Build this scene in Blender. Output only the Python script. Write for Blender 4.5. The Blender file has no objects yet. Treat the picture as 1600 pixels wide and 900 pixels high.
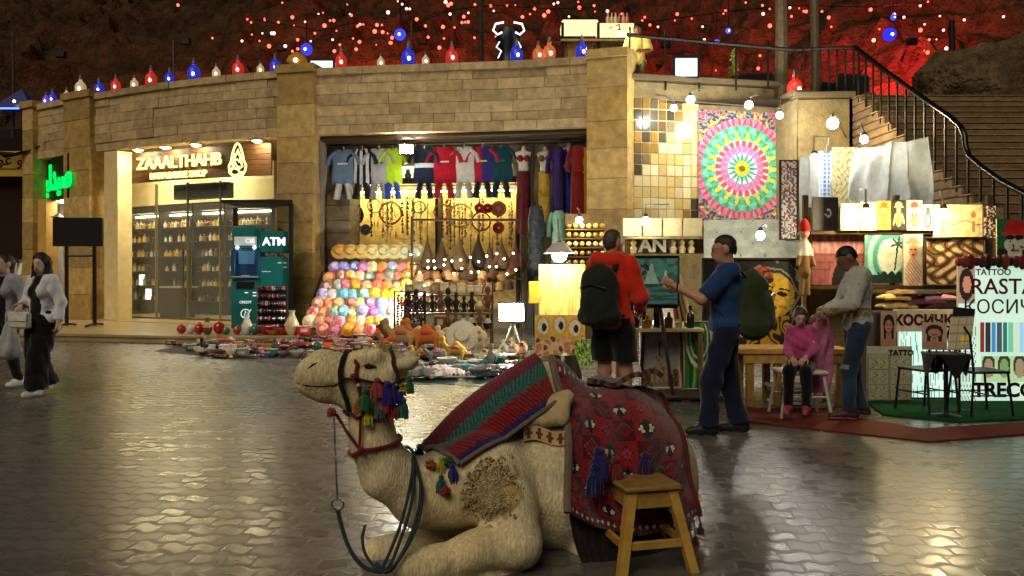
import bpy, bmesh, math, random
import numpy as np
from mathutils import Vector, Matrix, noise as mnoise

random.seed(7)
SC = bpy.context.scene
COL = SC.collection

# ------------------------------------------------------------------ camera, sky, sun, exposure
F, CH, HOR = 1300.0, 1.45, 425.0          # focal length in photo pixels, eye height, horizon row
cam = bpy.data.cameras.new('camera')
cam.sensor_width = 36.0
cam.lens = F / 1600.0 * 36.0
cam.shift_y = -25.0 / 1600.0
cam.clip_start, cam.clip_end = 0.05, 400.0
cam_ob = bpy.data.objects.new('camera', cam)
cam_ob.location = (0, 0, CH)
cam_ob.rotation_euler = (math.pi / 2, 0, 0)
COL.objects.link(cam_ob)
SC.camera = cam_ob

SUN_EL, SUN_AZ = math.radians(44), math.radians(205)     # soft high light over the plaza from behind left
world = bpy.data.worlds.new('World')
SC.world = world
world.use_nodes = True
wn = world.node_tree.nodes
sky = wn.new('ShaderNodeTexSky')
sky.sky_type = 'NISHITA'
sky.sun_disc = False
sky.sun_elevation, sky.sun_rotation = SUN_EL, SUN_AZ
world.node_tree.links.new(sky.outputs['Color'], wn['Background'].inputs['Color'])
wn['Background'].inputs['Strength'].default_value = 0.0024
sun = bpy.data.lights.new('sun', 'SUN')
sun.energy = 1.08
sun.angle = math.radians(40)
sun.color = (1.0, 0.86, 0.64)
sun_ob = bpy.data.objects.new('sun', sun)
sd = Vector((math.sin(SUN_AZ) * math.cos(SUN_EL), math.cos(SUN_AZ) * math.cos(SUN_EL), math.sin(SUN_EL)))
sun_ob.rotation_euler = sd.to_track_quat('Z', 'Y').to_euler()
sun_ob.location = (0, 0, 30)
COL.objects.link(sun_ob)
vs = SC.view_settings
vs.view_transform, vs.look, vs.gamma, vs.exposure, vs.use_curve_mapping = 'Standard', 'None', 1.0, 0.4, False
SC.cycles.use_denoising = True
SC.cycles.sample_clamp_indirect = 4.0
SC.cycles.max_bounces = 6
SC.cycles.caustics_reflective = False
SC.cycles.caustics_refractive = False


# ------------------------------------------------------------------ helpers
def P(px, py, d):
	return Vector(((px - 800) / F * d, d, CH + (HOR - py) / F * d))


def G(px, py):
	d = CH * F / (py - HOR)
	return Vector(((px - 800) / F * d, d, 0))


def hx(h):
	h = h.lstrip('#')
	c = [int(h[i:i + 2], 16) / 255 for i in (0, 2, 4)]
	return tuple(x / 12.92 if x <= .04045 else ((x + .055) / 1.055) ** 2.4 for x in c)


def mix(a, b, t):
	return tuple(x + (y - x) * t for x, y in zip(a, b))


def jit(c, a=.15, rnd=random):
	k = 1 + rnd.uniform(-a, a)
	return tuple(min(.95, max(0, x * k)) for x in c)


def nz(x, y, z=0.0):
	return mnoise.noise(Vector((x, y, z)))


_mats = {}


def M(name, rough=.7, metal=0., var=.25, vscale=6., bump=.0, bscale=30., spec=.4, trans=0., coat=0., sheen=0., bdist=.01, stretch=None):
	"""principled material: base colour from the mesh's own colour layer, broken up by noise"""
	if name in _mats:
		return _mats[name]
	m = bpy.data.materials.new(name)
	m.use_nodes = True
	nt = m.node_tree
	b = nt.nodes['Principled BSDF']
	at = nt.nodes.new('ShaderNodeAttribute')
	at.attribute_name = 'Col'
	tc = nt.nodes.new('ShaderNodeTexCoord')
	n = nt.nodes.new('ShaderNodeTexNoise')
	n.inputs['Scale'].default_value = vscale
	n.inputs['Detail'].default_value = 6
	n.inputs['Roughness'].default_value = .65
	nt.links.new(tc.outputs['Object'], n.inputs['Vector'])
	mr = nt.nodes.new('ShaderNodeMapRange')
	mr.inputs['From Min'].default_value, mr.inputs['From Max'].default_value = .3, .7
	mr.inputs['To Min'].default_value, mr.inputs['To Max'].default_value = 1 - var, 1 + var
	nt.links.new(n.outputs['Fac'], mr.inputs['Value'])
	mx = nt.nodes.new('ShaderNodeVectorMath')
	mx.operation = 'SCALE'
	nt.links.new(at.outputs['Color'], mx.inputs[0])
	nt.links.new(mr.outputs['Result'], mx.inputs['Scale'])
	nt.links.new(mx.outputs[0], b.inputs['Base Color'])
	b.inputs['Roughness'].default_value = rough
	b.inputs['Metallic'].default_value = metal
	b.inputs['Specular IOR Level'].default_value = spec
	b.inputs['Transmission Weight'].default_value = trans
	b.inputs['Coat Weight'].default_value = coat
	b.inputs['Sheen Weight'].default_value = sheen
	if bump:
		n2 = nt.nodes.new('ShaderNodeTexNoise')
		n2.inputs['Scale'].default_value = bscale
		n2.inputs['Detail'].default_value = 5
		src = tc.outputs['Object']
		if stretch:
			mp = nt.nodes.new('ShaderNodeMapping')
			mp.inputs['Scale'].default_value = stretch
			nt.links.new(src, mp.inputs['Vector'])
			src = mp.outputs[0]
			n3 = nt.nodes.new('ShaderNodeTexNoise')
			n3.inputs['Scale'].default_value, n3.inputs['Detail'].default_value = bscale * .6, 4
			nt.links.new(src, n3.inputs['Vector'])
			m3 = nt.nodes.new('ShaderNodeMapRange')
			m3.inputs['From Min'].default_value, m3.inputs['From Max'].default_value = .3, .7
			m3.inputs['To Min'].default_value, m3.inputs['To Max'].default_value = .72, 1.22
			nt.links.new(n3.outputs['Fac'], m3.inputs['Value'])
			ml = nt.nodes.new('ShaderNodeMath')
			ml.operation = 'MULTIPLY'
			nt.links.new(mr.outputs['Result'], ml.inputs[0])
			nt.links.new(m3.outputs['Result'], ml.inputs[1])
			nt.links.new(ml.outputs[0], mx.inputs['Scale'])
		nt.links.new(src, n2.inputs['Vector'])
		bp = nt.nodes.new('ShaderNodeBump')
		bp.inputs['Strength'].default_value = bump
		bp.inputs['Distance'].default_value = bdist
		nt.links.new(n2.outputs['Fac'], bp.inputs['Height'])
		nt.links.new(bp.outputs['Normal'], b.inputs['Normal'])
	_mats[name] = m
	return m


def E(name, color, strength, sample=True):
	"""something that gives off light"""
	if name in _mats:
		return _mats[name]
	m = bpy.data.materials.new(name)
	m.use_nodes = True
	nt = m.node_tree
	nt.nodes.remove(nt.nodes['Principled BSDF'])
	e = nt.nodes.new('ShaderNodeEmission')
	if color is None:
		at = nt.nodes.new('ShaderNodeAttribute')
		at.attribute_name = 'Col'
		nt.links.new(at.outputs['Color'], e.inputs['Color'])
	else:
		e.inputs['Color'].default_value = (*color, 1)
	e.inputs['Strength'].default_value = strength
	nt.links.new(e.outputs[0], nt.nodes['Material Output'].inputs['Surface'])
	if not sample:
		m.cycles.emission_sampling = 'NONE'
	_mats[name] = m
	return m


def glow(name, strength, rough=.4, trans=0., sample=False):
	"""lit from behind or within, or given added glow: its own colour layer reflects and emits"""
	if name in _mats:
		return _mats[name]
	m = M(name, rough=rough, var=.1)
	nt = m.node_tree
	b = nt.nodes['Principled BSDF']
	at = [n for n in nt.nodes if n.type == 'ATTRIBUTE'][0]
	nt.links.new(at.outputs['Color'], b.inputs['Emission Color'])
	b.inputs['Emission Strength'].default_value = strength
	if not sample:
		m.cycles.emission_sampling = 'NONE'
	return m


CLOTH = M('woven_cloth', .9, var=.18, vscale=9, bump=.35, bscale=60, spec=.15, sheen=.2)
KNIT = M('knit_wool', .95, var=.3, vscale=40, bump=.8, bscale=150, spec=.1, sheen=.3)
WOOD = M('worn_wood', .6, var=.35, vscale=12, bump=.3, bscale=40, spec=.3)
STONE = M('sandstone', .85, var=.3, vscale=5, bump=.8, bscale=18, spec=.2, bdist=.03)
PLASTER = M('plaster', .8, var=.15, vscale=3, bump=.3, bscale=25, spec=.25)
ROCK = M('rock', .95, var=.6, vscale=1.6, bump=1., bscale=7, spec=.05, bdist=.25)
METAL = M('painted_metal', .45, metal=.2, var=.15, spec=.5)
STEEL = M('bare_steel', .25, metal=1., var=.1)
CERAM = M('glazed_ceramic', .18, var=.15, vscale=25, spec=.6, coat=.3)
PLAST = M('plastic', .4, var=.1, spec=.45)
PAPER = M('printed_sheet', .6, var=.12, vscale=14, spec=.3)
PAINT = M('painted_canvas', .55, var=.25, vscale=20, bump=.3, bscale=90, spec=.35)
LEATH = M('leather', .5, var=.3, vscale=20, bump=.4, bscale=80, spec=.4)
SKIN = M('skin', .5, var=.08, vscale=20, spec=.35)
HAIR = M('hair', .45, var=.4, vscale=60, bump=.6, bscale=120, spec=.4)
FUR = M('camel_hair', .95, var=.25, vscale=5, bump=.9, bscale=130, spec=.05, sheen=.15, bdist=.008, stretch=(1, 1, .28))
WICK = M('woven_straw', .8, var=.4, vscale=50, bump=.8, bscale=90, spec=.2)
GLOSSB = M('coloured_glass', .12, var=.1, spec=.6)
SEQUIN = M('sequins', .3, metal=.5, var=.7, vscale=60, bump=1., bscale=120)


def clear_glass(name, tint=(.9, .95, .95), alpha=.12):
	if name in _mats:
		return _mats[name]
	m = bpy.data.materials.new(name)
	m.use_nodes = True
	nt = m.node_tree
	b = nt.nodes['Principled BSDF']
	b.inputs['Base Color'].default_value = (*tint, 1)
	b.inputs['Roughness'].default_value = .04
	tr = nt.nodes.new('ShaderNodeBsdfTransparent')
	tr.inputs['Color'].default_value = (*tint, 1)
	ms = nt.nodes.new('ShaderNodeMixShader')
	ms.inputs[0].default_value = alpha
	nt.links.new(tr.outputs[0], ms.inputs[1])
	nt.links.new(b.outputs[0], ms.inputs[2])
	nt.links.new(ms.outputs[0], nt.nodes['Material Output'].inputs['Surface'])
	_mats[name] = m
	return m


def vnoise(X, f, seed=0):
	"""smooth value noise on an array of points, about -1..1"""
	Y = X * f + seed * 17.3
	i = np.floor(Y).astype(np.int64)
	t = Y - i
	t = t * t * (3 - 2 * t)
	out = 0
	for dx in (0, 1):
		for dy in (0, 1):
			for dz in (0, 1):
				h = (i[..., 0] + dx) * 374761393 + (i[..., 1] + dy) * 668265263 + (i[..., 2] + dz) * 2147483647
				h = (h ^ (h >> 13)) * 1274126177
				h = ((h ^ (h >> 16)) & 0xffff) / 32767.5 - 1
				w = np.where(dx, t[..., 0], 1 - t[..., 0]) * np.where(dy, t[..., 1], 1 - t[..., 1]) * np.where(dz, t[..., 2], 1 - t[..., 2])
				out = out + w * h
	return out


class MB:
	"""collects shapes and links them as ONE mesh object"""

	def __init__(s, col=(.5, .5, .5)):
		s.v, s.f, s.c, s.mi, s.mats = [], [], [], [], []
		s.col, s.X, s.mat = col, None, 0

	def use(s, col=None, mat=None):
		if col is not None:
			s.col = hx(col) if isinstance(col, str) else col
		if mat is not None:
			if mat not in s.mats:
				s.mats.append(mat)
			s.mat = s.mats.index(mat)
		return s

	def add(s, vs, fs, cols=None):
		n = len(s.v)
		if s.X is not None:
			vs = [s.X @ Vector(p) for p in vs]
		s.v += [tuple(p) for p in vs]
		for i, f in enumerate(fs):
			s.f.append(tuple(n + k for k in f))
			s.c.append(cols[i] if cols else s.col)
			s.mi.append(s.mat)
		return s

	def box(s, c, size, bev=.0, rot=None):
		hx_, hy, hz = (q / 2 for q in size)
		if bev <= 0:
			vs = [(x, y, z) for x in (-hx_, hx_) for y in (-hy, hy) for z in (-hz, hz)]
			fs = [(0, 1, 3, 2), (4, 6, 7, 5), (0, 4, 5, 1), (2, 3, 7, 6), (0, 2, 6, 4), (1, 5, 7, 3)]
		else:
			b = min(bev, hx_ * .95, hy * .95, hz * .95)
			vs, idx = [], {}
			for sx in (-1, 1):
				for sy in (-1, 1):
					for sz in (-1, 1):
						for a in range(3):
							p = [sx * (hx_ - b), sy * (hy - b), sz * (hz - b)]
							p[a] = (sx * hx_, sy * hy, sz * hz)[a]
							idx[(sx, sy, sz, a)] = len(vs)
							vs.append(p)
			fs = []
			for a in range(3):
				for sg in (-1, 1):
					o = [q for q in range(3) if q != a]
					loop = []
					for u, w in ((-1, -1), (1, -1), (1, 1), (-1, 1)):
						k = [0, 0, 0]
						k[a], k[o[0]], k[o[1]] = sg, u, w
						loop.append(idx[(*k, a)])
					fs.append(tuple(loop))
			for a in range(3):
				o = [q for q in range(3) if q != a]
				for u in (-1, 1):
					for w in (-1, 1):
						k0, k1 = [0, 0, 0], [0, 0, 0]
						k0[a], k1[a] = -1, 1
						k0[o[0]] = k1[o[0]] = u
						k0[o[1]] = k1[o[1]] = w
						fs.append((idx[(*k0, o[0])], idx[(*k1, o[0])], idx[(*k1, o[1])], idx[(*k0, o[1])]))
			for sx in (-1, 1):
				for sy in (-1, 1):
					for sz in (-1, 1):
						fs.append(tuple(idx[(sx, sy, sz, a)] for a in range(3)))
		c = Vector(c)
		if rot is not None:
			R_ = rot if isinstance(rot, Matrix) else Matrix.Rotation(rot, 3, 'Z')
			vs = [R_ @ Vector(p) + c for p in vs]
		else:
			vs = [Vector(p) + c for p in vs]
		return s.add(vs, fs)

	def tube(s, pts, r, n=8, cap=True, flat=None):
		pts = [Vector(p) for p in pts]
		rs = [r] * len(pts) if not hasattr(r, '__len__') else list(r)
		vs, fs = [], []
		up = Vector((0, 0, 1))
		prev = None
		for i, p in enumerate(pts):
			t = (pts[min(i + 1, len(pts) - 1)] - pts[max(i - 1, 0)])
			t = t.normalized() if t.length > 1e-9 else Vector((0, 0, 1))
			if prev is None:
				a = up if abs(t.dot(up)) < .95 else Vector((1, 0, 0))
				x = t.cross(a).normalized()
			else:
				x = (prev - t * prev.dot(t))
				x = x.normalized() if x.length > 1e-6 else t.orthogonal().normalized()
			prev = x
			y = t.cross(x)
			for k in range(n):
				an = 2 * math.pi * k / n
				vs.append(p + x * (math.cos(an) * rs[i]) + y * (math.sin(an) * rs[i] * (flat or 1)))
		for i in range(len(pts) - 1):
			for k in range(n):
				k2 = (k + 1) % n
				fs.append((i * n + k, i * n + k2, (i + 1) * n + k2, (i + 1) * n + k))
		if cap:
			fs.append(tuple(range(n - 1, -1, -1)))
			fs.append(tuple(range((len(pts) - 1) * n, len(pts) * n)))
		return s.add(vs, fs)

	def lathe(s, prof, c=(0, 0, 0), n=14, R_=None, cols=None):
		"""profile of (radius, height) turned about z"""
		c = Vector(c)
		vs, fs, cc = [], [], []
		for r, z in prof:
			for k in range(n):
				a = 2 * math.pi * k / n
				p = Vector((r * math.cos(a), r * math.sin(a), z))
				vs.append((R_ @ p if R_ is not None else p) + c)
		for i in range(len(prof) - 1):
			for k in range(n):
				k2 = (k + 1) % n
				fs.append((i * n + k, i * n + k2, (i + 1) * n + k2, (i + 1) * n + k))
				cc.append(cols[i] if cols else s.col)
		if prof[0][0] > 1e-6:
			fs.append(tuple(range(n - 1, -1, -1)))
			cc.append(cols[0] if cols else s.col)
		if prof[-1][0] > 1e-6:
			fs.append(tuple(range((len(prof) - 1) * n, len(prof) * n)))
			cc.append(cols[-1] if cols else s.col)
		return s.add(vs, fs, cc)

	def ball(s, c, r, n=12, m=8, R_=None):
		rr = r if hasattr(r, '__len__') else (r, r, r)
		c = Vector(c)
		vs, fs = [], []
		for i in range(m + 1):
			th = math.pi * i / m
			for k in range(n):
				a = 2 * math.pi * k / n
				p = Vector((rr[0] * math.sin(th) * math.cos(a), rr[1] * math.sin(th) * math.sin(a), rr[2] * math.cos(th)))
				vs.append((R_ @ p if R_ is not None else p) + c)
		for i in range(m):
			for k in range(n):
				k2 = (k + 1) % n
				fs.append((i * n + k, (i + 1) * n + k, (i + 1) * n + k2, i * n + k2))
		return s.add(vs, fs)

	def prism(s, poly, c, ax, ay, az, t):
		"""flat outline (2-D) in the plane ax, ay at c, thickness t along az"""
		c, ax, ay, az = Vector(c), Vector(ax), Vector(ay), Vector(az)
		n = len(poly)
		vs = [c + ax * x + ay * y for x, y in poly] + [c + ax * x + ay * y + az * t for x, y in poly]
		fs = [tuple(range(n - 1, -1, -1)), tuple(range(n, 2 * n))]
		fs += [(i, (i + 1) % n, n + (i + 1) % n, n + i) for i in range(n)]
		return s.add(vs, fs)

	def grid(s, fn, nu, nv, colfn=None, thick=0.):
		"""fn(u,v)->point; colour per cell; optional thickness along the normal"""
		pts = [[Vector(fn(i / nu, j / nv)) for i in range(nu + 1)] for j in range(nv + 1)]
		w = nu + 1
		vs = [p for row in pts for p in row]
		fs, cc = [], []
		for j in range(nv):
			for i in range(nu):
				fs.append((j * w + i, j * w + i + 1, (j + 1) * w + i + 1, (j + 1) * w + i))
				cc.append(colfn((i + .5) / nu, (j + .5) / nv) if colfn else s.col)
		if thick:
			N = len(vs)
			nor = [Vector((0, 0, 0)) for _ in vs]
			for f in fs:
				q = (vs[f[1]] - vs[f[0]]).cross(vs[f[3]] - vs[f[0]])
				if q.length > 1e-12:
					for k in f:
						nor[k] += q.normalized()
			vs = vs + [p - (nn.normalized() if nn.length > 1e-9 else Vector((0, 0, 1))) * thick for p, nn in zip(vs, nor)]
			fs2 = [tuple(N + k for k in reversed(f)) for f in fs]
			cb = list(cc)
			rim = [(i) for i in range(nu)]
			edges = [(i, i + 1) for i in range(nu)] + [(j * w + nu, (j + 1) * w + nu) for j in range(nv)] \
				+ [(nv * w + i + 1, nv * w + i) for i in reversed(range(nu))] + [((j + 1) * w, j * w) for j in reversed(range(nv))]
			ecol = [cc[i] for i in range(nu)] + [cc[j * nu + nu - 1] for j in range(nv)] \
				+ [cc[(nv - 1) * nu + i] for i in reversed(range(nu))] + [cc[j * nu] for j in reversed(range(nv))]
			fs = fs + fs2 + [(b_, a_, N + a_, N + b_) for a_, b_ in edges]
			cc = cc + cb + ecol
		return s.add(vs, fs, cc)

	def text(s, txt, c, ax, az, size, depth=.01, bold=0., align='CENTER'):
		"""raised lettering: ax reading direction, az towards the reader"""
		cu = bpy.data.curves.new('t', 'FONT')
		cu.body, cu.size, cu.extrude, cu.offset = txt, size, depth / 2, bold
		cu.align_x, cu.align_y = align, 'CENTER'
		cu.resolution_u = 3
		ob = bpy.data.objects.new('t', cu)
		COL.objects.link(ob)
		dg = bpy.context.evaluated_depsgraph_get()
		me = ob.evaluated_get(dg).to_mesh()
		ax, az = Vector(ax).normalized(), Vector(az).normalized()
		ay = az.cross(ax)
		c = Vector(c)
		s.add([c + ax * v.co.x + ay * v.co.y + az * v.co.z for v in me.vertices], [tuple(p.vertices) for p in me.polygons])
		ob.to_mesh_clear()
		bpy.data.objects.remove(ob)
		bpy.data.curves.remove(cu)
		return s

	def mesh(s, name, mat=None, smooth=40, org=None):
		me = bpy.data.meshes.new(name)
		vs = s.v
		if org is not None:
			vs = [(p[0] - org[0], p[1] - org[1], p[2] - org[2]) for p in vs]
		me.from_pydata(vs, [], s.f)
		for m in (s.mats or [mat]):
			me.materials.append(m)
		me.polygons.foreach_set('material_index', s.mi)
		if len(s.f) < 9000:
			bm = bmesh.new()
			bm.from_mesh(me)
			bmesh.ops.recalc_face_normals(bm, faces=bm.faces)
			bm.to_mesh(me)
			bm.free()
		la = me.color_attributes.new('Col', 'FLOAT_COLOR', 'CORNER')
		tot = np.fromiter((len(f) for f in s.f), int, len(s.f))
		cc = np.ones((len(s.f), 4), np.float32)
		cc[:, :3] = np.array(s.c, np.float32).reshape(-1, 3)
		la.data.foreach_set('color', np.repeat(cc, tot, axis=0).ravel())
		if smooth:
			me.polygons.foreach_set('use_smooth', [True] * len(s.f))
			me.set_sharp_from_angle(angle=math.radians(smooth))
		me.update()
		return me

	def build(s, name, mat=None, parent=None, smooth=40, org=None):
		me = s.mesh(name, mat, smooth, org)
		o = bpy.data.objects.new(name, me)
		if org is not None:
			o.location = org
		COL.objects.link(o)
		if parent is not None:
			o.parent = parent
			if org is None and parent.location.length > 0:
				o.matrix_parent_inverse = Matrix.LocRotScale(parent.location, parent.rotation_euler, parent.scale).inverted()
		return o


def tag(o, label, cat, group=None, kind=None):
	if label:
		o['label'] = label
	if cat:
		o['category'] = cat
	if group:
		o['group'] = group
	if kind:
		o['kind'] = kind
	return o


def struct(o):
	o['kind'] = 'structure'
	return o


def thing(name, label, cat, loc=(0, 0, 0), rz=0., group=None):
	o = bpy.data.objects.new(name, None)
	o.empty_display_size = .1
	o.location = loc
	o.rotation_euler = (0, 0, rz)
	COL.objects.link(o)
	return tag(o, label, cat, group)


def part(mb, name, mat, root, **k):
	"""mesh in the thing's own (local) coordinates"""
	me = mb.mesh(name, mat, k.get('smooth', 40))
	o = bpy.data.objects.new(name, me)
	COL.objects.link(o)
	o.parent = root
	if k.get('label'):
		o['label'] = k['label']
	if k.get('kind'):
		o['kind'] = k['kind']
	return o


def dup(root, loc, rz, label, group=None):
	r = root.copy()
	COL.objects.link(r)
	r.location, r.rotation_euler = loc, (0, 0, rz)
	r['label'] = label
	if group:
		r['group'] = group
	for ch in list(root.children):
		c = ch.copy()
		COL.objects.link(c)
		c.parent = r
		for g in list(ch.children):
			d = g.copy()
			COL.objects.link(d)
			d.parent = c
	return r


ORD = ['first', 'second', 'third', 'fourth', 'fifth', 'sixth', 'seventh', 'eighth', 'ninth', 'tenth', 'eleventh', 'twelfth',
	'thirteenth', 'fourteenth', 'fifteenth', 'sixteenth', 'seventeenth', 'eighteenth', 'nineteenth', 'twentieth']


# ------------------------------------------------------------------ organic bodies: smooth union of tapered limbs, meshed
def rc(a, b, ra, rb, flat=0):
	return ('c', np.array(a, float), np.array(b, float), float(ra), float(rb), flat)


def el(c, r, R_=None):
	return ('e', np.array(c, float), np.array(r, float), None if R_ is None else np.array(R_, float))


def prim_d(p, X):
	if p[0] == 'c':
		a, b = p[1], p[2]
		ab = b - a
		L = max(ab @ ab, 1e-9)
		q = X - a
		t0 = (q @ ab) / L
		t = np.clip(t0, 0, 1)
		d = np.linalg.norm(q - t[..., None] * ab, axis=-1) - (p[3] + (p[4] - p[3]) * t)
		if p[5]:
			Ls = math.sqrt(L)
			if p[5] & 1:
				d = np.maximum(d, (t0 - 1) * Ls)
			if p[5] & 2:
				d = np.maximum(d, -t0 * Ls)
		return d
	q = X - p[1]
	if p[3] is not None:
		q = q @ p[3]
	r = p[2]
	k0 = np.linalg.norm(q / r, axis=-1)
	k1 = np.linalg.norm(q / (r * r), axis=-1)
	return k0 * (k0 - 1) / np.maximum(k1, 1e-9)


def smin(a, b, k):
	h = np.maximum(k - np.abs(a - b), 0) / k
	return np.minimum(a, b) - h * h * k * .25


def sdf_at(prims, X, k):
	D = None
	for p in prims:
		d = prim_d(p, X)
		D = d if D is None else smin(D, d, k)
	return D


def sdf_mesh(prims, res, k, cut=None, warp=None):
	lo, hi = np.full(3, 1e9), np.full(3, -1e9)
	bb = []
	for p in prims:
		if p[0] == 'c':
			r = max(p[3], p[4])
			l, h = np.minimum(p[1], p[2]) - r, np.maximum(p[1], p[2]) + r
		else:
			r = p[2].max() if p[3] is not None else p[2]
			l, h = p[1] - r, p[1] + r
		bb.append((l, h))
		lo, hi = np.minimum(lo, l), np.maximum(hi, h)
	pad = k + 3 * res
	lo, hi = lo - pad, hi + pad
	n = np.ceil((hi - lo) / res).astype(int) + 1
	ax = [lo[i] + np.arange(n[i]) * res for i in range(3)]
	D = np.full(n, 10.)
	for p, (l, h) in zip(prims, bb):
		i0 = np.maximum(((l - pad - lo) / res).astype(int), 0)
		i1 = np.minimum(((h + pad - lo) / res).astype(int) + 2, n)
		sl = tuple(slice(a, b) for a, b in zip(i0, i1))
		X = np.stack(np.meshgrid(ax[0][sl[0]], ax[1][sl[1]], ax[2][sl[2]], indexing='ij'), -1)
		D[sl] = smin(D[sl], prim_d(p, X), k)
	if cut is not None or warp is not None:
		X = np.stack(np.meshgrid(*ax, indexing='ij'), -1)
		if warp is not None:
			D = D + warp(X)
		if cut is not None:
			D = np.maximum(D, cut(X))
	acc = np.zeros((*(n - 1), 3))
	cnt = np.zeros(n - 1)
	for a in range(3):
		o = [q for q in range(3) if q != a]
		for u in (0, 1):
			for w in (0, 1):
				s0 = [None] * 3
				s1 = [None] * 3
				s0[a], s1[a] = slice(0, n[a] - 1), slice(1, n[a])
				for q, e in ((o[0], u), (o[1], w)):
					s0[q] = s1[q] = slice(e, n[q] - 1 + e)
				A, B = D[tuple(s0)], D[tuple(s1)]
				m = (A < 0) != (B < 0)
				t = np.where(m, A / np.where(m, A - B, 1), 0)
				off = np.zeros(3)
				off[o[0]], off[o[1]] = u, w
				acc += m[..., None] * off
				acc[..., a] += t * m
				cnt += m
	ijk = np.argwhere(cnt > 0)
	idm = -np.ones(n - 1, int)
	idm[tuple(ijk.T)] = np.arange(len(ijk))
	V = lo + res * (ijk + acc[tuple(ijk.T)] / cnt[tuple(ijk.T)][:, None])
	fs = []
	for a in range(3):
		o = [(a + 1) % 3, (a + 2) % 3]
		s0, s1 = [None] * 3, [None] * 3
		s0[a], s1[a] = slice(0, n[a] - 1), slice(1, n[a])
		for q in o:
			s0[q] = s1[q] = slice(1, n[q] - 1)
		A, B = D[tuple(s0)] < 0, D[tuple(s1)] < 0
		for sg, m in ((0, A & ~B), (1, ~A & B)):
			e = np.argwhere(m)
			if not len(e):
				continue
			e[:, o[0]] += 1
			e[:, o[1]] += 1
			q = []
			for u, w in ((-1, -1), (0, -1), (0, 0), (-1, 0)):
				c = e.copy()
				c[:, o[0]] += u
				c[:, o[1]] += w
				q.append(idm[tuple(c.T)])
			q = np.stack(q, 1)
			fs.append(q[:, ::-1] if sg else q)
	fs = np.concatenate(fs)
	return V, fs[(fs >= 0).all(1)]


def wrink(amp, fr=18., seed=0.):
	def w(X):
		x, y, z = X[..., 0] + seed, X[..., 1] + seed * 2, X[..., 2]
		return amp * (np.sin(fr * (z + .4 * x + .3 * np.sin(9 * y + 4 * x))) * .6 + np.sin(fr * 1.7 * (.5 * z - x + .2 * np.sin(7 * z))) * .4
					+ np.sin(fr * .8 * (y + z * .6 + x * .4)) * .3 + 1.5 * np.abs(vnoise(X * np.array([1, 1, .55]), fr * .75, seed)) - .4 + .4 * vnoise(X, fr * 2, seed))
	return w


def organic(mb, prims, res, k, col=None, colfn=None, cut=None, warp=None):
	V, Fc = sdf_mesh(prims, res, k, cut, warp)
	if colfn is not None:
		mid = V[Fc].mean(1)
		cols = [tuple(c) for c in colfn(mid)]
	else:
		cols = None
		if col is not None:
			mb.use(col)
	mb.add([Vector(p) for p in V.tolist()], [tuple(f) for f in Fc.tolist()], cols)
	return mb

# ================================================================== the setting
def nodes_of(name, rough=.5):
	m = bpy.data.materials.new(name)
	m.use_nodes = True
	nt = m.node_tree
	b = nt.nodes['Principled BSDF']
	b.inputs['Roughness'].default_value = rough

	def mt(op, *a):
		n = nt.nodes.new('ShaderNodeMath')
		n.operation = op
		for i, q in enumerate(a):
			if hasattr(q, 'node'):
				nt.links.new(q, n.inputs[i])
			else:
				n.inputs[i].default_value = q
		return n.outputs[0]
	return m, nt, b, mt


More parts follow.
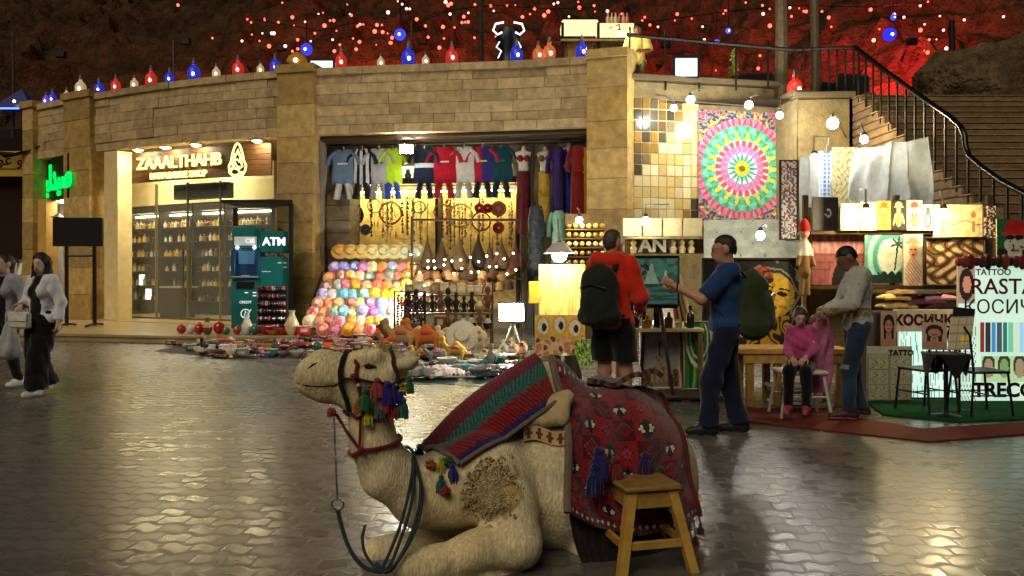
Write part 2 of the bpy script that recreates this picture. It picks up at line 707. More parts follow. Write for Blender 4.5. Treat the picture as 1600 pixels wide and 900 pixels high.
def paving_material():
	m, nt, b, mt = nodes_of('wavy_paving', .3)
	tc = nt.nodes.new('ShaderNodeTexCoord')
	mp = nt.nodes.new('ShaderNodeMapping')
	mp.inputs['Rotation'].default_value = (0, 0, math.radians(5))
	nt.links.new(tc.outputs['Object'], mp.inputs['Vector'])
	sp = nt.nodes.new('ShaderNodeSeparateXYZ')
	nt.links.new(mp.outputs[0], sp.inputs[0])
	x, y = sp.outputs[0], sp.outputs[1]
	wob = nt.nodes.new('ShaderNodeTexNoise')
	wob.inputs['Scale'].default_value = 2.2
	nt.links.new(tc.outputs['Object'], wob.inputs['Vector'])
	yw = mt('ADD', y, mt('MULTIPLY', mt('SINE', mt('MULTIPLY', x, 2 * math.pi / .165)), .02))
	yw = mt('ADD', yw, mt('MULTIPLY', wob.outputs['Fac'], .13))
	ry = mt('DIVIDE', yw, .155)
	row = mt('FLOOR', ry)
	fy = mt('FRACT', ry)
	xs = mt('ADD', mt('DIVIDE', x, .165), mt('MULTIPLY', row, .5))
	colm = mt('FLOOR', xs)
	fx = mt('FRACT', xs)
	ey = mt('MINIMUM', fy, mt('SUBTRACT', 1, fy))
	ex = mt('ADD', mt('MULTIPLY', mt('MINIMUM', fx, mt('SUBTRACT', 1, fx)), 2.), .035)
	e = mt('MINIMUM', ey, ex)
	mr = nt.nodes.new('ShaderNodeMapRange')
	mr.interpolation_type = 'SMOOTHSTEP'
	mr.inputs['From Max'].default_value = .2
	nt.links.new(e, mr.inputs['Value'])
	joint = mr.outputs['Result']
	cmb = nt.nodes.new('ShaderNodeCombineXYZ')
	nt.links.new(row, cmb.inputs[0])
	nt.links.new(colm, cmb.inputs[1])
	wh = nt.nodes.new('ShaderNodeTexWhiteNoise')
	nt.links.new(cmb.outputs[0], wh.inputs['Vector'])
	n1 = nt.nodes.new('ShaderNodeTexNoise')
	n1.inputs['Scale'].default_value = 9
	n1.inputs['Detail'].default_value = 6
	nt.links.new(tc.outputs['Object'], n1.inputs['Vector'])
	n0 = nt.nodes.new('ShaderNodeTexNoise')
	n0.inputs['Scale'].default_value = .45
	n0.inputs['Detail'].default_value = 4
	nt.links.new(tc.outputs['Object'], n0.inputs['Vector'])
	cr = nt.nodes.new('ShaderNodeValToRGB')
	cr.color_ramp.elements[0].position, cr.color_ramp.elements[1].position = .25, .8
	cr.color_ramp.elements[0].color = (.078, .069, .056, 1)
	cr.color_ramp.elements[1].color = (.145, .130, .106, 1)
	tone = mt('ADD', mt('MULTIPLY', wh.outputs['Value'], .3), mt('ADD', mt('MULTIPLY', n1.outputs['Fac'], .35), mt('MULTIPLY', n0.outputs['Fac'], .4)))
	nt.links.new(tone, cr.inputs[0])
	mx = nt.nodes.new('ShaderNodeMix')
	mx.data_type = 'RGBA'
	mx.inputs[6].default_value = (.075, .067, .056, 1)
	nt.links.new(joint, mx.inputs[0])
	nt.links.new(cr.outputs[0], mx.inputs[7])
	nt.links.new(mx.outputs[2], b.inputs['Base Color'])
	rg = mt('ADD', mt('ADD', mt('ADD', .11, mt('MULTIPLY', wh.outputs['Value'], .08)), mt('MULTIPLY', n0.outputs['Fac'], .24)), mt('MULTIPLY', mt('SUBTRACT', 1, joint), .15))
	nt.links.new(rg, b.inputs['Roughness'])
	b.inputs['Specular IOR Level'].default_value = .9
	h = mt('ADD', mt('MULTIPLY', joint, .5), mt('ADD', mt('MULTIPLY', n1.outputs['Fac'], .5), mt('MULTIPLY', wh.outputs['Value'], .22)))
	bp = nt.nodes.new('ShaderNodeBump')
	bp.inputs['Strength'].default_value = .2
	bp.inputs['Distance'].default_value = .007
	nt.links.new(h, bp.inputs['Height'])
	nt.links.new(bp.outputs[0], b.inputs['Normal'])
	return m


PAVING = paving_material()
g = MB((.1, .1, .09))
g.grid(lambda u, v: (-60 + 130 * u, -25 + 145 * v, 0), 8, 8)
struct(g.build('plaza_ground', PAVING, smooth=0))

# facade line: photo column -> distance
_fx = np.array([-40, 60, 150, 300, 440, 600, 800, 980])
_fd = np.array([26.3, 24.2, 22.4, 21.0, 20.2, 19.6, 19.0, 18.5])
_fc = np.polyfit(_fx, _fd, 3)


def FD(px):
	return float(np.polyval(_fc, px))


def FQ(px, off=0., z=0.):
	"""plan point on the facade seen at photo column px, pushed off towards the plaza"""
	d = FD(px)
	p = Vector(((px - 800) / F * d, d, 0))
	d2 = FD(px + 2)
	q = Vector(((px + 2 - 800) / F * d2, d2, 0))
	t = (q - p).normalized()
	n = Vector((t.y, -t.x, 0))
	r = p + n * off
	r.z = z
	return r


def ix(px, off):
	"""facade column whose point at this offset is seen at photo column px"""
	q = px
	for _ in range(6):
		p = FQ(q, off)
		q += px - (800 + F * p.x / p.y)
	return q


def FV(px, off=0., z=0.):
	return FQ(ix(px, off), off, z)


def FT(px):
	a, b = FQ(px), FQ(px + 2)
	t = (b - a).normalized()
	return t, Vector((t.y, -t.x, 0))


VUP = Vector((0, 0, 1))
ZT, ZB, ZSLAB = 6.3, 4.72, .16

bld = thing('shop_building', 'long curved sandstone building with a row of lit shops at the back of the plaza', 'building')
STN = [hx(c) for c in ('#bda67c', '#b8a078', '#c4ad82', '#b29a72', '#bfa67a', '#b5a17c', '#aa946e')]


def stone_strip(mb, p0, p1, z0, z1, off0, off1, courses, rnd, lmin=.5, lmax=1.2, cols=STN, jig=.018):
	"""coursed masonry between two photo columns on the facade curve"""
	L = (FQ(p1) - FQ(p0)).length
	hs = [rnd.uniform(.85, 1.15) for _ in range(courses)]
	tot = sum(hs)
	z = z0
	for hgt in hs:
		hgt = hgt / tot * (z1 - z0)
		s = 0.
		while s < L - 1e-6:
			ln = min(rnd.uniform(lmin, lmax), L - s)
			if L - s - ln < lmin * .4:
				ln = L - s
			a, b = p0 + (p1 - p0) * s / L, p0 + (p1 - p0) * (s + ln) / L
			o = off1 + rnd.uniform(-jig, jig)
			gp = .003
			q = [FQ(a, off0), FQ(b, off0), FQ(b, o), FQ(a, o)]
			t = (q[1] - q[0]).normalized()
			q = [q[0] + t * gp, q[1] - t * gp, q[2] - t * gp, q[3] + t * gp]
			vs = [Vector((v.x, v.y, zz)) for zz in (z + gp, z + hgt - gp) for v in q]
			# slightly pulled-in front corners so that joints read as grooves
			ce = sum(vs, Vector()) / 8
			bev = .012
			fr = [vs[2], vs[3], vs[7], vs[6]]
			n_ = (q[2] - q[1]).normalized()
			cf = sum(fr, Vector()) / 4
			inn = [v + (cf - v).normalized() * bev + n_ * .010 for v in fr]
			vs2 = vs + inn
			mb.use(jit(rnd.choice(cols), .07, rnd))
			mb.add(vs2, [(0, 1, 5, 4), (1, 2, 6, 5), (3, 0, 4, 7), (0, 3, 2, 1), (4, 5, 6, 7),
						(8, 9, 3, 2), (9, 10, 7, 3), (10, 11, 6, 7), (11, 8, 2, 6), (8, 11, 10, 9)])
			s += ln
		z += hgt
	return mb


rnd = random.Random(3)
mb = MB()
for a, b in ((52, 110), (147, 440), (492, 921)):
	mb = MB()
	stone_strip(mb, a, b, ZB, ZT - .17, -.35, 0, 6, rnd)
	part(mb, 'parapet', STONE, bld, smooth=20)
	mb = MB()
	stone_strip(mb, a, b, ZT - .17, ZT, -.42, .07, 1, rnd, .9, 1.5)
	part(mb, 'coping', STONE, bld, smooth=20)
PIL = [hx(c) for c in ('#b99a5c', '#ae9056', '#c2a56a', '#a68a5a')]
for a, b, z0 in ((44, 60, 0), (108, 149, ZSLAB), (438, 494, 0), (919, 984, 0)):
	mb = MB()
	stone_strip(mb, a, b, z0, ZT - .1, -.5, .16, 9, rnd, 2, 3, PIL, .006)
	stone_strip(mb, a - 2, b + 2, ZT - .098, ZT + .1, -.55, .22, 1, rnd, 2, 3, PIL, .004)
	stone_strip(mb, a - 2, b + 2, z0, z0 + .34, .166, .22, 1, rnd, 2, 3, PIL, .004)
	part(mb, 'pillar', STONE, bld, smooth=20)

# lintel, ceiling, inner walls of the shops
CREAM, DARK = hx('#d8c79a'), hx('#1d1813')


def fslab(mb, p0, p1, o0, o1, z0, z1, n=8, fix=True):
	"""solid following the facade between offsets o0 (back) and o1 (front)"""
	if fix:
		p0, p1 = ix(p0, o1), ix(p1, o1)
	for i in range(n):
		a, b = p0 + (p1 - p0) * i / n, p0 + (p1 - p0) * (i + 1) / n
		q = [FQ(a, o0), FQ(b, o0), FQ(b, o1), FQ(a, o1)]
		vs = [Vector((v.x, v.y, zz)) for zz in (z0, z1) for v in q]
		fs = [(0, 3, 2, 1), (4, 5, 6, 7), (3, 7, 6, 2), (0, 1, 5, 4)]
		if i == 0:
			fs.append((0, 4, 7, 3))
		if i == n - 1:
			fs.append((1, 2, 6, 5))
		mb.add(vs, fs)
	return mb


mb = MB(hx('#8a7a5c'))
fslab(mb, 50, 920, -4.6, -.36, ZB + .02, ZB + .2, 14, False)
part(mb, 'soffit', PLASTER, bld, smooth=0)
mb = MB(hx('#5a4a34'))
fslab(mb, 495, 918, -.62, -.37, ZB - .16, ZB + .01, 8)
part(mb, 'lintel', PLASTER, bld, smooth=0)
mb = MB(CREAM)
fslab(mb, 60, 470, -4.4, -4.2, 0, ZB, 8, False)
mb.use(hx('#c9b27c'))
fslab(mb, 432, 440, -4.19, -.52, ZSLAB, ZB, 1, False)
for e in (0, 1):
	q0, q1 = FV(158, -.52), FV(181, -4.19)
	k_ = Vector((-.08 * (1 - e), 0, 0))
	mb.grid(lambda u, v: q0.lerp(q1, u) + k_ + VUP * (ZSLAB + (ZB - ZSLAB) * v), 4, 4)
part(mb, 'shop_wall', PLASTER, bld, smooth=0)
mb = MB(hx('#8d7f68'))
fslab(mb, 470, 940, -2.4, -2.2, 0, ZB, 8, False)
part(mb, 'bazaar_wall', PLASTER, bld, smooth=0)
mb = MB()
stone_strip(mb, 495, 534, 0, ZB - .17, -1.2, -.52, 13, rnd, .5, .9, [hx('#6f6450'), hx('#7d7059'), hx('#625846')], .015)
part(mb, 'stone_pier', STONE, bld, smooth=20)
mb = MB(hx('#e2cf9a'))
fslab(mb, 163, 184, -.45, -.02, ZSLAB, ZB - .03, 1)
part(mb, 'entrance_pilaster', PLASTER, bld, smooth=0)
mb = MB(hx('#caa55a'))
fslab(mb, 50, 72, -.3, .02, 0, 3.55, 1)
part(mb, 'pharmacy_jamb', PLASTER, bld, smooth=0)
mb = MB(hx('#f0ead8'))
fslab(mb, 55, 108, -1.4, -1.3, 0, ZB, 2)
part(mb, 'pharmacy_wall', PLASTER, bld, smooth=0)
mb = MB().use((1, .97, .88), E('pharmacy_lamp_light', (1, .96, .85), 16))
fslab(mb, 70, 106, -1.2, -.3, 3.52, 3.56, 1)
o = part(mb, 'pharmacy_light_panel', None, bld, smooth=0)

# alcove on the right: wall running back, then forward, with its slab edge
AW = [Vector((2.45, 18.7, 0)), Vector((6.15, 19.55, 0)), Vector((6.3, 18.35, 0)), Vector((7.42, 18.3, 0)), Vector((7.45, 23, 0))]
mb = MB()
for i in range(4):
	a, b = AW[i], AW[i + 1]
	t = (b - a).normalized()
	n = Vector((t.y, -t.x, 0))
	ztop = (5.75, 5.3, 5.25, 5.25)[i]
	nn = max(2, int((b - a).length / .12))
	mb.use(hx('#8b7c58'))

	def f(u, v, a=a, b=b, n=n, zt=ztop):
		p = a.lerp(b, u)
		z = zt * v
		return p + n * (.02 * nz(p.x * 1.5, p.y * 1.5, z * 1.5) + .01 * nz(p.x * 6, p.y * 6, z * 6)) + Vector((0, 0, z))
	mb.grid(f, nn, 40)
part(mb, 'alcove_wall', STONE, bld, smooth=60)
mb = MB(hx('#6e614a'))
for i, z in ((0, 5.76), (1, 5.31), (2, 5.26)):
	a, b = AW[i], AW[i + 1]
	t = (b - a).normalized()
	n = Vector((t.y, -t.x, 0))
	c = (a + b) / 2 + n * -.1
	mb.box((c.x, c.y, z + .08), ((b - a).length + .2, .5, .13), .02, math.atan2(t.y, t.x))
part(mb, 'terrace_edge', PLASTER, bld, smooth=20)

# raised stone pavement before the left shops
mb = MB(hx('#a58f68'))
front = [(-400, 17.9), (-60, 17.4), (100, 17.45), (280, 16.8), (400, 16.6), (468, 16.7)]
bk = [(-400, 30), (-60, 26.0), (100, 23.2), (280, 21.4), (400, 20.6), (468, 20.2)]
fq = [((p - 800) / F * d, d) for p, d in front]
bq = [((p - 800) / F * d, d) for p, d in bk]
n = len(fq)
vs = [(x, y, 0.004) for x, y in fq] + [(x, y, ZSLAB - .05) for x, y in fq] + [(x, y - .03, ZSLAB - .05) for x, y in fq] + \
	[(x, y - .03, ZSLAB) for x, y in fq] + [(x, y, ZSLAB) for x, y in bq] + [(x, y, .004) for x, y in bq]
fs = []
for k in range(4):
	fs += [(k * n + i, k * n + i + 1, (k + 1) * n + i + 1, (k + 1) * n + i) for i in range(n - 1)]
fs.append((n - 1, 2 * n - 1, 3 * n - 1, 4 * n - 1, 5 * n - 1, 6 * n - 1))
mb.add(vs, fs)
FLAG = M('flagstone', .32, var=.3, vscale=2.5, bump=.25, bscale=12, spec=.5)
struct(mb.build('raised_pavement', FLAG, smooth=0))
# inner floor of the shops
mb = MB(hx('#9c8a66'))
fslab(mb, 100, 470, -4.2, .3, ZSLAB + .004, ZSLAB + .012, 6, False)
part(mb, 'shop_floor', FLAG, bld, smooth=0)

# terrace above the shops and the rocky hillside behind it
mb = MB(hx('#3a3026'))
for i in range(12):
	a, b = -40 + 85 * i, -40 + 85 * (i + 1)
	q = [FQ(a, -.36), FQ(b, -.36)]
	mb.add([q[0] + Vector((0, 0, 5.3)), q[1] + Vector((0, 0, 5.3)), (q[1].x + 2 * (b - 400) / 400, 31, 5.3), (q[0].x + 2 * (a - 400) / 400, 31, 5.3)], [(0, 1, 2, 3)])
mb.add([(2.5, 18.9, 5.295), (7.5, 18.4, 5.295), (11.2, 18.6, 5.295), (22, 31, 5.295), (2.5, 31, 5.295)], [(0, 1, 2, 3, 4)])
struct(mb.build('terrace', PLASTER, smooth=0))


def hill(x, y):
	y0 = 26.5 + 1.6 * nz(x * .09, 3) + (x < -12) * min(6., (-12 - x) * .6) - (x > 10) * min(2.5, (x - 10) * .5)
	t = max(0, y - y0)
	z = 5.0 + t * .62 + 1.7 * nz(x * .16, y * .2, 1) * min(1, t / 3) + .9 * nz(x * .45, y * .5, 4) * min(1, t / 2) + .5 * nz(x * 1.3, y * 1.3, 8) + .3 * nz(x * 3.1, y * 2.9, 5)
	# broken ledges
	st = 1.7 + .5 * nz(x * .2, 0, 9)
	k = (z - 5) / st
	fr = k - math.floor(k)
	fr = max(0, min(1, (fr - .55) / .35))
	z2 = 5 + (math.floor(k) + fr * fr * (3 - 2 * fr)) * st
	return z * .35 + z2 * .65


mb = MB()
hc = [hx('#463626'), hx('#4e3d2a'), hx('#32271c')]


def hcol(u, v):
	k = nz(u * 18, v * 14, 2) * .5 + .5
	return mix(hc[2], hc[1], max(0, min(1, k)))


mb.grid(lambda u, v: ((-38 + 84 * u) * (1 + .25 * v), 24 + 40 * v, hill((-38 + 84 * u) * (1 + .25 * v), 24 + 40 * v)), 300, 150, hcol)
hl = mb.build('hillside', ROCK, smooth=50)
struct(hl)

# rock bulge to the right of the stair head
rk = MB()
pr = [el((12.6, 20.5, 5.6), (1.7, 1.5, 1.75)), el((10.9, 20.6, 5.6), (1.2, 1.2, 1.35)), el((14.5, 21, 6.2), (2, 1.6, 1.8)), el((9.2, 21.5, 5.2), (1.6, 1.2, .9)),
	el((13.8, 19.2, 4.2), (2.2, 1.2, 2.2)), el((12.2, 19.6, 4.6), (1.0, .9, 1.6))]


def rw(X):
	out = np.zeros(X.shape[:-1])
	for f_, a_ in ((1.7, .22), (4.1, .09), (9., .04)):
		out += a_ * np.sin(f_ * X[..., 0] + 1.3 * np.sin(f_ * .7 * X[..., 2])) * np.sin(f_ * 1.1 * X[..., 2] + np.sin(f_ * X[..., 1])) * 1.4
	return out


organic(rk, pr, .09, .5, hx('#6b5b42'), warp=rw)
struct(rk.build('rock_outcrop', ROCK, smooth=60))

# ------------------------------------------------------------------ outdoor stairs on the right, with railing
stair = thing('stone_staircase', 'broad dark stone staircase climbing to the terrace on the right', 'staircase', (7.5, 9, 0))
mb = MB(hx('#4a3f30'))
NS = 31
for i in range(NS):
	z = (i + 1) * 5.25 / NS
	y = 9.2 + i * (18.25 - 9.2) / NS
	mb.use(jit(hx('#7a6448'), .18))
	mb.box((9.35 - 7.5, y + (18.35 - y) / 2 - 9, z - 5.25 / NS / 2 - .002), (3.7, 18.35 - y, 5.25 / NS - .012), .02)
	mb.use(jit(hx('#8a7252'), .18))
	mb.box((9.35 - 7.5, y + .17 - 9, z + .01), (3.74, .36, .03), .008)
part(mb, 'step_flight', STONE, stair, smooth=20)
mb = MB(hx('#4e4435'))
for i in range(5):
	mb.box((11.3 + .2 - 7.5, 9.6 + i * 1.9 - 9, 1.3 + i * .85), (.5, 1.86, 2.6 + i * 1.7), .03)
part(mb, 'side_wall', STONE, stair, smooth=20)

rail = thing('stair_railing', 'dark metal stair railing with long curved handrail and upright bars', 'railing', (7.5, 14, 0))
RX = 7.5


def RP(px, py):
	d = F * RX / (px - 800)
	return Vector((RX, d, CH + (HOR - py) / F * d))


hr = [RP(1336, 74), RP(1385, 112), RP(1440, 152), RP(1486, 184), RP(1501, 198), RP(1507, 212), RP(1508, 228), RP(1514, 244), RP(1535, 262), RP(1566, 284), RP(1620, 312)]
mb = MB(hx('#17130f'))
mb.tube([p - Vector((7.5, 14, 0)) for p in hr], .05, 10)
HRM = M('dark_enamel', .22, metal=.3, var=.1, spec=.6)
part(mb, 'handrail', HRM, rail)
for i in range(22):
	y = 18.0 - i * .36
	z0 = 5.25 - (18.3 - y) * .58
	zs = [p for p in hr]
	zt = None
	for a, b in zip(hr, hr[1:]):
		if b.y <= y <= a.y and a.y - b.y > 1e-6:
			zt = a.z + (b.z - a.z) * (a.y - y) / (a.y - b.y)
	if zt is None or zt - z0 < .15:
		continue
	mb = MB(hx('#221c16'))
	mb.box((0, y - 14, (z0 + zt) / 2), (.035, .035, zt - z0 - .04), .004)
	part(mb, 'baluster', METAL, rail)
tr = thing('terrace_railing', 'black flat-bar railing along the terrace edge above the alcove', 'railing', (4.5, 18.6, 5.35))
rp = [P(978, 54, 18.7), P(1105, 66, 19.0), P(1240, 78, 18.6), P(1336, 74, 18.3)]
base = Vector((4.5, 18.6, 5.35))
mb = MB(hx('#15110e'))
mb.tube([p - base for p in rp], .045, 6)
part(mb, 'top_rail', METAL, tr)
for px, d in ((984, 18.75), (1040, 18.85), (1092, 19.), (1150, 18.9), (1200, 18.75)):
	y = np.interp(px, [978, 1105, 1240, 1336], [54, 66, 78, 74])
	t_ = P(px, y, d) - base
	mb = MB(hx('#15110e'))
	mb.box((t_.x, t_.y, t_.z / 2 + .2), (.04, .04, t_.z - .4 + .35))
	part(mb, 'post', METAL, tr)
for i in range(8):
	px = 1243 + i * 13
	t_ = P(px, np.interp(px, [1240, 1336], [78, 74]), 18.45) - base
	mb = MB(hx('#2a241b'))
	mb.box((t_.x, t_.y, t_.z / 2), (.035, .035, t_.z), .004)
	part(mb, 'baluster', METAL, tr)

# ================================================================== left shops: pharmacy, perfume shop, cash machines
VX, VY, VZ = Vector((1, 0, 0)), Vector((0, 1, 0)), Vector((0, 0, 1))
LAMPW = E('warm_lamp', (1, .8, .48), 60)
LAMPC = E('white_lamp', (1, .95, .84), 80)
GOLD = E('gold_sign_light', (1, .82, .2), 2.6, False)


def oriented(px, off):
	"""origin and axes of a vertical plane parallel to the facade"""
	t, n = FT(px)
	return FV(px, off), t, n


# --- perfume shop sign: slatted board, lit letters, drop-shaped emblem
d0 = FD(300) + .45
o, t, n = oriented(302, -.42)
sg = thing('shop_sign', 'brown slatted shop sign with glowing gold letters and drop emblem over the perfume shop', 'sign')
mb = MB()
for i in range(6):
	for j in range(5):
		mb.use(jit(hx('#4a3018'), .3))
		a, b = 182 + (424 - 182) * j / 5, 182 + (424 - 182) * (j + 1) / 5
		fslab(mb, a, b - .3, -.5, -.44, 3.86 + i * .135, 3.985 + i * .135, 1)
part(mb, 'slatted_board', WOOD, sg, smooth=0)
c = FV(278, -.40, 4.32)
mb = MB().use((1, .85, .2))
mb.text('ZAAALTHAHB', c, t, n, .45, .05, .004)
part(mb, 'letters', GOLD, sg, smooth=0)
c = FV(278, -.40, 3.98)
mb = MB().use((1, .85, .2))
mb.text('PARFUMERIE SHOP', c, t, n, .23, .05, .003)
part(mb, 'small_letters', GOLD, sg, smooth=0)
c = FV(371, -.38, 4.28)
mb = MB(hx('#2a1d10'))
drop = []
for i in range(28):
	a = 2 * math.pi * i / 28
	r = .27 * (1 - .25 * math.sin(a) * (math.sin(a) > 0))
	drop.append((r * math.cos(a) * (1 if math.sin(a) < .2 else .8), -.16 + .36 * math.sin(a) * (1.55 if math.sin(a) > 0 else .8)))
mb.prism(drop, c - n * .05, t, VZ, n, .04)
part(mb, 'emblem_plate', PLAST, sg)
mb = MB().use((1, .85, .2))


def loop(pts, r=.022):
	mb.tube([c + t * x + VZ * y for x, y in pts], r, 6)


loop([(x, y) for x, y in drop] + [drop[0]], .026)
for k, (rx, ry, oy) in enumerate(((.17, .2, -.05), (.1, .12, -.12), (.2, .09, -.3))):
	loop([(rx * math.cos(a) - .03 * k, oy + ry * math.sin(a)) for a in np.linspace(.4 * k, .4 * k + 5.4, 18)])
loop([(-.1, .02), (.02, .25), (.1, -.02), (.16, -.2)], .02)
loop([(-.2, -.28), (-.08, -.05), (.02, -.25), (.1, -.4)], .02)
part(mb, 'emblem_tubes', GOLD, sg)

# --- ceiling spots over the perfume shop front
DL = E('downlight_glow', (1, .83, .5), 330)
for k, px in enumerate((176, 216, 259, 306, 402)):
	p = FV(px, -.2, ZB - .012)
	r = thing('ceiling_spot', ['round ceiling spot over the pale entrance pilaster', 'round ceiling spot above the left end of the gold lettering',
							'round ceiling spot above the middle of the gold lettering', 'round ceiling spot above the right end of the gold lettering',
							'round ceiling spot to the right of the drop emblem'][k], 'lamp', p, 0, 'ceiling spots of the perfume shop')
	mb = MB(hx('#d8d0c0'))
	mb.lathe([(.1, -.03), (.14, -.03), (.14, .0), (.1, .0)], n=18)
	part(mb, 'ring', METAL, r)
	mb = MB((1, .9, .7))
	mb.lathe([(0, -.07), (.07, -.06), (.099, -.03), (.099, -.012), (0, -.012)], n=18)
	part(mb, 'glowing_lens', DL, r)

# --- glass front with door
gf = thing('glass_shopfront', 'tall clear glass shopfront with paired steel door handles before the perfume shelves', 'shopfront')
GL = clear_glass('shop_glass', (.93, .96, .93), .07)
for a, b in ((188, 243), (243, 292), (292, 343), (343, 432)):
	mb = MB((1, 1, 1))
	fslab(mb, a + .5, b - .5, -.86, -.84, ZSLAB + .05, 3.82, 1)
	part(mb, 'glass_pane', GL, gf, smooth=0)
mb = MB(hx('#8d8468'))
for px in (186.5, 243, 292, 343, 431):
	fslab(mb, px - .9, px + .9, -.88, -.82, ZSLAB + .02, 3.84, 1)
part(mb, 'mullions', METAL, gf, smooth=0)
mb = MB(hx('#6d654d'))
fslab(mb, 188, 431, -.87, -.83, ZSLAB + .013, ZSLAB + .06, 4)
part(mb, 'bottom_rail', METAL, gf, smooth=0)
for px in (287, 297.5):
	a, b = FV(px, -.76, .75), FV(px, -.76, 2.05)
	mb = MB(hx('#d8d4c4'))
	mb.tube([FV(px, -.83, .85), a + VZ * .1, ], .018, 6)
	mb.tube([FV(px, -.83, 1.95), b - VZ * .1], .018, 6)
	mb.tube([a, b], .028, 8)
	part(mb, 'door_handle', STEEL, gf)

# --- display shelves with perfume
sh = thing('perfume_shelving', 'dark wall shelving lit warm along the top row inside the perfume shop', 'shelving')
SHD = -2.9
mb = MB(hx('#2b2118'))
fslab(mb, 196, 424, SHD - .45, SHD - .4, ZSLAB + .02, 3.5, 6)
part(mb, 'back_board', WOOD, sh, smooth=0)
bays = [(196, 248), (250, 300), (302, 350), (352, 424)]
shz = [.55, 1.0, 1.45, 1.9, 2.35, 2.78]
for a, b in bays:
	mb = MB(hx('#241b13'))
	for px in (a, b):
		fslab(mb, px - .6, px + .6, SHD - .39, SHD, ZSLAB + .02, 3.5, 1)
	part(mb, 'upright', WOOD, sh, smooth=0)
	for z in shz:
		mb = MB(hx('#33271b'))
		fslab(mb, a + .8, b - .8, SHD - .39, SHD, z, z + .03, 1)
		part(mb, 'shelf', WOOD, sh, smooth=0)
	mb = MB(hx('#201812'))
	fslab(mb, a, b, SHD - .39, SHD + .02, 3.3, 3.5, 1)
	part(mb, 'header', WOOD, sh, smooth=0)
	mb = MB((1, .85, .5))
	fslab(mb, a + 2, b - 2, SHD - .37, SHD - .33, 3.2, 3.24, 1)
	part(mb, 'light_strip', E('shelf_strip', (1, .86, .56), 26), sh, smooth=0)
mb = MB(hx('#e0cd96'))
fslab(mb, 190, 428, SHD - .3, SHD + .05, 3.52, 4.6, 6)
part(mb, 'cream_bulkhead', PLASTER, sh, smooth=0)
bm_kinds = []
for kk in range(5):
	mb = MB(jit(hx(['#c9a04a', '#d8c9a0', '#8a5a2a', '#e0e0d8', '#3a2a1a'][kk]), .1))
	w, h = random.uniform(.035, .06), random.uniform(.12, .2)
	mb.lathe([(w, 0), (w, h * .65), (w * .4, h * .75), (w * .4, h * .85)], n=8)
	mb.use(hx('#caa548'))
	mb.lathe([(w * .5, h * .86), (w * .5, h), (0, h)], n=8)
	bm_kinds.append(mb.mesh('perfume_bottle', GLOSSB))
for a, b in bays:
	for zi, z in enumerate(shz):
		px = a + 3.5
		while px < b - 3:
			top = zi == 5
			if random.random() < (1. if top else .9):
				o = bpy.data.objects.new('perfume_bottle', random.choice(bm_kinds))
				COL.objects.link(o)
				o.location = FV(px, SHD - .14, z + .032)
				s = 1.35 if top else random.uniform(1.0, 1.6)
				o.scale = (s, s, s)
				tag(o, 'small perfume bottle standing on the lit top shelf of the perfume shop' if top else 'small perfume bottle standing on a dark lower shelf of the perfume shop',
					'bottle', 'perfume bottles on the top shelf' if top else 'perfume bottles on the lower shelves')
			px += random.uniform(4.5, 6.0) if top else random.uniform(5, 8)
WHB = E('white_pack_glow', (1, .93, .75), 1.6, False)  # brightness of the boxes is emission put into their material
for k, (px, z, lab) in enumerate(((222, 1.03, 'tall white glowing box on the left bay of the perfume shelving'), (232, .58, 'short white glowing box low in the left bay of the perfume shelving'),
								(278, .58, 'pink white glowing box low in the second bay of the perfume shelving'))):
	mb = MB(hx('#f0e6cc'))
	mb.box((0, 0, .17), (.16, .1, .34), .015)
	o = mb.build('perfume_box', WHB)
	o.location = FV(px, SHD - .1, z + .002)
	tag(o, lab, 'box', 'glowing boxes on the perfume shelves')
mb = MB(hx('#5a4a33'))
q = thing('shop_counter', 'low dark display counter standing behind the glass of the perfume shop', 'counter')
mb = MB(hx('#3a2c1d'))
fslab(mb, 250, 282, -1.9, -1.4, ZSLAB + .014, 1.0, 1)
part(mb, 'body', WOOD, q, smooth=0)
mb = MB(hx('#c9c2a8'))
fslab(mb, 249, 283, -1.95, -1.35, 1.003, 1.05, 1)
part(mb, 'top', CERAM, q, smooth=0)
# grey air outlet boxes under the sign
for k, (a, b) in enumerate(((271, 310.5), (312, 355))):
	mb = MB(hx('#737a7c'))
	fslab(mb, a, b, -1.15, -.9, 3.4, 3.80, 1)
	for z in np.linspace(3.44, 3.76, 6):
		mb.use(hx('#565d60'))
		fslab(mb, a + 1.5, b - 1.5, -.899, -.885, z, z + .02, 1)
	o = mb.build('air_outlet', METAL, smooth=0)
	tag(o, ['left grey louvred air outlet box under the gold shop sign', 'right grey louvred air outlet box beneath the drop emblem'][k], 'air vent', 'air outlets over the perfume shop')
for k, px in enumerate((230, 320)):
	p = FV(px, -1.9, ZB - .02)
	mb = MB((1, .9, .7))
	mb.box((0, 0, 0), (1.1, .35, .03))
	o = mb.build('ceiling_panel', E('ceiling_panel_light', (1, .88, .66), 60), smooth=0, org=None)
	o.location = p
	tag(o, ['flat ceiling light inside the perfume shop on its left side', 'flat ceiling light inside the perfume shop on its right side'][k], 'lamp', 'ceiling panels of the perfume shop')

# --- pharmacy
ph = thing('pharmacy_sign', 'curved black fascia with bright green glowing letters over the pharmacy doorway', 'sign')
mb = MB(hx('#14110e'))


def ps(a, b, o0, o1, z0, z1, n=5):
	return fslab(mb, a, b, o0, o1, z0, z1, n)


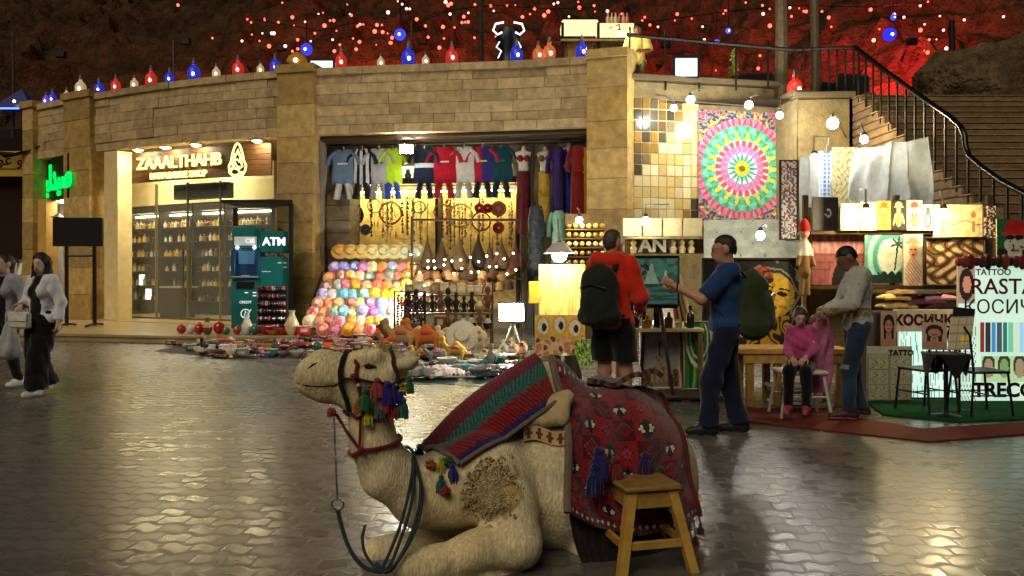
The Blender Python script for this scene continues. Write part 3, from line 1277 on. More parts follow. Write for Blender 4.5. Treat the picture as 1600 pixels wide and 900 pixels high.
pa, pb_ = P(59, 0, 25.0), P(106, 0, 22.95)
pa.z = pb_.z = 0
t_ = (pb_ - pa).normalized()
n_ = Vector((t_.y, -t_.x, 0))
Lp = (pb_ - pa).length
c = (pa + pb_) / 2 - n_ * .06
mb.box((c.x, c.y, 4.12), (Lp, .1, 1.25), .02, math.atan2(t_.y, t_.x))
part(mb, 'fascia', PLAST, ph, smooth=0)
GREEN = E('green_sign_light', (.0, 1, .12), 1.1)
mb = MB().use((0, 1, .1))
mb.text('ﺔﻴﻟﺪﻴﺻ', pa.lerp(pb_, .60) + Vector((0, 0, 4.12)), t_, n_, .98, .05, .03)
part(mb, 'letters', GREEN, ph, smooth=0)
mb = MB().use((0, 1, .1))
mb.text('ﺩ.', pa.lerp(pb_, .17) + Vector((0, 0, 4.0)), t_, n_, 1.1, .05, .035)
part(mb, 'doctor_letters', GREEN, ph, smooth=0)
hl_ = thing('hanging_lantern', 'small black lantern hanging in the bright pharmacy doorway', 'lantern', FV(91, -.1, 2.75))
mb = MB(hx('#15120f'))
mb.tube([(0, 0, .8), (0, 0, .36)], .012, 5)
part(mb, 'chain', METAL, hl_)
mb = MB(hx('#15120f'))
mb.lathe([(.0, .38), (.12, .3), (.22, .26), (.07, .22), (.07, .05), (.16, .0), (.0, 0)], n=8)
part(mb, 'body', METAL, hl_)

# --- black screen on a stand
st = thing('screen_stand', 'blank black screen on a tall two-legged stand before the yellow pillar', 'screen', G(128, 505 + 9))
b0 = st.location.copy()
st.location = Vector((P(122, 400, 19.6).x, 19.6, ZSLAB))
zt, zb_ = CH + (HOR - 340) / F * 19.6 - ZSLAB, CH + (HOR - 385) / F * 19.6 - ZSLAB
mb = MB(hx('#0e0c0b'))
mb.box((0, 0, (zt + zb_) / 2), (78 / F * 19.6, .09, zt - zb_), .02)
part(mb, 'screen', PLAST, st)
for x in (-.3, .36):
	mb = MB(hx('#15120f'))
	mb.tube([(x, .06, .02), (x, .06, zb_ + .1)], .045, 8)
	mb.tube([(x, -.35, .03), (x, .06, .07), (x, .45, .03)], .03, 6)
	part(mb, 'leg', METAL, st)
mb = MB(hx('#15120f'))
mb.tube([(-.3, .06, zb_ - .22), (.36, .06, zb_ - .22)], .03, 6)
part(mb, 'crossbar', METAL, st)

# --- cash machines under a dark canopy
cp = thing('atm_canopy', 'thin black canopy on posts over the two cash machines', 'canopy', (0, 0, 0))
mb = MB(hx('#15120f'))
cq = [P(346, 314, 19.5), P(398, 311, 20.6), P(452, 322, 20.3), P(452, 326, 18.9)]
cq = [P(345, 315, 18.9), P(457, 326, 18.9), P(457, 322, 20.4), P(385, 312, 20.4)]
z0 = 3.02
vs = [Vector((v.x, v.y, z0)) for v in cq] + [Vector((v.x, v.y, z0 + .07)) for v in cq]
mb.add(vs, [(0, 3, 2, 1), (4, 5, 6, 7), (0, 1, 5, 4), (1, 2, 6, 5), (2, 3, 7, 6), (3, 0, 4, 7)])
part(mb, 'roof_panel', METAL, cp, smooth=0)
for px, d in ((455, 19.0), (368, 20.35)):
	mb = MB(hx('#15120f'))
	v = P(px, 400, d)
	mb.box((v.x, v.y, (z0 + ZSLAB) / 2), (.09, .09, z0 - ZSLAB - .01))
	part(mb, 'post', METAL, cp)
TEAL, BLUE = hx('#0f6a6a'), hx('#16436b')
at1 = thing('cash_machine', 'blue and teal cash machine with screen and keypad on the left', 'cash machine', Vector((P(380, 0, 18.9).x, 19.3, ZSLAB)), math.radians(6))
w = .64
mb = MB(TEAL)
mb.box((0, 0, .55), (w, .7, 1.1), .02)
part(mb, 'lower_cabinet', PLAST, at1)
mb = MB(BLUE)
mb.box((0, .06, 1.46), (w, .58, .7), .02)
mb.box((-w / 2 + .05, -.28, 1.46), (.1, .2, .7), .02)
mb.box((w / 2 - .05, -.28, 1.46), (.1, .2, .7), .02)
part(mb, 'fascia', PLAST, at1)
mb = MB((.05, .14, .25))
mb.box((0, -.24, 1.62), (.36, .02, .3), .005)
part(mb, 'display', glow('atm_display', .35), at1)
mb = MB(hx('#8a9aa5'))
mb.box((0, -.36, 1.18), (w - .06, .28, .04), .01)
for i in range(4):
	for j in range(3):
		mb.use(hx('#d8dde0'))
		mb.box((-.06 + j * .06, -.42 + i * .05, 1.207), (.04, .035, .015))
part(mb, 'keypad', PLAST, at1)
mb = MB(hx('#0b0b0c'))
mb.box((0, -.356, .98), (.4, .012, .16), .004)
part(mb, 'cash_slot', PLAST, at1)
mb = MB(TEAL)
mb.box((0, 0, 2.08), (w, .5, .5), .02)
part(mb, 'header', PLAST, at1)
mb = MB(hx('#c9ced6'))
mb.box((-.02, -.258, 2.0), (.5, .012, .2), .004)
part(mb, 'header_panel', glow('atm_header_glow', .15), at1)
mb = MB(hx('#e8f0f0'))
mb.text('CIB', (.08, -.27, 2.0), VX, -VY, .14, .006, .004)
mb.text('CREDIT', (0, -.355, .6), VX, -VY, .08, .006, .001)
ring = [(.0 + .1 * math.cos(a), -.354, .34 + .1 * math.sin(a)) for a in np.linspace(.6, 5.8, 16)]
mb.tube(ring, .012, 5)
mb.tube([(-.03, -.354, .27), (.0, -.354, .4), (.06, -.354, .33), (.12, -.354, .44)], .012, 5)
for x, z in ((.02, .82), (.2, .82), (.2, .75)):
	mb.box((x, -.354, z), (.08, .008, .025))
part(mb, 'marks', glow('atm_marks_glow', .5), at1, smooth=0)
for x in (-.2, .18):
	mb = MB((1, 1, 1))
	mb.ball((x, -.26, 1.85), .03, 8, 6)
	part(mb, 'lamp_dot', E('atm_dot', (.9, .95, 1), 14), at1)
at2 = thing('cash_machine', 'plain teal cash machine with white ATM lettering on the right', 'cash machine', Vector((P(423, 0, 18.9).x, 19.35, ZSLAB)), math.radians(8))
w = .66
mb = MB(TEAL)
mb.box((0, 0, .82), (w, .66, 1.64), .02)
part(mb, 'cabinet', PLAST, at2)
mb = MB(hx('#0d5f5c'))
mb.box((0, -.02, 1.98), (w, .62, .5), .02)
part(mb, 'header', PLAST, at2)
mb = MB(hx('#f2f6f4'))
mb.text('ATM', (.0, -.34, 1.98), VX, -VY, .25, .012, .008)
part(mb, 'letters', glow('atm_letter_glow', .9), at2, smooth=0)
mb = MB(hx('#d8e6e4'))
for x, z in ((.12, 1.5), (.24, 1.5), (.24, 1.4)):
	mb.box((x, -.334, z), (.08, .008, .03))
mb.box((-.18, -.334, 1.3), (.2, .008, .02))
mb.box((-.02, -.334, .62), (.26, .008, .025))
part(mb, 'marks', PLAST, at2, smooth=0)

# --- dark neighbouring stall at the far left
ls = thing('dark_stall', 'dark red stall building at the left edge beyond the pharmacy', 'building')
X1 = P(50, 0, 24.8).x
mb = MB(hx('#2c1512'))
mb.box((X1 - 4.0, 26.2, 3.4), (8, 2.4, 4.7))
part(mb, 'upper_wall', PLASTER, ls)
mb = MB(hx('#3a2417'))
mb.box((X1 - 4.0, 25.6, .55), (7.98, 1.2, 1.0 + .1), .02)
mb.box((X1 - .15, 25.5, 2.0), (.3, 1.3, 3.9))
part(mb, 'counter', WOOD, ls)
mb = MB(hx('#1a0d0b'))
mb.box((X1 - 4, 25.4, 5.2), (8.3, 1.5, .5), .04)
part(mb, 'cornice', PLASTER, ls)
sn = thing('stall_sign', 'dim yellow signboard with dark Arabic lettering on the stall at the left edge', 'sign', P(8, 256, 24.6))
mb = MB(hx('#b8913a'))
mb.box((0, 0, 0), (1.66, .08, .74), .01)
part(mb, 'board', glow('stall_sign_glow', .12, .5), sn)
mb = MB(hx('#3a230c'))
mb.text('ﺓﺩﻮﻋ ﻮﺑﺍ', (.1, -.05, .1), VX, -VY, .46, .012, .004)
mb.box((.2, -.046, -.16), (.9, .012, .03))
part(mb, 'letters', PLAST, sn, smooth=0)
for k, (px, py, cc) in enumerate(((8, 320, '#7a8aa8'), (20, 324, '#5a5550'), (36, 322, '#a8a8a0'), (28, 326, '#6a5a48'))):
	mb = MB(hx(cc))
	mb.lathe([(.0, 0), (.14, .02), (.18, .15), (.1, .3), (.06, .36), (.1, .4), (.0, .42)], n=10)
	o = mb.build('pottery_jar', CERAM)
	o.location = P(px, py + 18, 24.75)
	o.location.z = 1.118
	o.scale = (1.5, 1.5, 1.7)
	tag(o, ['bluish jar at the frame edge on the dark stall counter', 'dull brown-grey jar, second from left on the dark stall counter', 'whitish jar nearest the pharmacy on the dark stall counter',
			'tan jar between the grey and white jars on the dark stall counter'][k], 'jar', 'jars on the dark stall')

# ================================================================== souvenir shop in the middle
BW = -2.15     # offset of the bazaar's display wall
# rolled grey curtain beside the pillar
cu = MB()


def cur(u, v):
	p = FV(496 + 4 * math.sin(v * 5), -.3, 4.6 - 4.3 * v)
	a = 2 * math.pi * u
	r = (.13 + .05 * math.sin(v * 9 + 1) - .07 * math.exp(-((v - .72) / .04) ** 2)) * (1 + .16 * math.sin(5 * a + 3 * v))
	return p + Vector((r * math.cos(a), r * math.sin(a), 0))


cu.grid(cur, 30, 50, lambda u, v: jit(hx('#7e7468'), .08))
tag(cu.build('gathered_curtain', CLOTH), 'grey curtain gathered and tied against the pillar at the left of the souvenir shop', 'curtain')
mb = MB(hx('#4b3c2a'))
mb.tube([FV(500, -.28, 4.66), FV(920, -.28, 4.66)], .07, 10)
tag(mb.build('awning_roller', METAL), 'long brown rolled awning tube along the lintel above the football shirts', 'awning')

# --- lit display wall
dp = thing('display_wall', 'warm lit cream display wall in two framed bays behind the hanging dreamcatchers', 'display wall')
Z0, Z1 = .5, 3.52
for a, b in ((541, 680), (684, 806)):
	mb = MB()

	def bcol(u, v):
		k = nz(u * 22, v * 30, a) * .5 + .5
		return mix(hx('#c9b078'), hx('#8f7644'), max(0, min(1, k * 1.1)))
	A, B = ix(a, BW + .2), ix(b, BW + .2)
	mb.grid(lambda u, v: FQ(A + (B - A) * u, BW + .2 + .015 * nz(u * 20, v * 30), Z0 + (Z1 - Z0) * v), 46, 60, bcol, .03)
	part(mb, 'backing_cloth', CLOTH, dp)
	mb = MB((1, .85, .4))
	fslab(mb, a + 3, b - 3, BW + .55, BW + .60, 3.47, 3.5, 1)
	part(mb, 'light_strip', E('display_strip', (1, .82, .34), 130), dp, smooth=0)
mb = MB(hx('#1c150e'))
for px in (538, 682, 808):
	fslab(mb, px - 2, px + 2, BW + .2, BW + .75, .05, 3.66, 1)
part(mb, 'frame_posts', WOOD, dp, smooth=0)
mb = MB(hx('#1c150e'))
fslab(mb, 535, 811, BW + .2, BW + .8, 3.66, 3.78, 4)
part(mb, 'frame_beam', WOOD, dp, smooth=0)

# --- football shirts on the rail
rl = MB(hx('#2a241e'))
rl.tube([FV(515, -.42, 4.5), FV(918, -.42, 4.5)], .025, 6)
tag(rl.build('hanging_rail', METAL), 'thin dark rail carrying the row of football shirts and dresses', 'rail')


def shirt_outline():
	h = [(0, 0), (.24, 0), (.245, -.0), (.24, .42), (.27, .38), (.40, .46), (.29, .70), (.12, .78), (.07, .74), (0, .72)]
	r = [(x, y) for x, y in h[1:]]
	return r + [(-x, y) for x, y in reversed(h[1:-1])]


def make_shirt(lab, cols, pattern, px, shorts, w=1., mark=None):
	off = -.42
	p = FV(px, off, 3.56)
	t, n = FT(ix(px, off))
	r = thing('football_shirt', lab, 'shirt', p, math.atan2(t.y, t.x) + random.uniform(-.12, .12), 'football shirts hanging over the souvenir shop')
	mb = MB()
	c0, c1 = hx(cols[0]), hx(cols[1])

	def half(v):      # half width of body at height
		return .25 + .012 * math.sin(v * 9)

	def cf(u, v):
		x = (u - .5) * .5
		if pattern == 'stripes':
			return c0 if int(u * 7) % 2 == 0 else c1
		if pattern == 'sash':
			return c1 if .42 < v < .56 else c0
		if pattern == 'halves':
			return c0 if u < .5 else c1
		if pattern == 'yoke':
			return c1 if v > .78 else c0
		return c0
	for sg in (1, -1):
		mb.grid(lambda u, v: ((u - .5) * 2 * half(v) * (1 - .35 * max(0, v - .86) / .14), sg * -.055 * math.sin(math.pi * min(1, max(0, u))) ** .5 * (1 + .3 * nz(u * 5, v * 5, px)),
							.78 * v - (.05 * (1 - abs(u - .5) * 5) if v > .95 and abs(u - .5) < .2 else 0)), 21, 16, cf)
	part(mb, 'body', CLOTH, r, smooth=80)
	for sx in (1, -1):
		mb = MB(c1 if pattern in ('plain2', 'yoke') else c0)
		mb.tube([(sx * .17, 0, .72), (sx * .3, 0, .6), (sx * .36, 0, .44)], [.07, .085, .09], 8, True, .6)
		part(mb, 'sleeve', CLOTH, r)
	if mark:
		mb = MB(hx(mark))
		mb.box((0, -.064, .46), (.22, .008, .035))
		part(mb, 'chest_mark', CLOTH, r, smooth=0)
	if shorts:
		mb = MB(hx(shorts))
		for sx in (1, -1):
			mb.tube([(sx * .09, 0, .02), (sx * .13, 0, -.18), (sx * .15, 0, -.32)], [.13, .13, .14], 10, True, .5)
		part(mb, 'shorts', CLOTH, r)
	mb = MB(hx('#d8d0c4'))
	mb.tube([(0, 0, .70), (0, 0, .78), (.0, 0, .86)], .012, 5)
	part(mb, 'hanger', PLAST, r)
	r.scale = (w * 1.22, 1.1, 1.1)
	return r


make_shirt('pale blue football shirt with white shorts at the left end of the rail', ('#5f7897', '#8aa0b8'), 'plain', 537, '#b9b6b0', .95, '#c9d0d6')
make_shirt('black and white striped football shirt with black shorts', ('#1a1c24', '#c8ccd2'), 'stripes', 566, '#101018', .9)
make_shirt('plain grey-white football shirt left of the neon yellow one', ('#a9aab0', '#a9aab0'), 'plain', 592, '#7f828c', .9, '#5a5f70')
make_shirt('neon yellow football shirt with bright blue shorts beside the white floodlight', ('#b8e02a', '#d8e8f0'), 'plain', 614, '#1f3fae', .75)
make_shirt('dark navy football shirt with white hem to the right of the floodlight', ('#15223a', '#d0d6dc'), 'sash', 663, '#10131f', .85)
make_shirt('crimson football shirt with white chest lettering', ('#a5122a', '#a5122a'), 'plain', 694, '#8e1226', 1., '#e0c0c0')
make_shirt('white football shirt with red trim hanging between two red ones', ('#b9b7b2', '#b9b7b2'), 'plain', 725, '#a9a7a4', .85, '#a03040')
make_shirt('half red half blue football shirt with dark shorts', ('#9a1436', '#2a2a6a'), 'halves', 754, '#16162a', .9, '#d8b040')
make_shirt('dark teal football shirt at the right end of the shirts', ('#0d3742', '#0d3742'), 'plain', 783, '#0c2c36', .9, '#30606a')
WGL = E('wall_gap_glow', (1, .93, .78), 1.1, False)  # emissive strips stand in for the lit wall behind the shirts
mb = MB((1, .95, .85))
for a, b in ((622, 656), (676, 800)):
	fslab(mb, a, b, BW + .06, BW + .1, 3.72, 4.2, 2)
o = mb.build('wall_glow_strip', WGL, smooth=0)
tag(o, 'glowing strip standing in for lit white wall glimpsed between the hanging football shirts', 'wall strip')
# shelf of small white things under the shirts
mb = MB(hx('#2c2218'))
fslab(mb, 536, 812, BW + .22, BW + .8, 3.785, 3.81, 3)
tag(mb.build('upper_shelf', WOOD, smooth=0), 'long dark shelf under the football shirts holding small figurines', 'shelf')
for k in range(16):
	px = 560 + k * 15.5
	mb = MB(jit(hx(random.choice(['#b8b4a8', '#8a8578', '#d0ccc0', '#6a6458'])), .1))
	h = random.uniform(.14, .26)
	mb.lathe([(.07, 0), (.09, h * .3), (.05, h * .6), (.06, h * .8), (0, h)], n=8)
	o = mb.build('pale_figurine', CERAM)
	o.location = FV(px, BW + .7, 3.812)
	tag(o, 'small pale figurine on the upper shelf below the football shirts', 'figurine', 'figurines on the upper shelf')

# --- dance costumes on torsos at the right of the rail
def costume(lab, px, off, ztop, L, top, skirt, mat, bare=True, w=.2):
	p = FV(px, off, ztop)
	r = thing('dance_dress', lab, 'dress', p, random.uniform(-.2, .2), 'dance dresses at the right of the souvenir shop')
	mb = MB(hx('#b8b0a8'))
	if bare:
		organic(mb, [el((0, 0, -.18), (.16, .10, .16)), el((0, 0, -.4), (.125, .09, .16)), rc((0, 0, -.05), (0, 0, .06), .05, .045), rc((-.15, 0, -.08), (.15, 0, -.08), .05, .05)],
				.018, .06, hx('#b4aca2'))
		part(mb, 'torso_form', PLAST, r)
	mb = MB(hx(top))
	if bare:
		for sx in (-1, 1):
			mb.ball((sx * .075, -.07, -.2), (.085, .07, .08), 10, 8)
		mb.tube([(-.165, 0, -.21), (-.15, -.08, -.215), (.15, -.08, -.215), (.165, 0, -.21)], .025, 6)
	else:
		mb.lathe([(.09, .0), (.16, -.1), (.17, -.25), (.13, -.42), (.16, -.6)], n=16)
		for sx in (-1, 1):
			mb.tube([(sx * .15, 0, -.05), (sx * .23, 0, -.3), (sx * .25, -.02, -.6)], [.05, .055, .06], 8)
	part(mb, 'top', mat, r)
	mb = MB(hx(skirt))

	def sk(u, v):
		a = 2 * math.pi * u
		rr = (.155 + (w - .1) * .25 * v + .02 * v * math.sin(7 * a + 3 * v))
		return Vector((rr * math.cos(a), rr * .75 * math.sin(a), -.5 - (L - .5) * v))
	mb.grid(sk, 32, 22, lambda u, v: jit(hx(skirt), .25))
	part(mb, 'skirt', mat, r)
	mb = MB(hx('#2a2420'))
	mb.tube([(0, 0, .05), (0, 0, 4.46 - ztop)], .01, 5)
	part(mb, 'hook', METAL, r)


costume('crimson sequin bra and skirt costume on a white torso, nearest the shirts', 818, -.25, 4.28, 1.95, '#6e0e1e', '#520c18', SEQUIN)
costume('mustard and grey two-piece dress behind the crimson one', 852, -.5, 4.3, 1.7, '#5a4a2a', '#9a7a2a', CLOTH)
costume('deep purple sequin dress second from the pillar side', 872, -.25, 4.32, 1.75, '#2c145a', '#2a1450', SEQUIN, False)
costume('royal blue bra top and skirt on a white torso', 889, -.45, 4.36, 1.7, '#16349a', '#15307e', SEQUIN)
costume('plain red long dress hanging against the pillar', 903, -.2, 4.34, 1.8, '#6e1010', '#640e0e', CLOTH, False)
costume('mustard yellow gown hanging nearest the pillar', 914, -.3, 4.3, 1.95, '#a07018', '#9a6c16', CLOTH, False)
costume('pale green wrap skirt on a low form near the blank easel', 873, -.1, 2.85, 1.2, '#7aa890', '#8ab89a', CLOTH, False)
mb = MB(hx('#3a4046'))
organic(mb, [el((0, 0, .4), (.2, .14, .35)), el((0, 0, .75), (.16, .12, .2)), rc((0, 0, -.5), (0, 0, .2), .2, .16)], .03, .1, hx('#3b4248'), warp=wrink(.02, 20))
o = mb.build('dark_costume', SEQUIN)
o.location = FV(838, .1, 2.05)
tag(o, 'dark glittering grey costume bundled below the crimson dress', 'dress')
mb = MB(hx('#23201c'))
fslab(mb, 824, 833, -.35, -.25, .0, 4.4, 1)
tag(mb.build('shop_post', METAL, smooth=0), 'dark vertical post at the right side of the souvenir shop', 'post')

# --- hanging round things on the lit wall
def ringthing(lab, px, py, d, R, cols, name='dreamcatcher', web=True, tails=3, disc=False):
	r = thing(name, lab, 'wall ornament', P(px, py, d), 0, 'round ornaments on the lit display wall')
	mb = MB(hx(cols[0]))
	cc = [(R * math.cos(a), 0, R * math.sin(a)) for a in np.linspace(0, 2 * math.pi, 25)]
	mb.tube(cc, max(.02, R * .1), 6, False)
	part(mb, 'hoop', WICK, r)
	if disc:
		mb = MB()
		rad = [0, .25, .5, .75, .97]
		for i in range(4):
			mb.use(hx(cols[(i + 1) % len(cols)]))
			a0, a1 = rad[i] * R, rad[i + 1] * R
			vs = [(q * math.cos(a), -.012, q * math.sin(a)) for q in (a0, a1) for a in np.linspace(0, 2 * math.pi, 25)[:-1]]
			mb.add(vs, [(k, (k + 1) % 24, 24 + (k + 1) % 24, 24 + k) for k in range(24)])
		part(mb, 'ringed_disc', WICK, r)
	elif web:
		mb = MB(hx(cols[1]))
		for k in range(7):
			a, b = 2 * math.pi * k / 7, 2 * math.pi * (k + 2) / 7
			mb.tube([(R * math.cos(a), 0, R * math.sin(a)), (R * .35 * math.cos((a + b) / 2), 0, R * .35 * math.sin((a + b) / 2)), (R * math.cos(b), 0, R * math.sin(b))], .007, 4)
		part(mb, 'web', WICK, r)
	for k in range(tails):
		mb = MB(hx(cols[-1]))
		x = (k - (tails - 1) / 2) * R * .5
		mb.tube([(x, 0, -R), (x + .01, 0, -R - .18), (x, -.01, -R - .26), (x, 0, -R - .42)], [.006, .006, .035, .004], 6, True, .4)
		part(mb, 'feather_tail', WICK, r)
	return r


DW = 20.9
ringthing('black and white ringed target disc with trailing feathers on the left bay', 551, 336, DW, .26, ['#2a2a30', '#d8d4c8', '#24303a', '#d0ccc0', '#1a2026'], tails=2, disc=True)
ringthing('small slate blue hoop just below the target disc', 571, 359, DW, .12, ['#4a5a70', '#6a7a90', '#5a6470'], tails=2, disc=True)
ringthing('wide brown and red dreamcatcher in the middle of the left bay', 610, 333, DW, .27, ['#8a5a30', '#a0522d', '#7a4a28'])
ringthing('pale hoop left of the brown dreamcatcher on the left bay', 585, 322, DW, .17, ['#9a8a60', '#b0a070', '#8a7a58'])
ringthing('thin grey hoop at the right of the left bay', 655, 324, DW, .15, ['#6a5f48', '#8a7d60', '#756a50'])
ringthing('orange-brown hoop at the left edge of the right bay', 690, 331, DW - .2, .19, ['#a0582a', '#b08050', '#8a5a30'], web=False, tails=0)
ringthing('large thin pale hoop beside the orange-brown hoop', 720, 337, DW - .1, .29, ['#a08a58', '#a89060', '#a08a58'], tails=0)
ringthing('small red hoop with dark eye, left of the red pair', 749, 325, DW - .2, .11, ['#9a2a24', '#d8c8b0', '#7a1a1a', '#9a2a24'], tails=0, disc=True)
ringthing('small red hoop with dark eye, right of the red pair', 762, 325, DW - .2, .11, ['#a03028', '#d8c8b0', '#7a1a1a', '#9a2a24'], tails=0, disc=True)
ringthing('woven brown disc beside the pair of small red hoops', 779, 326, DW - .2, .18, ['#9a3a2a', '#9a7a50', '#8a6a40'], tails=0, disc=True)
ringthing('large open red hoop with pale web below the red pair', 752, 346, DW - .25, .23, ['#8a3026', '#d0c4a8', '#8a3026'], tails=0)
ringthing('small red disc with fringe at the lower right of the hoops', 779, 356, DW - .3, .13, ['#a03028', '#c8a890', '#8a2a20', '#a03028'], tails=3, disc=True)
for k in range(46):       # strings of shells and beads
	bay = k % 2
	px = random.uniform(545, 668) if bay == 0 else random.uniform(690, 800)
	py = random.uniform(306, 318)
	L = random.uniform(.5, 1.25)
	mb = MB()
	z = 0
	x = 0
	cc = random.choice(['#8a7040', '#6a5a38', '#a89058', '#4a4434', '#b0a078', '#5a6a58', '#7a3a24'])
	while z < L:
		mb.use(jit(hx(cc), .3))
		rr = random.uniform(.012, .035)
		mb.ball((x + random.uniform(-.01, .01), 0, -z), (rr, rr * .6, rr * 1.2), 6, 4)
		z += rr * random.uniform(2, 3.4)
	mb.use(hx('#6a5a3a'))
	mb.tube([(0, 0, .02), (0, 0, -L)], .005, 4)
	o = mb.build('bead_string', CERAM)
	o.location = P(px, py, DW - .05)
	tag(o, 'string of shells and beads hanging on the %s bay of the lit display wall' % ('left' if bay == 0 else 'right'), 'bead string',
		'bead strings on the %s bay' % ('left' if bay == 0 else 'right'))

# --- straw hats in a row, above the bowls
for k, (px, cc) in enumerate(zip(np.linspace(531, 650, 8), ['#c99a4a', '#d2ac5e', '#d8bb6e', '#d9c98a', '#c9c28a', '#c4b888', '#bcbc94', '#b4b08e'])):
	mb = MB(hx(cc))
	Rm = Matrix.Rotation(math.radians(78), 3, 'X')
	mb.lathe([(.001, .15), (.09, .14), (.115, .0), (.215, -.02), (.22, -.005), (.115, .02), (.001, .1)], n=20, R_=Rm)
	o = mb.build('straw_hat', WICK)
	o.location = P(px, 393, 19.3)
	o.scale = (.95, .8, .8)
	tag(o, ['orange straw hat at the left end of the hat row', 'golden straw hat, second from left in the hat row', 'light golden straw hat, third from left in the hat row',
			'cream straw hat, fourth from left in the hat row', 'beige straw hat, fifth from left in the hat row', 'dull beige straw hat, sixth from left in the hat row',
			'pale greenish straw hat, seventh from left in the hat row', 'grey-green straw hat at the right end of the hat row'][k], 'hat', 'straw hats above the bowls')
mb = MB(hx('#241a10'))
mb.box(P(590, 400, 19.42), (128 / F * 19.4, .06, .05), .01)
tag(mb.build('hat_rail', WOOD), 'narrow dark rail the row of straw hats hangs from', 'rail')

# --- the bank of coloured bowls
PAL = [('lilac', '#b9a6d8'), ('pale violet', '#9c8fd0'), ('blue', '#6f84c8'), ('pink', '#d878b4'), ('sand', '#d8b478'), ('orange', '#e08a4a'), ('sky blue', '#9ab4e0'),
	('rose', '#c86a7a'), ('peach', '#e8a878'), ('mint', '#9cd0b0'), ('lime', '#b4cc60'), ('yellow', '#e8c840'), ('turquoise', '#7cc8d0'), ('cream', '#e8d8b0'),
	('coral', '#e0704e'), ('brown', '#a8704a'), ('red', '#cc2a22'), ('white', '#e4e0dc'), ('grey-green', '#8a9a80'), ('amber', '#e8a020')]
PALD = dict(PAL)
ROWS = [['lilac', 'pale violet', 'blue', 'pink', 'sand', 'orange', 'sky blue', 'rose', 'amber'],
		['orange', 'brown', 'amber', 'peach', 'grey-green', 'coral', 'grey-green', 'brown', 'amber'],
		['brown', 'grey-green', 'rose', 'amber', 'sand', 'coral', 'orange', 'peach', 'lime'],
		['lilac', 'white', 'turquoise', 'turquoise', 'mint', 'yellow', 'amber', 'yellow', 'cream'],
		['peach', 'coral', 'sand', 'rose', 'lime', 'pink', 'sky blue', 'lilac', 'orange'],
		['red', 'peach', 'mint', 'turquoise', 'lime', 'pale violet', 'pink', 'blue', 'cream', 'white'],
		['cream', 'peach', 'coral', 'rose', 'orange', 'sand', 'amber', 'yellow', 'mint', 'cream'],
		['coral', 'rose', 'amber', 'orange', 'red', 'red']]
rowname = ['top row', 'second row', 'third row', 'fourth row', 'fifth row', 'sixth row', 'seventh row', 'bottom row']
bank = thing('bowl_rack', 'stepped rack sloping back behind the bank of bright coloured bowls', 'rack', (0, 0, 0))
BOWLGLOW = glow('glazed_bowl_glow', .16, .2)  # bowls emit faintly, standing in for lamplight on the glaze
used_lab = {}
for r, row in enumerate(ROWS):
	v = r / 7
	py = 418 + (516 - 418) * v
	d = 19.0 - 1.7 * v
	x0, x1 = 521 - 42 * v, (643 if r == 0 else 640 - 18 * v)
	if r == 7:
		x0, x1 = 505, 595
	a, b = P(x0 - 12, py, d), P(x1 + 12, py, d)
	mb = MB(hx('#3a2718'))
	mb.box(((a.x + b.x) / 2, d + .12, a.z - .15), (b.x - a.x, .26, .03), .005)
	part(mb, 'step', WOOD, bank)
	for k, cn in enumerate(row):
		px = x0 + (x1 - x0) * k / (len(row) - 1) + random.uniform(-2.5, 2.5)
		mb = MB()
		base = jit(hx(PALD[cn]), .1)
		deep = mix(base, hx(random.choice(['#ffffff', '#803020', '#203060', '#f0c040'])), .35)
		# bowl standing on its rim edge, back of the bowl towards the viewer
		Rm = Matrix.Rotation(math.radians(random.uniform(62, 76)), 3, 'X') @ Matrix.Rotation(random.uniform(0, 6), 3, 'Z')
		prof = [(.0, .095), (.05, .09), (.052, .08), (.09, .055), (.12, .0), (.135, -.03), (.125, -.03), (.08, .045), (.0, .07)]
		n_ = 16
		if random.random() < .5:
			cs = [deep, deep, base, base, mix(base, (1, 1, 1), .25), base, base, base]
		else:
			cs = [base, base, mix(base, deep, .5), deep, base, base, base, base]
		mb.lathe(prof, n=n_, R_=Rm, cols=cs)
		pat = random.random()
		if pat < .65:
			alt = mix(base, hx(random.choice(['#ffffff', '#302040', '#a02030', '#f0e0a0', '#204060'])), .45)
			sec = random.choice([2, 4, 8])
			for i_ in range(1, 5):
				for q_ in range(n_):
					if (q_ * sec // n_) % 2 == (i_ % 2 if pat < .3 else 0):
						mb.c[i_ * n_ + q_] = alt
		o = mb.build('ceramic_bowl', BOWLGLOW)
		o.location = P(px, py + random.uniform(-2, 2), d - random.uniform(0, .05))
		s = random.uniform(1.02, 1.18)
		o.scale = (s, s * .8, s * 1.05)
		same = [q for q in row if q == cn]
		pos = ('at the left end' if k == 0 else 'at the right end' if k == len(row) - 1 else '%s from left' % ORD[k])
		tag(o, '%s glazed bowl %s in the %s of the bowl bank' % (cn, pos, rowname[r]), 'bowl', 'coloured bowls on the stepped rack')
for sx in (0, 1):
	mb = MB(hx('#2c1d12'))
	a = P((505, 655)[sx], 425, 19.25)
	b = P((466, 628)[sx], 530, 17.35)
	mb.tube([a, Vector((b.x, b.y, .04))], .03, 6)
	mb.tube([a, Vector((a.x, a.y + .25, .0))], .03, 6)
	part(mb, 'side_bar', WOOD, bank)

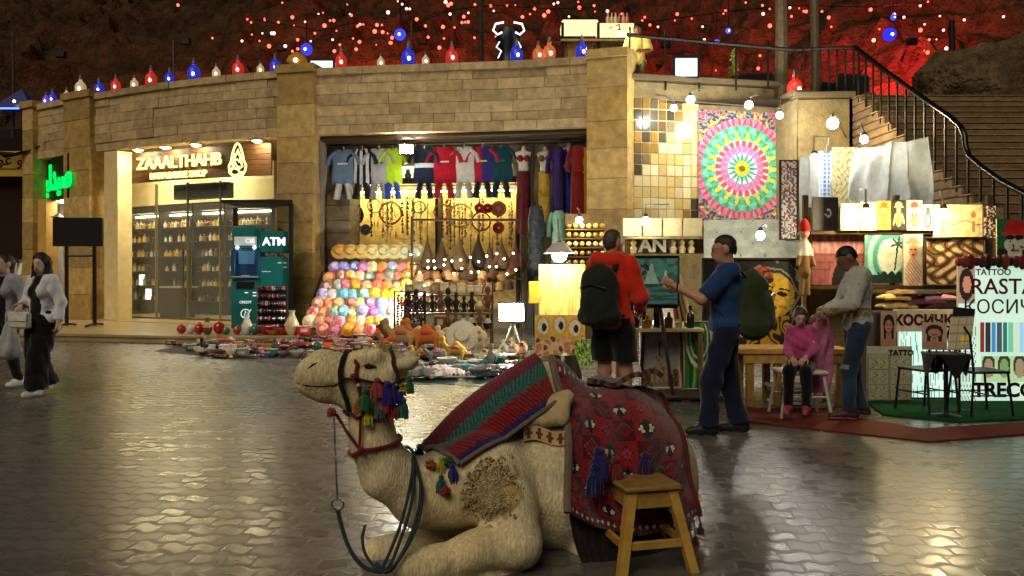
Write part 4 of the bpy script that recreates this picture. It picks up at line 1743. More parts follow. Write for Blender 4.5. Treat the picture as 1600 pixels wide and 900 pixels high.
# --- tear-shaped wicker shades with little lamps
tx = [(668, 366, 58), (690, 372, 54), (718, 368, 58), (747, 366, 56), (765, 378, 46), (783, 370, 54), (806, 376, 52), (700, 400, 40), (735, 402, 38), (770, 404, 38)]
for k, (px, py, hpx) in enumerate(tx):
	d = 18.9 if k < 7 else 18.6
	H_ = hpx / F * d
	W_ = H_ * (.30 if k else .2)
	r = thing('wicker_pendant', ['tall narrow brown wicker cone hanging at the left end', 'brown teardrop wicker pendant, second from left', 'brown teardrop wicker pendant beneath the large pale hoop',
								'dark teardrop wicker pendant beneath the open red hoop', 'short teardrop wicker pendant between two taller ones', 'pale brown teardrop wicker pendant, second from right',
								'reddish teardrop wicker pendant at the right end', 'small lower wicker pendant at the left of its row', 'small lower wicker pendant in the middle of its row',
								'small lower wicker pendant at the right of its row'][k], 'pendant lamp', P(px, py, d), random.uniform(0, 6), 'wicker pendants over the figurine rack')
	cc = hx(['#4a3826', '#3c2e20', '#5a4630', '#2e241a', '#4a3a28', '#5c4834', '#4e2c1e', '#4a3826', '#57422c', '#463524'][k])
	mb = MB(cc)
	mb.lathe([(.012, 0), (W_ * .15, -H_ * .18), (W_ * .5, -H_ * .45), (W_ * .95, -H_ * .72), (W_, -H_ * .82), (W_ * .8, -H_ * .94), (W_ * .3, -H_)], n=16)
	part(mb, 'shade', WICK, r)
	mb = MB(hx('#2a2018'))
	mb.tube([(0, 0, 0), (0, 0, .5)], .008, 4)
	part(mb, 'cord', WICK, r)
mb = MB(hx('#4a2f20'))
SB = E('small_bulb', (1, .78, .42), 16, False)
for k in range(26):
	px, py = 640 + (k % 13) * 13.6 + random.uniform(-3, 3), (402 if k < 13 else 421) + random.uniform(-8, 8)
	mb = MB((1, .85, .5))
	mb.ball((0, 0, 0), .024, 8, 6)
	mb2 = MB()
	o = mb.build('small_bulb', SB)
	o.location = P(px, py, 18.35)
	tag(o, 'tiny round warm bulb glowing among the wicker pendants', 'light bulb', 'small bulbs among the wicker pendants')
for row, d in ((430, 18.5), (445, 18.2)):
	for k in range(11):
		px = 655 + k * 14 + random.uniform(-3, 3)
		mb = MB(jit(hx(random.choice(['#6a4a2c', '#8a6a40', '#a08458', '#5a3a26', '#40301f'])), .2))
		mb.lathe([(.001, .09), (.07, .07), (.1, -.02), (.12, -.09), (.05, -.13), (.001, -.14)], n=10)
		o = mb.build('wicker_basket', WICK)
		o.location = P(px, row + random.uniform(-4, 4), d)
		o.rotation_euler = (random.uniform(-.5, .5), random.uniform(-.5, .5), 0)
		tag(o, 'small brown wicker basket hanging in the %s row below the pendants' % ('upper' if row == 430 else 'lower'), 'basket',
			'small baskets in the %s row below the pendants' % ('upper' if row == 430 else 'lower'))
mb = MB(hx('#3a2a1c'))
for z, d in ((1.62, 18.7), (1.3, 18.5)):
	mb.tube([Vector((P(640, 0, d).x, d + .05, z)), Vector((P(815, 0, d).x, d + .05, z))], .02, 6)
mb.tube([(P(643, 0, 18.6).x, 18.68, 0), (P(643, 0, 18.6).x, 18.68, 2.7)], .03, 6)
mb.tube([(P(814, 0, 18.6).x, 18.68, 0), (P(814, 0, 18.6).x, 18.68, 2.7)], .03, 6)
mb.tube([(P(643, 0, 18.6).x, 18.68, 2.62), (P(814, 0, 18.6).x, 18.68, 2.62)], .03, 6)
tag(mb.build('pendant_rack', WOOD), 'dark wooden frame from which the wicker pendants and baskets hang', 'frame')

# --- white lamps of this shop
def globe_lamp(lab, px, py, d, r=.1, strength=120, col=(1, .95, .85), zfoot=None, arm=None, name='globe_lamp', group='bare lamps over the stalls'):
	p = P(px, py, d)
	t = thing(name, lab, 'lamp', p, 0, group)
	mb = MB(col)
	mb.ball((0, 0, 0), r, 14, 10)
	part(mb, 'bulb', E('bulb_%s_%d' % (str(col), strength), col, strength), t)
	mb = MB(hx('#2a2622'))
	if arm:
		mb.lathe([(.03, r * .8), (.045, r * 1.1), (.035, r * 1.8), (0, r * 1.9)], n=10)
		part(mb, 'socket', PLAST, t)
		mb = MB(hx('#8a8478'))
		pts = [Vector((0, 0, r * 1.85))] + [Vector(q) for q in arm]
		mb.tube(pts, .014, 6)
		part(mb, 'arm', METAL, t)
	else:
		mb.lathe([(.03, -r * .85), (.05, -r * 1.1), (.04, -r * 1.9), (0, -r * 1.95)], n=10)
		part(mb, 'socket', PLAST, t)
		mb = MB(hx('#4a443c'))
		mb.tube([(0, 0, -r * 1.9), (0, 0, -p.z + .02)], .014, 6)
		mb.lathe([(.14, -p.z + .001), (.14, -p.z + .02), (.0, -p.z + .03)], n=12)
		part(mb, 'stand', METAL, t)
	return t


globe_lamp('white globe lamp on a thin stand beside the bank of bowls', 658, 453, 17.0, .12, 420)


def flood(lab, px, py, d, w, h, strength, yaw, pitch, legs=True, group='white floodlights'):
	p = P(px, py, d)
	t = thing('floodlight', lab, 'floodlight', p, yaw, group)
	Rm = Matrix.Rotation(pitch, 3, 'X')
	mb = MB(hx('#22201e'))
	mb.box((0, .06, 0), (w + .06, .1, h + .06), .02, Rm)
	part(mb, 'housing', METAL, t)
	mb = MB((1, 1, 1))
	mb.box(Rm @ Vector((0, -.0, 0)), (w, .03, h), .01, Rm)
	part(mb, 'lit_face', E('flood_%d' % strength, (1, .97, .86), strength), t)
	if legs:
		for a in (90, 210, 330):
			mb = MB(hx('#9a948a'))
			c_, s_ = math.cos(math.radians(a)), math.sin(math.radians(a))
			mb.tube([(0, .12, -h * .5), (c_ * .12, .12 + s_ * .12, -p.z * .55), (c_ * .38, .12 + s_ * .38, -p.z + .012)], .014, 6)
			part(mb, 'leg', METAL, t)
	else:
		mb = MB(hx('#22201e'))
		mb.tube([(-w / 2 - .05, .06, 0), (-w / 2 - .05, .06, h), (w / 2 + .05, .06, h), (w / 2 + .05, .06, 0)], .014, 5)
		part(mb, 'bracket', METAL, t)
	return t


flood('bright white floodlight on tripod legs among the goods on the ground', 799, 488, 13.4, .40, .28, 170, math.radians(-14), math.radians(8))
flood('bright white floodlight fixed above the football shirts', 635, 233, 19.6, .30, .24, 260, math.radians(4), math.radians(-30), False)

# ================================================================== art and braiding stalls on the right
def AWP(px, z, off=.03):
	"""point on the long back wall of the alcove seen at photo column px"""
	a, b = AW[0], AW[1]
	k = (px - 800) / F
	s = (k * a.y - a.x) / ((b.x - a.x) - k * (b.y - a.y))
	p = a.lerp(b, s)
	t = (b - a).normalized()
	return p + Vector((t.y, -t.x, 0)) * off + Vector((0, 0, z))


TW = (AW[1] - AW[0]).normalized()
NW = Vector((TW.y, -TW.x, 0))
# --- stone tile cladding, dark squares stepping down into pale ones
tl = MB(hx('#cdbf92'))
a, b = AWP(963, 0, .0), AWP(1090, 0, .0)
W_ = (b - a).length
ZL, ZH = 2.62, 5.38
NC, NR = 10, 11
tl.box((a + b) / 2 + NW * .02 + Vector((0, 0, (ZL + ZH) / 2)), (W_, .04, ZH - ZL), 0, math.atan2(TW.y, TW.x))
bound = [8, 8, 7, 6, 5, 4, 3, 2, 2, 1, 1]
rt = random.Random(5)
for r in range(NR):
	for c in range(NC):
		dark = c < bound[r]
		if r >= 8 and c >= 18 - r:
			dark = True
		if dark:
			col = rt.choice(['#8a6c34', '#6a5634', '#4a4030', '#5a5240', '#3c3428', '#a07c38', '#7a6a48'] if c > 1 or r > 3 else ['#a88038', '#b48c40', '#96702e', '#80683a'])
		else:
			col = rt.choice(['#c8b682', '#cfc094', '#bfa96c', '#d4c8a0', '#c4ae74'])
		tl.use(jit(hx(col), .12, rt))
		cw, ch_ = W_ / NC, (ZH - ZL) / NR
		p = a + TW * (cw * (c + .5)) + NW * (.045 + rt.uniform(0, .012)) + Vector((0, 0, ZH - ch_ * (r + .5)))
		gap = .025 if dark else .01
		tl.box(p, (cw - gap, .03, ch_ - gap), .006, math.atan2(TW.y, TW.x))
tag(tl.build('stone_tile_cladding', CERAM, smooth=20), 'square stone tile cladding, dark tiles stepping down into pale ones, by the pillar', 'tiled wall')

# --- round patterned wall hanging
MP = [hx(c) for c in ('#c8506a', '#d87a98', '#58b49a', '#7cc8b0', '#d8c848', '#c8a838', '#9a6ab8', '#b890d0', '#4a9a6a', '#e0e0d0', '#3a8aa0')]


def mandala(u, v):
	x, y = (u - .5) * 2, (v - .5) * 2 * 1.28
	r = math.hypot(x, y)
	a = math.atan2(y, x)

	def pet(n, ph=0):
		return abs(((a / (2 * math.pi) * n + ph) % 1) - .5) * 2
	if r < .07:
		return hx('#7a6a20')
	if r < .17:
		return MP[4] if pet(12) > .3 else MP[5]
	if r < .34:
		k = (r - .17) / .17
		return (MP[2] if pet(16) > k * .8 else MP[9]) if pet(16, .5) > .25 else MP[10]
	if r < .50:
		k = (r - .34) / .16
		return (MP[7] if pet(20) > k else MP[1]) if pet(40) > .2 else MP[6]
	if r < .62:
		k = (r - .5) / .12
		return MP[0] if pet(24, .25) > .45 else (MP[1] if pet(48) > .5 else MP[9])
	if r < .80:
		k = (r - .62) / .18
		return (MP[4] if pet(18) > .2 + k * .6 else MP[2]) if pet(36) > .3 else (MP[8] if k > .4 else MP[3])
	if r < .95:
		k = (r - .8) / .15
		return MP[3] if pet(22, .5) > k else (MP[8] if pet(44) > .4 else MP[2])
	if r < 1.10:
		k = (r - .95) / .15
		return (MP[0] if pet(24) > .35 else MP[1]) if pet(24, .5) > k * .4 else MP[7]
	q = nz(u * 30, v * 40) + .25 * math.sin(30 * u) * math.sin(38 * v)
	return hx('#4a4a5a') if q > .12 else (hx('#8a9a9a') if q > -.1 else (MP[4] if r < 1.3 and q < -.3 else MP[0]))


a, b = AWP(1088, 0, .12), AWP(1222, 0, .12)


def mfn(u, v):
	p = a.lerp(b, u)
	z = 2.5 + (5.18 - 2.5) * v
	sag = .02 * math.sin(u * 22) * (1 - v) + .05 * abs(math.sin(u * 9.4)) * (1 if v > .97 else 0)
	return p + NW * sag + Vector((0, 0, z - (.03 if v > .97 else 0) * abs(math.sin(u * 9.4))))


mb = MB()
mb.grid(mfn, 110, 150, mandala, .008)
tag(mb.build('tapestry', CLOTH, smooth=80), 'large colourful round mandala tapestry hanging on the alcove wall', 'tapestry')
mb = MB(hx('#6a6458'))
mb.tube([AWP(1020, 5.32, .3), AWP(1230, 5.22, .3)], .018, 6)
tag(mb.build('lamp_rail', METAL), 'thin grey rail along the alcove wall above the tapestry', 'rail')
mb = MB(hx('#a9ad9c'))
# pale diamond-quilted sheet below the tapestry
a2, b2 = P(1100, 0, 15.2), P(1262, 0, 15.0)


def quilt(u, v):
	x, y = u * 4.2 + v * 3, u * 4.2 - v * 3
	e = min(abs(x % 1 - .5), abs(y % 1 - .5))
	return hx('#6f7466') if e > .455 else (hx('#b4b8a6') if nz(u * 8, v * 8) > 0 else hx('#a5aa98'))


mb.grid(lambda u, v: Vector((a2.x + (b2.x - a2.x) * u, 15.2 - .2 * u + .03 * nz(u * 5, v * 4), 1.1 + 1.3 * v)), 60, 50, quilt, .02)
tag(mb.build('quilted_sheet', CLOTH, smooth=80), 'pale grey sheet with diamond lines hanging behind the man in blue', 'sheet')


# ------------------------------------------------------------------ flat pictures at real sizes
def panel(name, label, cat, rect, d, fn, nx=40, ny=40, th=.03, yaw=0., lean=0., mat=None, group=None, frame=None, fw=.05, extra=None, ground=None):
	x0, y0, x1, y1 = rect
	w, h = (x1 - x0) / F * d, (y1 - y0) / F * d
	base = P((x0 + x1) / 2, y1, d)
	if ground is not None:
		base.z = ground
		h = CH + (HOR - y0) / F * d - ground
	mb = MB()
	mb.grid(lambda u, v: ((u - .5) * w, -th / 2, h * v), nx, ny, fn)
	n0 = len(mb.v)
	mb.use(hx('#8a7a60'))
	mb.box((0, .002, h / 2), (w, th - .006, h - .002))
	Rm = Matrix.Rotation(yaw, 3, 'Z') @ Matrix.Rotation(-lean, 3, 'X')
	if frame or extra:
		t = thing(name, label, cat, base, 0, group)
		t.rotation_euler = Rm.to_euler()
		part(mb, 'picture', mat or PAINT, t, smooth=0)
		if frame:
			mb = MB(hx(frame))
			for cx, cz, sx, sz in ((0, h + fw / 2, w + fw * 2, fw), (0, -fw / 2, w + fw * 2, fw), (-w / 2 - fw / 2, h / 2, fw, h), (w / 2 + fw / 2, h / 2, fw, h)):
				mb.box((cx, -.01, cz), (sx, th + .03, sz), .01)
			part(mb, 'frame', WOOD, t)
			if ground is not None:
				t.location.z += fw
		if extra:
			extra(t, w, h, th)
		return t
	o = mb.build(name, mat or PAINT, smooth=0)
	o.location = base
	o.rotation_euler = Rm.to_euler()
	return tag(o, label, cat, group)


def ell(u, v, cu, cv, ru, rv):
	return ((u - cu) / ru) ** 2 + ((v - cv) / rv) ** 2


def seg(u, v, a, b):
	ax, ay, bx, by = *a, *b
	t = max(0, min(1, ((u - ax) * (bx - ax) + (v - ay) * (by - ay)) / max(1e-9, (bx - ax) ** 2 + (by - ay) ** 2)))
	return math.hypot(u - ax - t * (bx - ax), v - ay - t * (by - ay))


def H(c):
	return hx(c)


# narrow embroidered strip right of the tapestry
def embro(u, v):
	if u < .1 or u > .9 or v < .02 or v > .985:
		return H('#3a2c28')
	q = nz(u * 6, v * 22, 3)
	q2 = nz(u * 9, v * 30, 9)
	return H('#a03a3a') if q > .22 else H('#5a5a8a') if q < -.25 else H('#8a7a5a') if q2 > .2 else H('#d0c8b4')


panel('embroidered_strip', 'tall narrow floral embroidered panel with dark border right of the mandala tapestry', 'wall hanging', (1217, 250, 1248, 375), 14.6, embro, 16, 60, .02, mat=CLOTH)

# big white sheet strung over the stall
s0, s1 = P(1250, 246, 12.4), P(1450, 213, 10.9)


def sheet(u, v):
	top = s0.lerp(s1, u)
	zb = 1.9
	z = top.z + (zb - top.z) * v - .03 * math.sin(u * math.pi * 4) ** 2 * (1 - v)
	dx = .09 * (abs(math.sin(u * 17 + .8 * v + 4 * nz(u * 4, v * .8, 2))) * 2 - 1) * (.3 + .7 * u) * (.4 + v) + .10 * nz(u * 6, v * 2, 7)
	return Vector((top.x + .05 * math.sin(v * 4) * (u > .97) + .03 * math.sin(u * 40), top.y + dx, z))


mb = MB(hx('#c9ccc8'))
mb.grid(sheet, 90, 30, lambda u, v: jit(hx('#a9aeab'), .03), .006)
tag(mb.build('white_sheet', CLOTH, smooth=80), 'large wrinkled white sheet strung up behind the braiding stall', 'sheet')


def bluep(u, v):
	q = abs(math.sin(v * 40)) * abs(math.sin(u * 9 + .5))
	return H('#5a78b0') if q > .45 and .15 < u < .85 else H('#b8c8d8')


panel('blue_textile', 'narrow white and blue patterned cloth hung on the white sheet', 'textile', (1279, 236, 1299, 320), 12.0, bluep, 14, 50, .012, mat=CLOTH)


def leafp(u, v):
	q = math.sin(u * 17 + 3 * math.sin(v * 11)) * math.sin(v * 26 + 2 * math.sin(u * 7))
	return H('#a89a5a') if abs(q) < .16 else H('#d6cfa4')


panel('leafy_textile', 'cream cloth with leaf outlines hung over the white sheet beneath the lamp', 'textile', (1300, 230, 1341, 330), 11.75, leafp, 36, 70, .012, mat=CLOTH)

# --- upper row of pictures
RD = 10.3


def spiral(u, v):
	a, r = math.atan2(v - .62, u - .62), math.hypot((u - .62), (v - .62) * .8)
	if abs(math.hypot((u - .6) * 1.1, v - .52) - .11) < .035 and (u > .56 or v < .5):
		return H('#d8d4cc')
	return jit(H('#3c3a38'), .1)


panel('dark_board', 'dark grey board with a white curl at the left end of the top picture row', 'board', (1266, 308, 1312, 360), RD + .3, spiral, 24, 26, .03, math.radians(16))


def creamabs(seed, base, cols, f=5):
	def fn(u, v):
		q = nz(u * f, v * f * 1.2, seed)
		q2 = nz(u * f * 2.3, v * f * 2, seed + 5)
		if q > .24:
			return H(cols[0])
		if q2 > .3:
			return H(cols[1])
		if abs(q) < .035:
			return H(cols[2])
		return H(base)
	return fn


def figure_fn(bg, body, hat, accent):
	"""loose upright figure: hat, face, body, arms"""
	def fn(u, v):
		if ell(u, v, .5, .85, .26, .1) < 1 or (abs(u - .5) < .36 and abs(v - .78) < .02):
			return H(hat)
		if ell(u, v, .5, .68, .17, .1) < 1:
			if ell(u, v, .43, .7, .04, .02) < 1 or ell(u, v, .57, .7, .04, .02) < 1:
				return H('#1c1410')
			return H(accent)
		if ell(u, v, .5, .36, .26 + .05 * math.sin(v * 25), .26) < 1:
			return H(body) if nz(u * 9, v * 9, 2) > -.15 else H(hat)
		if seg(u, v, (.25, .5), (.12, .2)) < .05 or seg(u, v, (.75, .5), (.88, .25)) < .05:
			return H(accent)
		return H(bg) if nz(u * 5, v * 7, 1) > -.3 else jit(H(bg), .1)
	return fn


panel('cream_canvas', 'cream canvas washed warm by the bulb, beside the dark board', 'painting', (1313, 318, 1342, 360), RD, creamabs(3, '#d9c290', ['#b89a58', '#c8a868', '#a08850']), 20, 24, group='top row of pictures')
panel('pale_canvas', 'pale canvas half hidden behind the hanging globe bulb', 'painting', (1344, 316, 1369, 360), RD, creamabs(8, '#d8cba4', ['#c0ac78', '#b49a68', '#a8946a']), 20, 24, group='top row of pictures')
panel('figure_print', 'orange and yellow print of a hatted figure, first of four figure prints', 'print', (1370, 314, 1391, 359), RD, figure_fn('#c88f3c', '#d8a040', '#8a5a18', '#e8c878'), 26, 40, group='top row of pictures')
panel('figure_print', 'black and gold print of a figure, second of the four figure prints', 'print', (1393, 313, 1414, 359), RD, figure_fn('#15100a', '#c8a030', '#c8b070', '#d8c080'), 26, 40, group='top row of pictures')
panel('figure_print', 'pinkish print of a figure with a red cap, third of the four figure prints', 'print', (1416, 313, 1440, 360), RD, figure_fn('#d8b490', '#b86a3a', '#a02a20', '#d8a080'), 26, 40, group='top row of pictures')
panel('figure_print', 'cream print of a dark penguin-like shape, last of the four figure prints', 'print', (1441, 320, 1457, 360), RD,
	lambda u, v: H('#e0d8c0') if ell(u, v, .5, .4, .18, .22) < 1 else H('#2a2a2c') if ell(u, v, .5, .42, .36, .32) < 1 or ell(u, v, .5, .78, .2, .12) < 1 else H('#d8c49c'), 26, 40, group='top row of pictures')


def bandp(u, v):
	for cx, s in ((.2, .5), (.82, .8)):
		if ell(u, v, cx, .62 * s + .2, .05, .1) < 1 or seg(u, v, (cx, .2), (cx, .6 * s)) < .03:
			return H('#a8703c')
	if abs(v - (.45 + .06 * math.sin(u * 12))) < .02:
		return H('#8a7048')
	return H('#dcc48c') if nz(u * 8, v * 4, 4) > -.2 else H('#d0b478')


panel('wide_canvas', 'wide cream canvas with small standing figures behind the right globe bulb', 'painting', (1458, 320, 1534, 371), RD, bandp, 60, 36, group='top row of pictures')
panel('floral_print', 'narrow dark floral print at the right end of the top picture row', 'print', (1536, 322, 1555, 372), RD,
	lambda u, v: H('#c8bfa8') if nz(u * 5, v * 14, 5) > .1 else H('#a03a30') if nz(u * 6, v * 9, 8) > .25 else H('#2c302a'), 16, 36, group='top row of pictures')

# --- second row
def arch(u, v):
	if ell(u, v, .58, .0, .2, .45) < 1:
		return H('#1a1210')
	if ell(u, v, .58, .0, .26, .54) < 1:
		return H('#9a5a54')
	if (abs((v * 7) % 1 - .5) > .45 or abs((u * 6 + (int(v * 7) % 2) * .5) % 1 - .5) > .46) and v < .6:
		return H('#6a3430')
	if v > .6:
		return H('#c08a88') if nz(u * 14, v * 3, 2) > .05 else H('#a86a68')
	return jit(H('#8a4a46'), .08)


def waves(u, v):
	r = math.hypot((u - .62) * 1.0, (v - .5) * .9)
	if abs(seg(u, v, (.72, .25), (.80, .75))) < .018:
		return H('#1c2a28')
	for k in range(6):
		a = k * 1.05 + .3
		if seg(u, v, (.8, .76), (.8 + .16 * math.cos(a), .76 + .13 * math.sin(a))) < .022:
			return H('#1c2f2a')
	if v < .16 + .07 * abs(math.sin(u * 17)) * (u > .3):
		return H('#16302c')
	if r < .3:
		return H('#d4dcc0')
	k = int(r * 9) % 2
	return H('#4a8a80') if k else H('#8ab8a8')


def hatlady(u, v):
	if (ell(u, v, .5, .84, .45, .03) < 1) or (abs(u - .5) < .25 and .84 < v < .95):
		return H('#9a7a50')
	if ell(u, v, .5, .68, .24, .14) < 1:
		if min(ell(u, v, .4, .7, .06, .018), ell(u, v, .6, .7, .06, .018), ell(u, v, .5, .6, .09, .018)) < 1:
			return H('#4a2418')
		return H('#c88a60')
	if ell(u, v, .5, .25, .42, .3) < 1:
		return H('#a87a5a') if abs((u + v * 2) * 6 % 1 - .5) < .2 else H('#d0b898')
	return H('#d6c4a6')


def carved(u, v):
	q = abs(math.sin(u * 13 + 2 * math.sin(v * 9))) * abs(math.sin(v * 12 + 1.5 * math.sin(u * 8)))
	return H('#c8aa80') if q > .62 else H('#3a2414') if q < .2 else H('#7a5a34')


panel('arch_painting', 'pinkish painting of a brick archway with a dark opening', 'painting', (1268, 363, 1350, 445), 10.6, arch, 50, 50)
panel('palm_painting', 'pale green painting of a palm beach inside sweeping waves', 'painting', (1351, 362, 1415, 442), 10.4, waves, 60, 70)
panel('hat_painting', 'narrow tan painting of a person in a straw hat', 'painting', (1411, 366, 1441, 446), 10.2, hatlady, 30, 70)
panel('relief_panel', 'dark brown ornate relief panel with pale swirls', 'relief panel', (1446, 374, 1535, 444), 10.1, carved, 80, 60, frame='#1d130c', fw=.03)


def redhat(u, v):
	if ell(u, v, .5, .78, .3, .2) < 1 and v > .6:
		return H('#a81c1c')
	if abs(v - .6) < .045 and abs(u - .5) < .36:
		return H('#c02a24')
	if ell(u, v, .38, .5, .12, .07) < 1 or ell(u, v, .62, .5, .12, .07) < 1:
		return H('#0c0c0c')
	if ell(u, v, .5, .32, .3, .26) < 1:
		return H('#b8b4a8') if nz(u * 12, v * 10) > -.2 else H('#4a4a48')
	if v < .2:
		return H('#1a1c1c') if abs(u - .5) > .2 else H('#c0c4bc')
	return H('#12623c')


panel('red_hat_board', 'green board painted with a bearded figure in a red hat and dark glasses', 'board', (1557, 342, 1612, 400), 9.9, redhat, 50, 50)
# rack that carries the pictures
rk_ = thing('picture_rack', 'tall timber rack carrying rows of pictures behind the braiding stall', 'rack', (0, 0, 0))
mb = MB(hx('#5a4128'))
zz = CH + (HOR - 305) / F * 10.9
for px in (1258, 1400, 1545):
	v = P(px, 0, 10.9)
	mb = MB(hx('#5a4128'))
	mb.box((v.x, 10.9, zz / 2 if px > 1300 else zz / 2), (.07, .07, zz), .006)
	part(mb, 'post', WOOD, rk_)
for py in (361, 446):
	mb = MB(hx('#4a3420'))
	z = CH + (HOR - py) / F * 10.45
	xa, xb = P(1258, 0, 10.7).x, P(1545, 0, 10.7).x
	mb.box(((xa + xb) / 2, 10.62, z - .025), (xb - xa + .1, .5, .045), .004)
	part(mb, 'shelf', WOOD, rk_)
mb = MB(hx('#8a7450'))
xa, xb = P(1250, 0, 11.1).x, P(1560, 0, 11.1).x
mb.box(((xa + xb) / 2, 11.0, 1.2), (xb - xa, .04, 2.2), .004)
part(mb, 'back_board', WOOD, rk_)

# doll with red cap by the post
dl = thing('cloth_doll', 'thin cloth doll with a red cap propped beside the tall picture rack', 'doll', P(1257, 462, 10.3))
mb = MB(hx('#c8b090'))
organic(mb, [el((0, 0, .78), (.06, .06, .075)), rc((0, 0, .3), (0, 0, .66), .075, .05), rc((-.05, 0, .62), (-.1, -.05, .38), .03, .025), rc((.05, 0, .62), (.1, -.05, .38), .03, .025),
			rc((-.03, 0, .3), (-.04, 0, .02), .04, .03), rc((.03, 0, .3), (.04, 0, .02), .04, .03)], .012, .03,
		colfn=lambda X: np.where(X[:, 2:3] > .68, [hx('#c89a70')], np.where(X[:, 2:3] > .5, [hx('#d8d0c0')], [hx('#8a6a40')])))
part(mb, 'body', CLOTH, dl)
mb = MB(hx('#b02018'))
mb.lathe([(.075, .8), (.07, .86), (.04, .93), (.0, .96)], n=10)
part(mb, 'cap', CLOTH, dl)

# --- framed portrait with yellow face, on an easel
def face(u, v):
	# stencil-like face: lit patches on a dark ground, grey curls, golden strands below
	x, y = (u - .72) / .24, (v - .64) / .26
	xr, yr = x * .95 - y * .2, y * .98 + x * .18
	n = nz(u * 9, v * 9, 3)
	n2 = nz(u * 22, v * 22, 6)
	if ell(u, v, .60, .88, .09, .06) < 1 and n2 > -.2:
		return H('#b8401c')
	if xr * xr + yr * yr < .72:
		if (xr - .3) ** 2 / .05 + (yr - .12) ** 2 / .008 < 1 or (xr + .28) ** 2 / .04 + (yr - .1) ** 2 / .007 < 1:
			return H('#120c08')
		if abs(yr - .32 + .25 * (abs(xr) - .3) ** 2) < .03 and .1 < abs(xr) < .6:
			return H('#1c1408')
		if (xr - .02) ** 2 / .035 + (yr + .45) ** 2 / .006 < 1:
			return H('#7a1c14')
		if xr < -.25 + .25 * n or (xr < -.02 and yr < -.1 + .3 * n):
			return H('#2a2010') if n2 > -.1 else H('#6a4a16')
		if abs(xr - .0) < .05 and -.25 < yr < .1:
			return H('#8a6418')
		return H('#dcb23c') if n2 > -.25 else H('#b8861e')
	if xr * xr + yr * yr < 1.9 and yr > -.6:
		return H('#8f8f80') if math.sin(18 * math.hypot(xr, yr) + 6 * n + 3 * xr) > .35 else H('#2c2c28')
	if v < .44 and u > .42:
		q = math.sin(u * 60 + 10 * n + v * 8)
		return H('#c09426') if q > .2 else H('#7a5814') if q > -.4 else H('#2a1e0c')
	if v < .3 and u < .5 and n > -.12:
		return H('#c8b494') if n2 > -.1 else H('#6a5238')
	return H('#14100c') if n > -.1 else H('#261c12')


panel('portrait_painting', 'large framed dark painting of a yellow face above golden straw behind the green backpack', 'painting', (1100, 407, 1252, 560), 10.9, face, 110, 110, frame='#2a1c10', fw=.035)
mb = MB(hx('#b89058'))
v = P(1257, 0, 10.7)
mb.box((v.x, 10.72, 1.0), (.055, .05, 2.0), .006)
tag(mb.build('easel_post', WOOD), 'pale upright easel post at the right edge of the portrait painting', 'post')

# --- tan canvases etc. behind red jacket man
def grain(u, v):
	q = nz(u * 26, v * 1.4, 3)
	return H('#c69a44') if q > .12 else H('#d8b25c') if q > -.2 else H('#b5843a')


ez = panel('blank_canvas', 'tall bare golden canvas board under the white lamp', 'canvas', (842, 413, 914, 492), 11.4, grain, 40, 20, .04, math.radians(-4), math.radians(4))
mb = MB(hx('#d8a82a'))
mb.box((0, 0, 0), (16 / F * 11.3, .12, 35 / F * 11.3), .01)
o = mb.build('yellow_box', PAPER)
o.location = P(834, 457, 11.3)
tag(o, 'small plain yellow box beside the bare golden canvas', 'box')


def eyes(u, v):
	for cx, cy in ((.16, .72), (.5, .76), (.8, .68)):
		if ell(u, v, cx + .02, cy - .02, .05, .1) < 1:
			return H('#1c140c')
		if ell(u, v, cx, cy, .11, .2) < 1:
			return H('#e0d8c4')
		if ell(u, v, cx, cy - .05, .16, .3) < 1:
			return H('#d8a83a')
	if v < .5:
		q = nz(u * 7, v * 5, 4)
		return H('#c87a5a') if q > .15 else H('#6a3a24') if q < -.2 else H('#d8b890')
	return H('#e0c060')


panel('cartoon_faces_board', 'colourful board of three big-eyed faces standing under the golden canvas', 'board', (836, 492, 914, 556), 11.0, eyes, 60, 50)
panel('green_print', 'small bright green print leaning below the big-eyed faces', 'print', (898, 530, 926, 572), 10.7, lambda u, v: H('#7ab040') if nz(u * 6, v * 8) > .05 else H('#d0dc98') if nz(u * 9, v * 7, 4) > .0 else H('#3a6a1c'), 24, 34)
mb = MB(hx('#2e3328'))
mb.lathe([(.0, .24), (.13, .22), (.2, .1), (.21, .0), (.0, 0)], n=18)
o = mb.build('black_stone_lamp', CERAM)
o.location = P(882, 590, 10.4)
o.location.z = .002
o.scale = (1.1, 1.1, 1.9)
o.name = 'dark_vase'
tag(o, 'rounded dark green pot standing on the ground before the green print', 'pot')


def teal(u, v):
	if ell(u, v, .3, .72, .22, .2) < 1 and nz(u * 9, v * 9) > -.15:
		return H('#0f2c2c')
	if v > .42:
		if abs(u - .55) < (v - .9) * -.28 and v < .85:
			return H('#9ac0b4')
		return H('#4a8f88') if nz(u * 5, v * 5, 1) > -.1 else H('#2a6a68')
	if abs(v - .40) < .03:
		return H('#16403f')
	return H('#3a7f80') if nz(u * 3, v * 16, 2) > .0 else H('#1f5457')


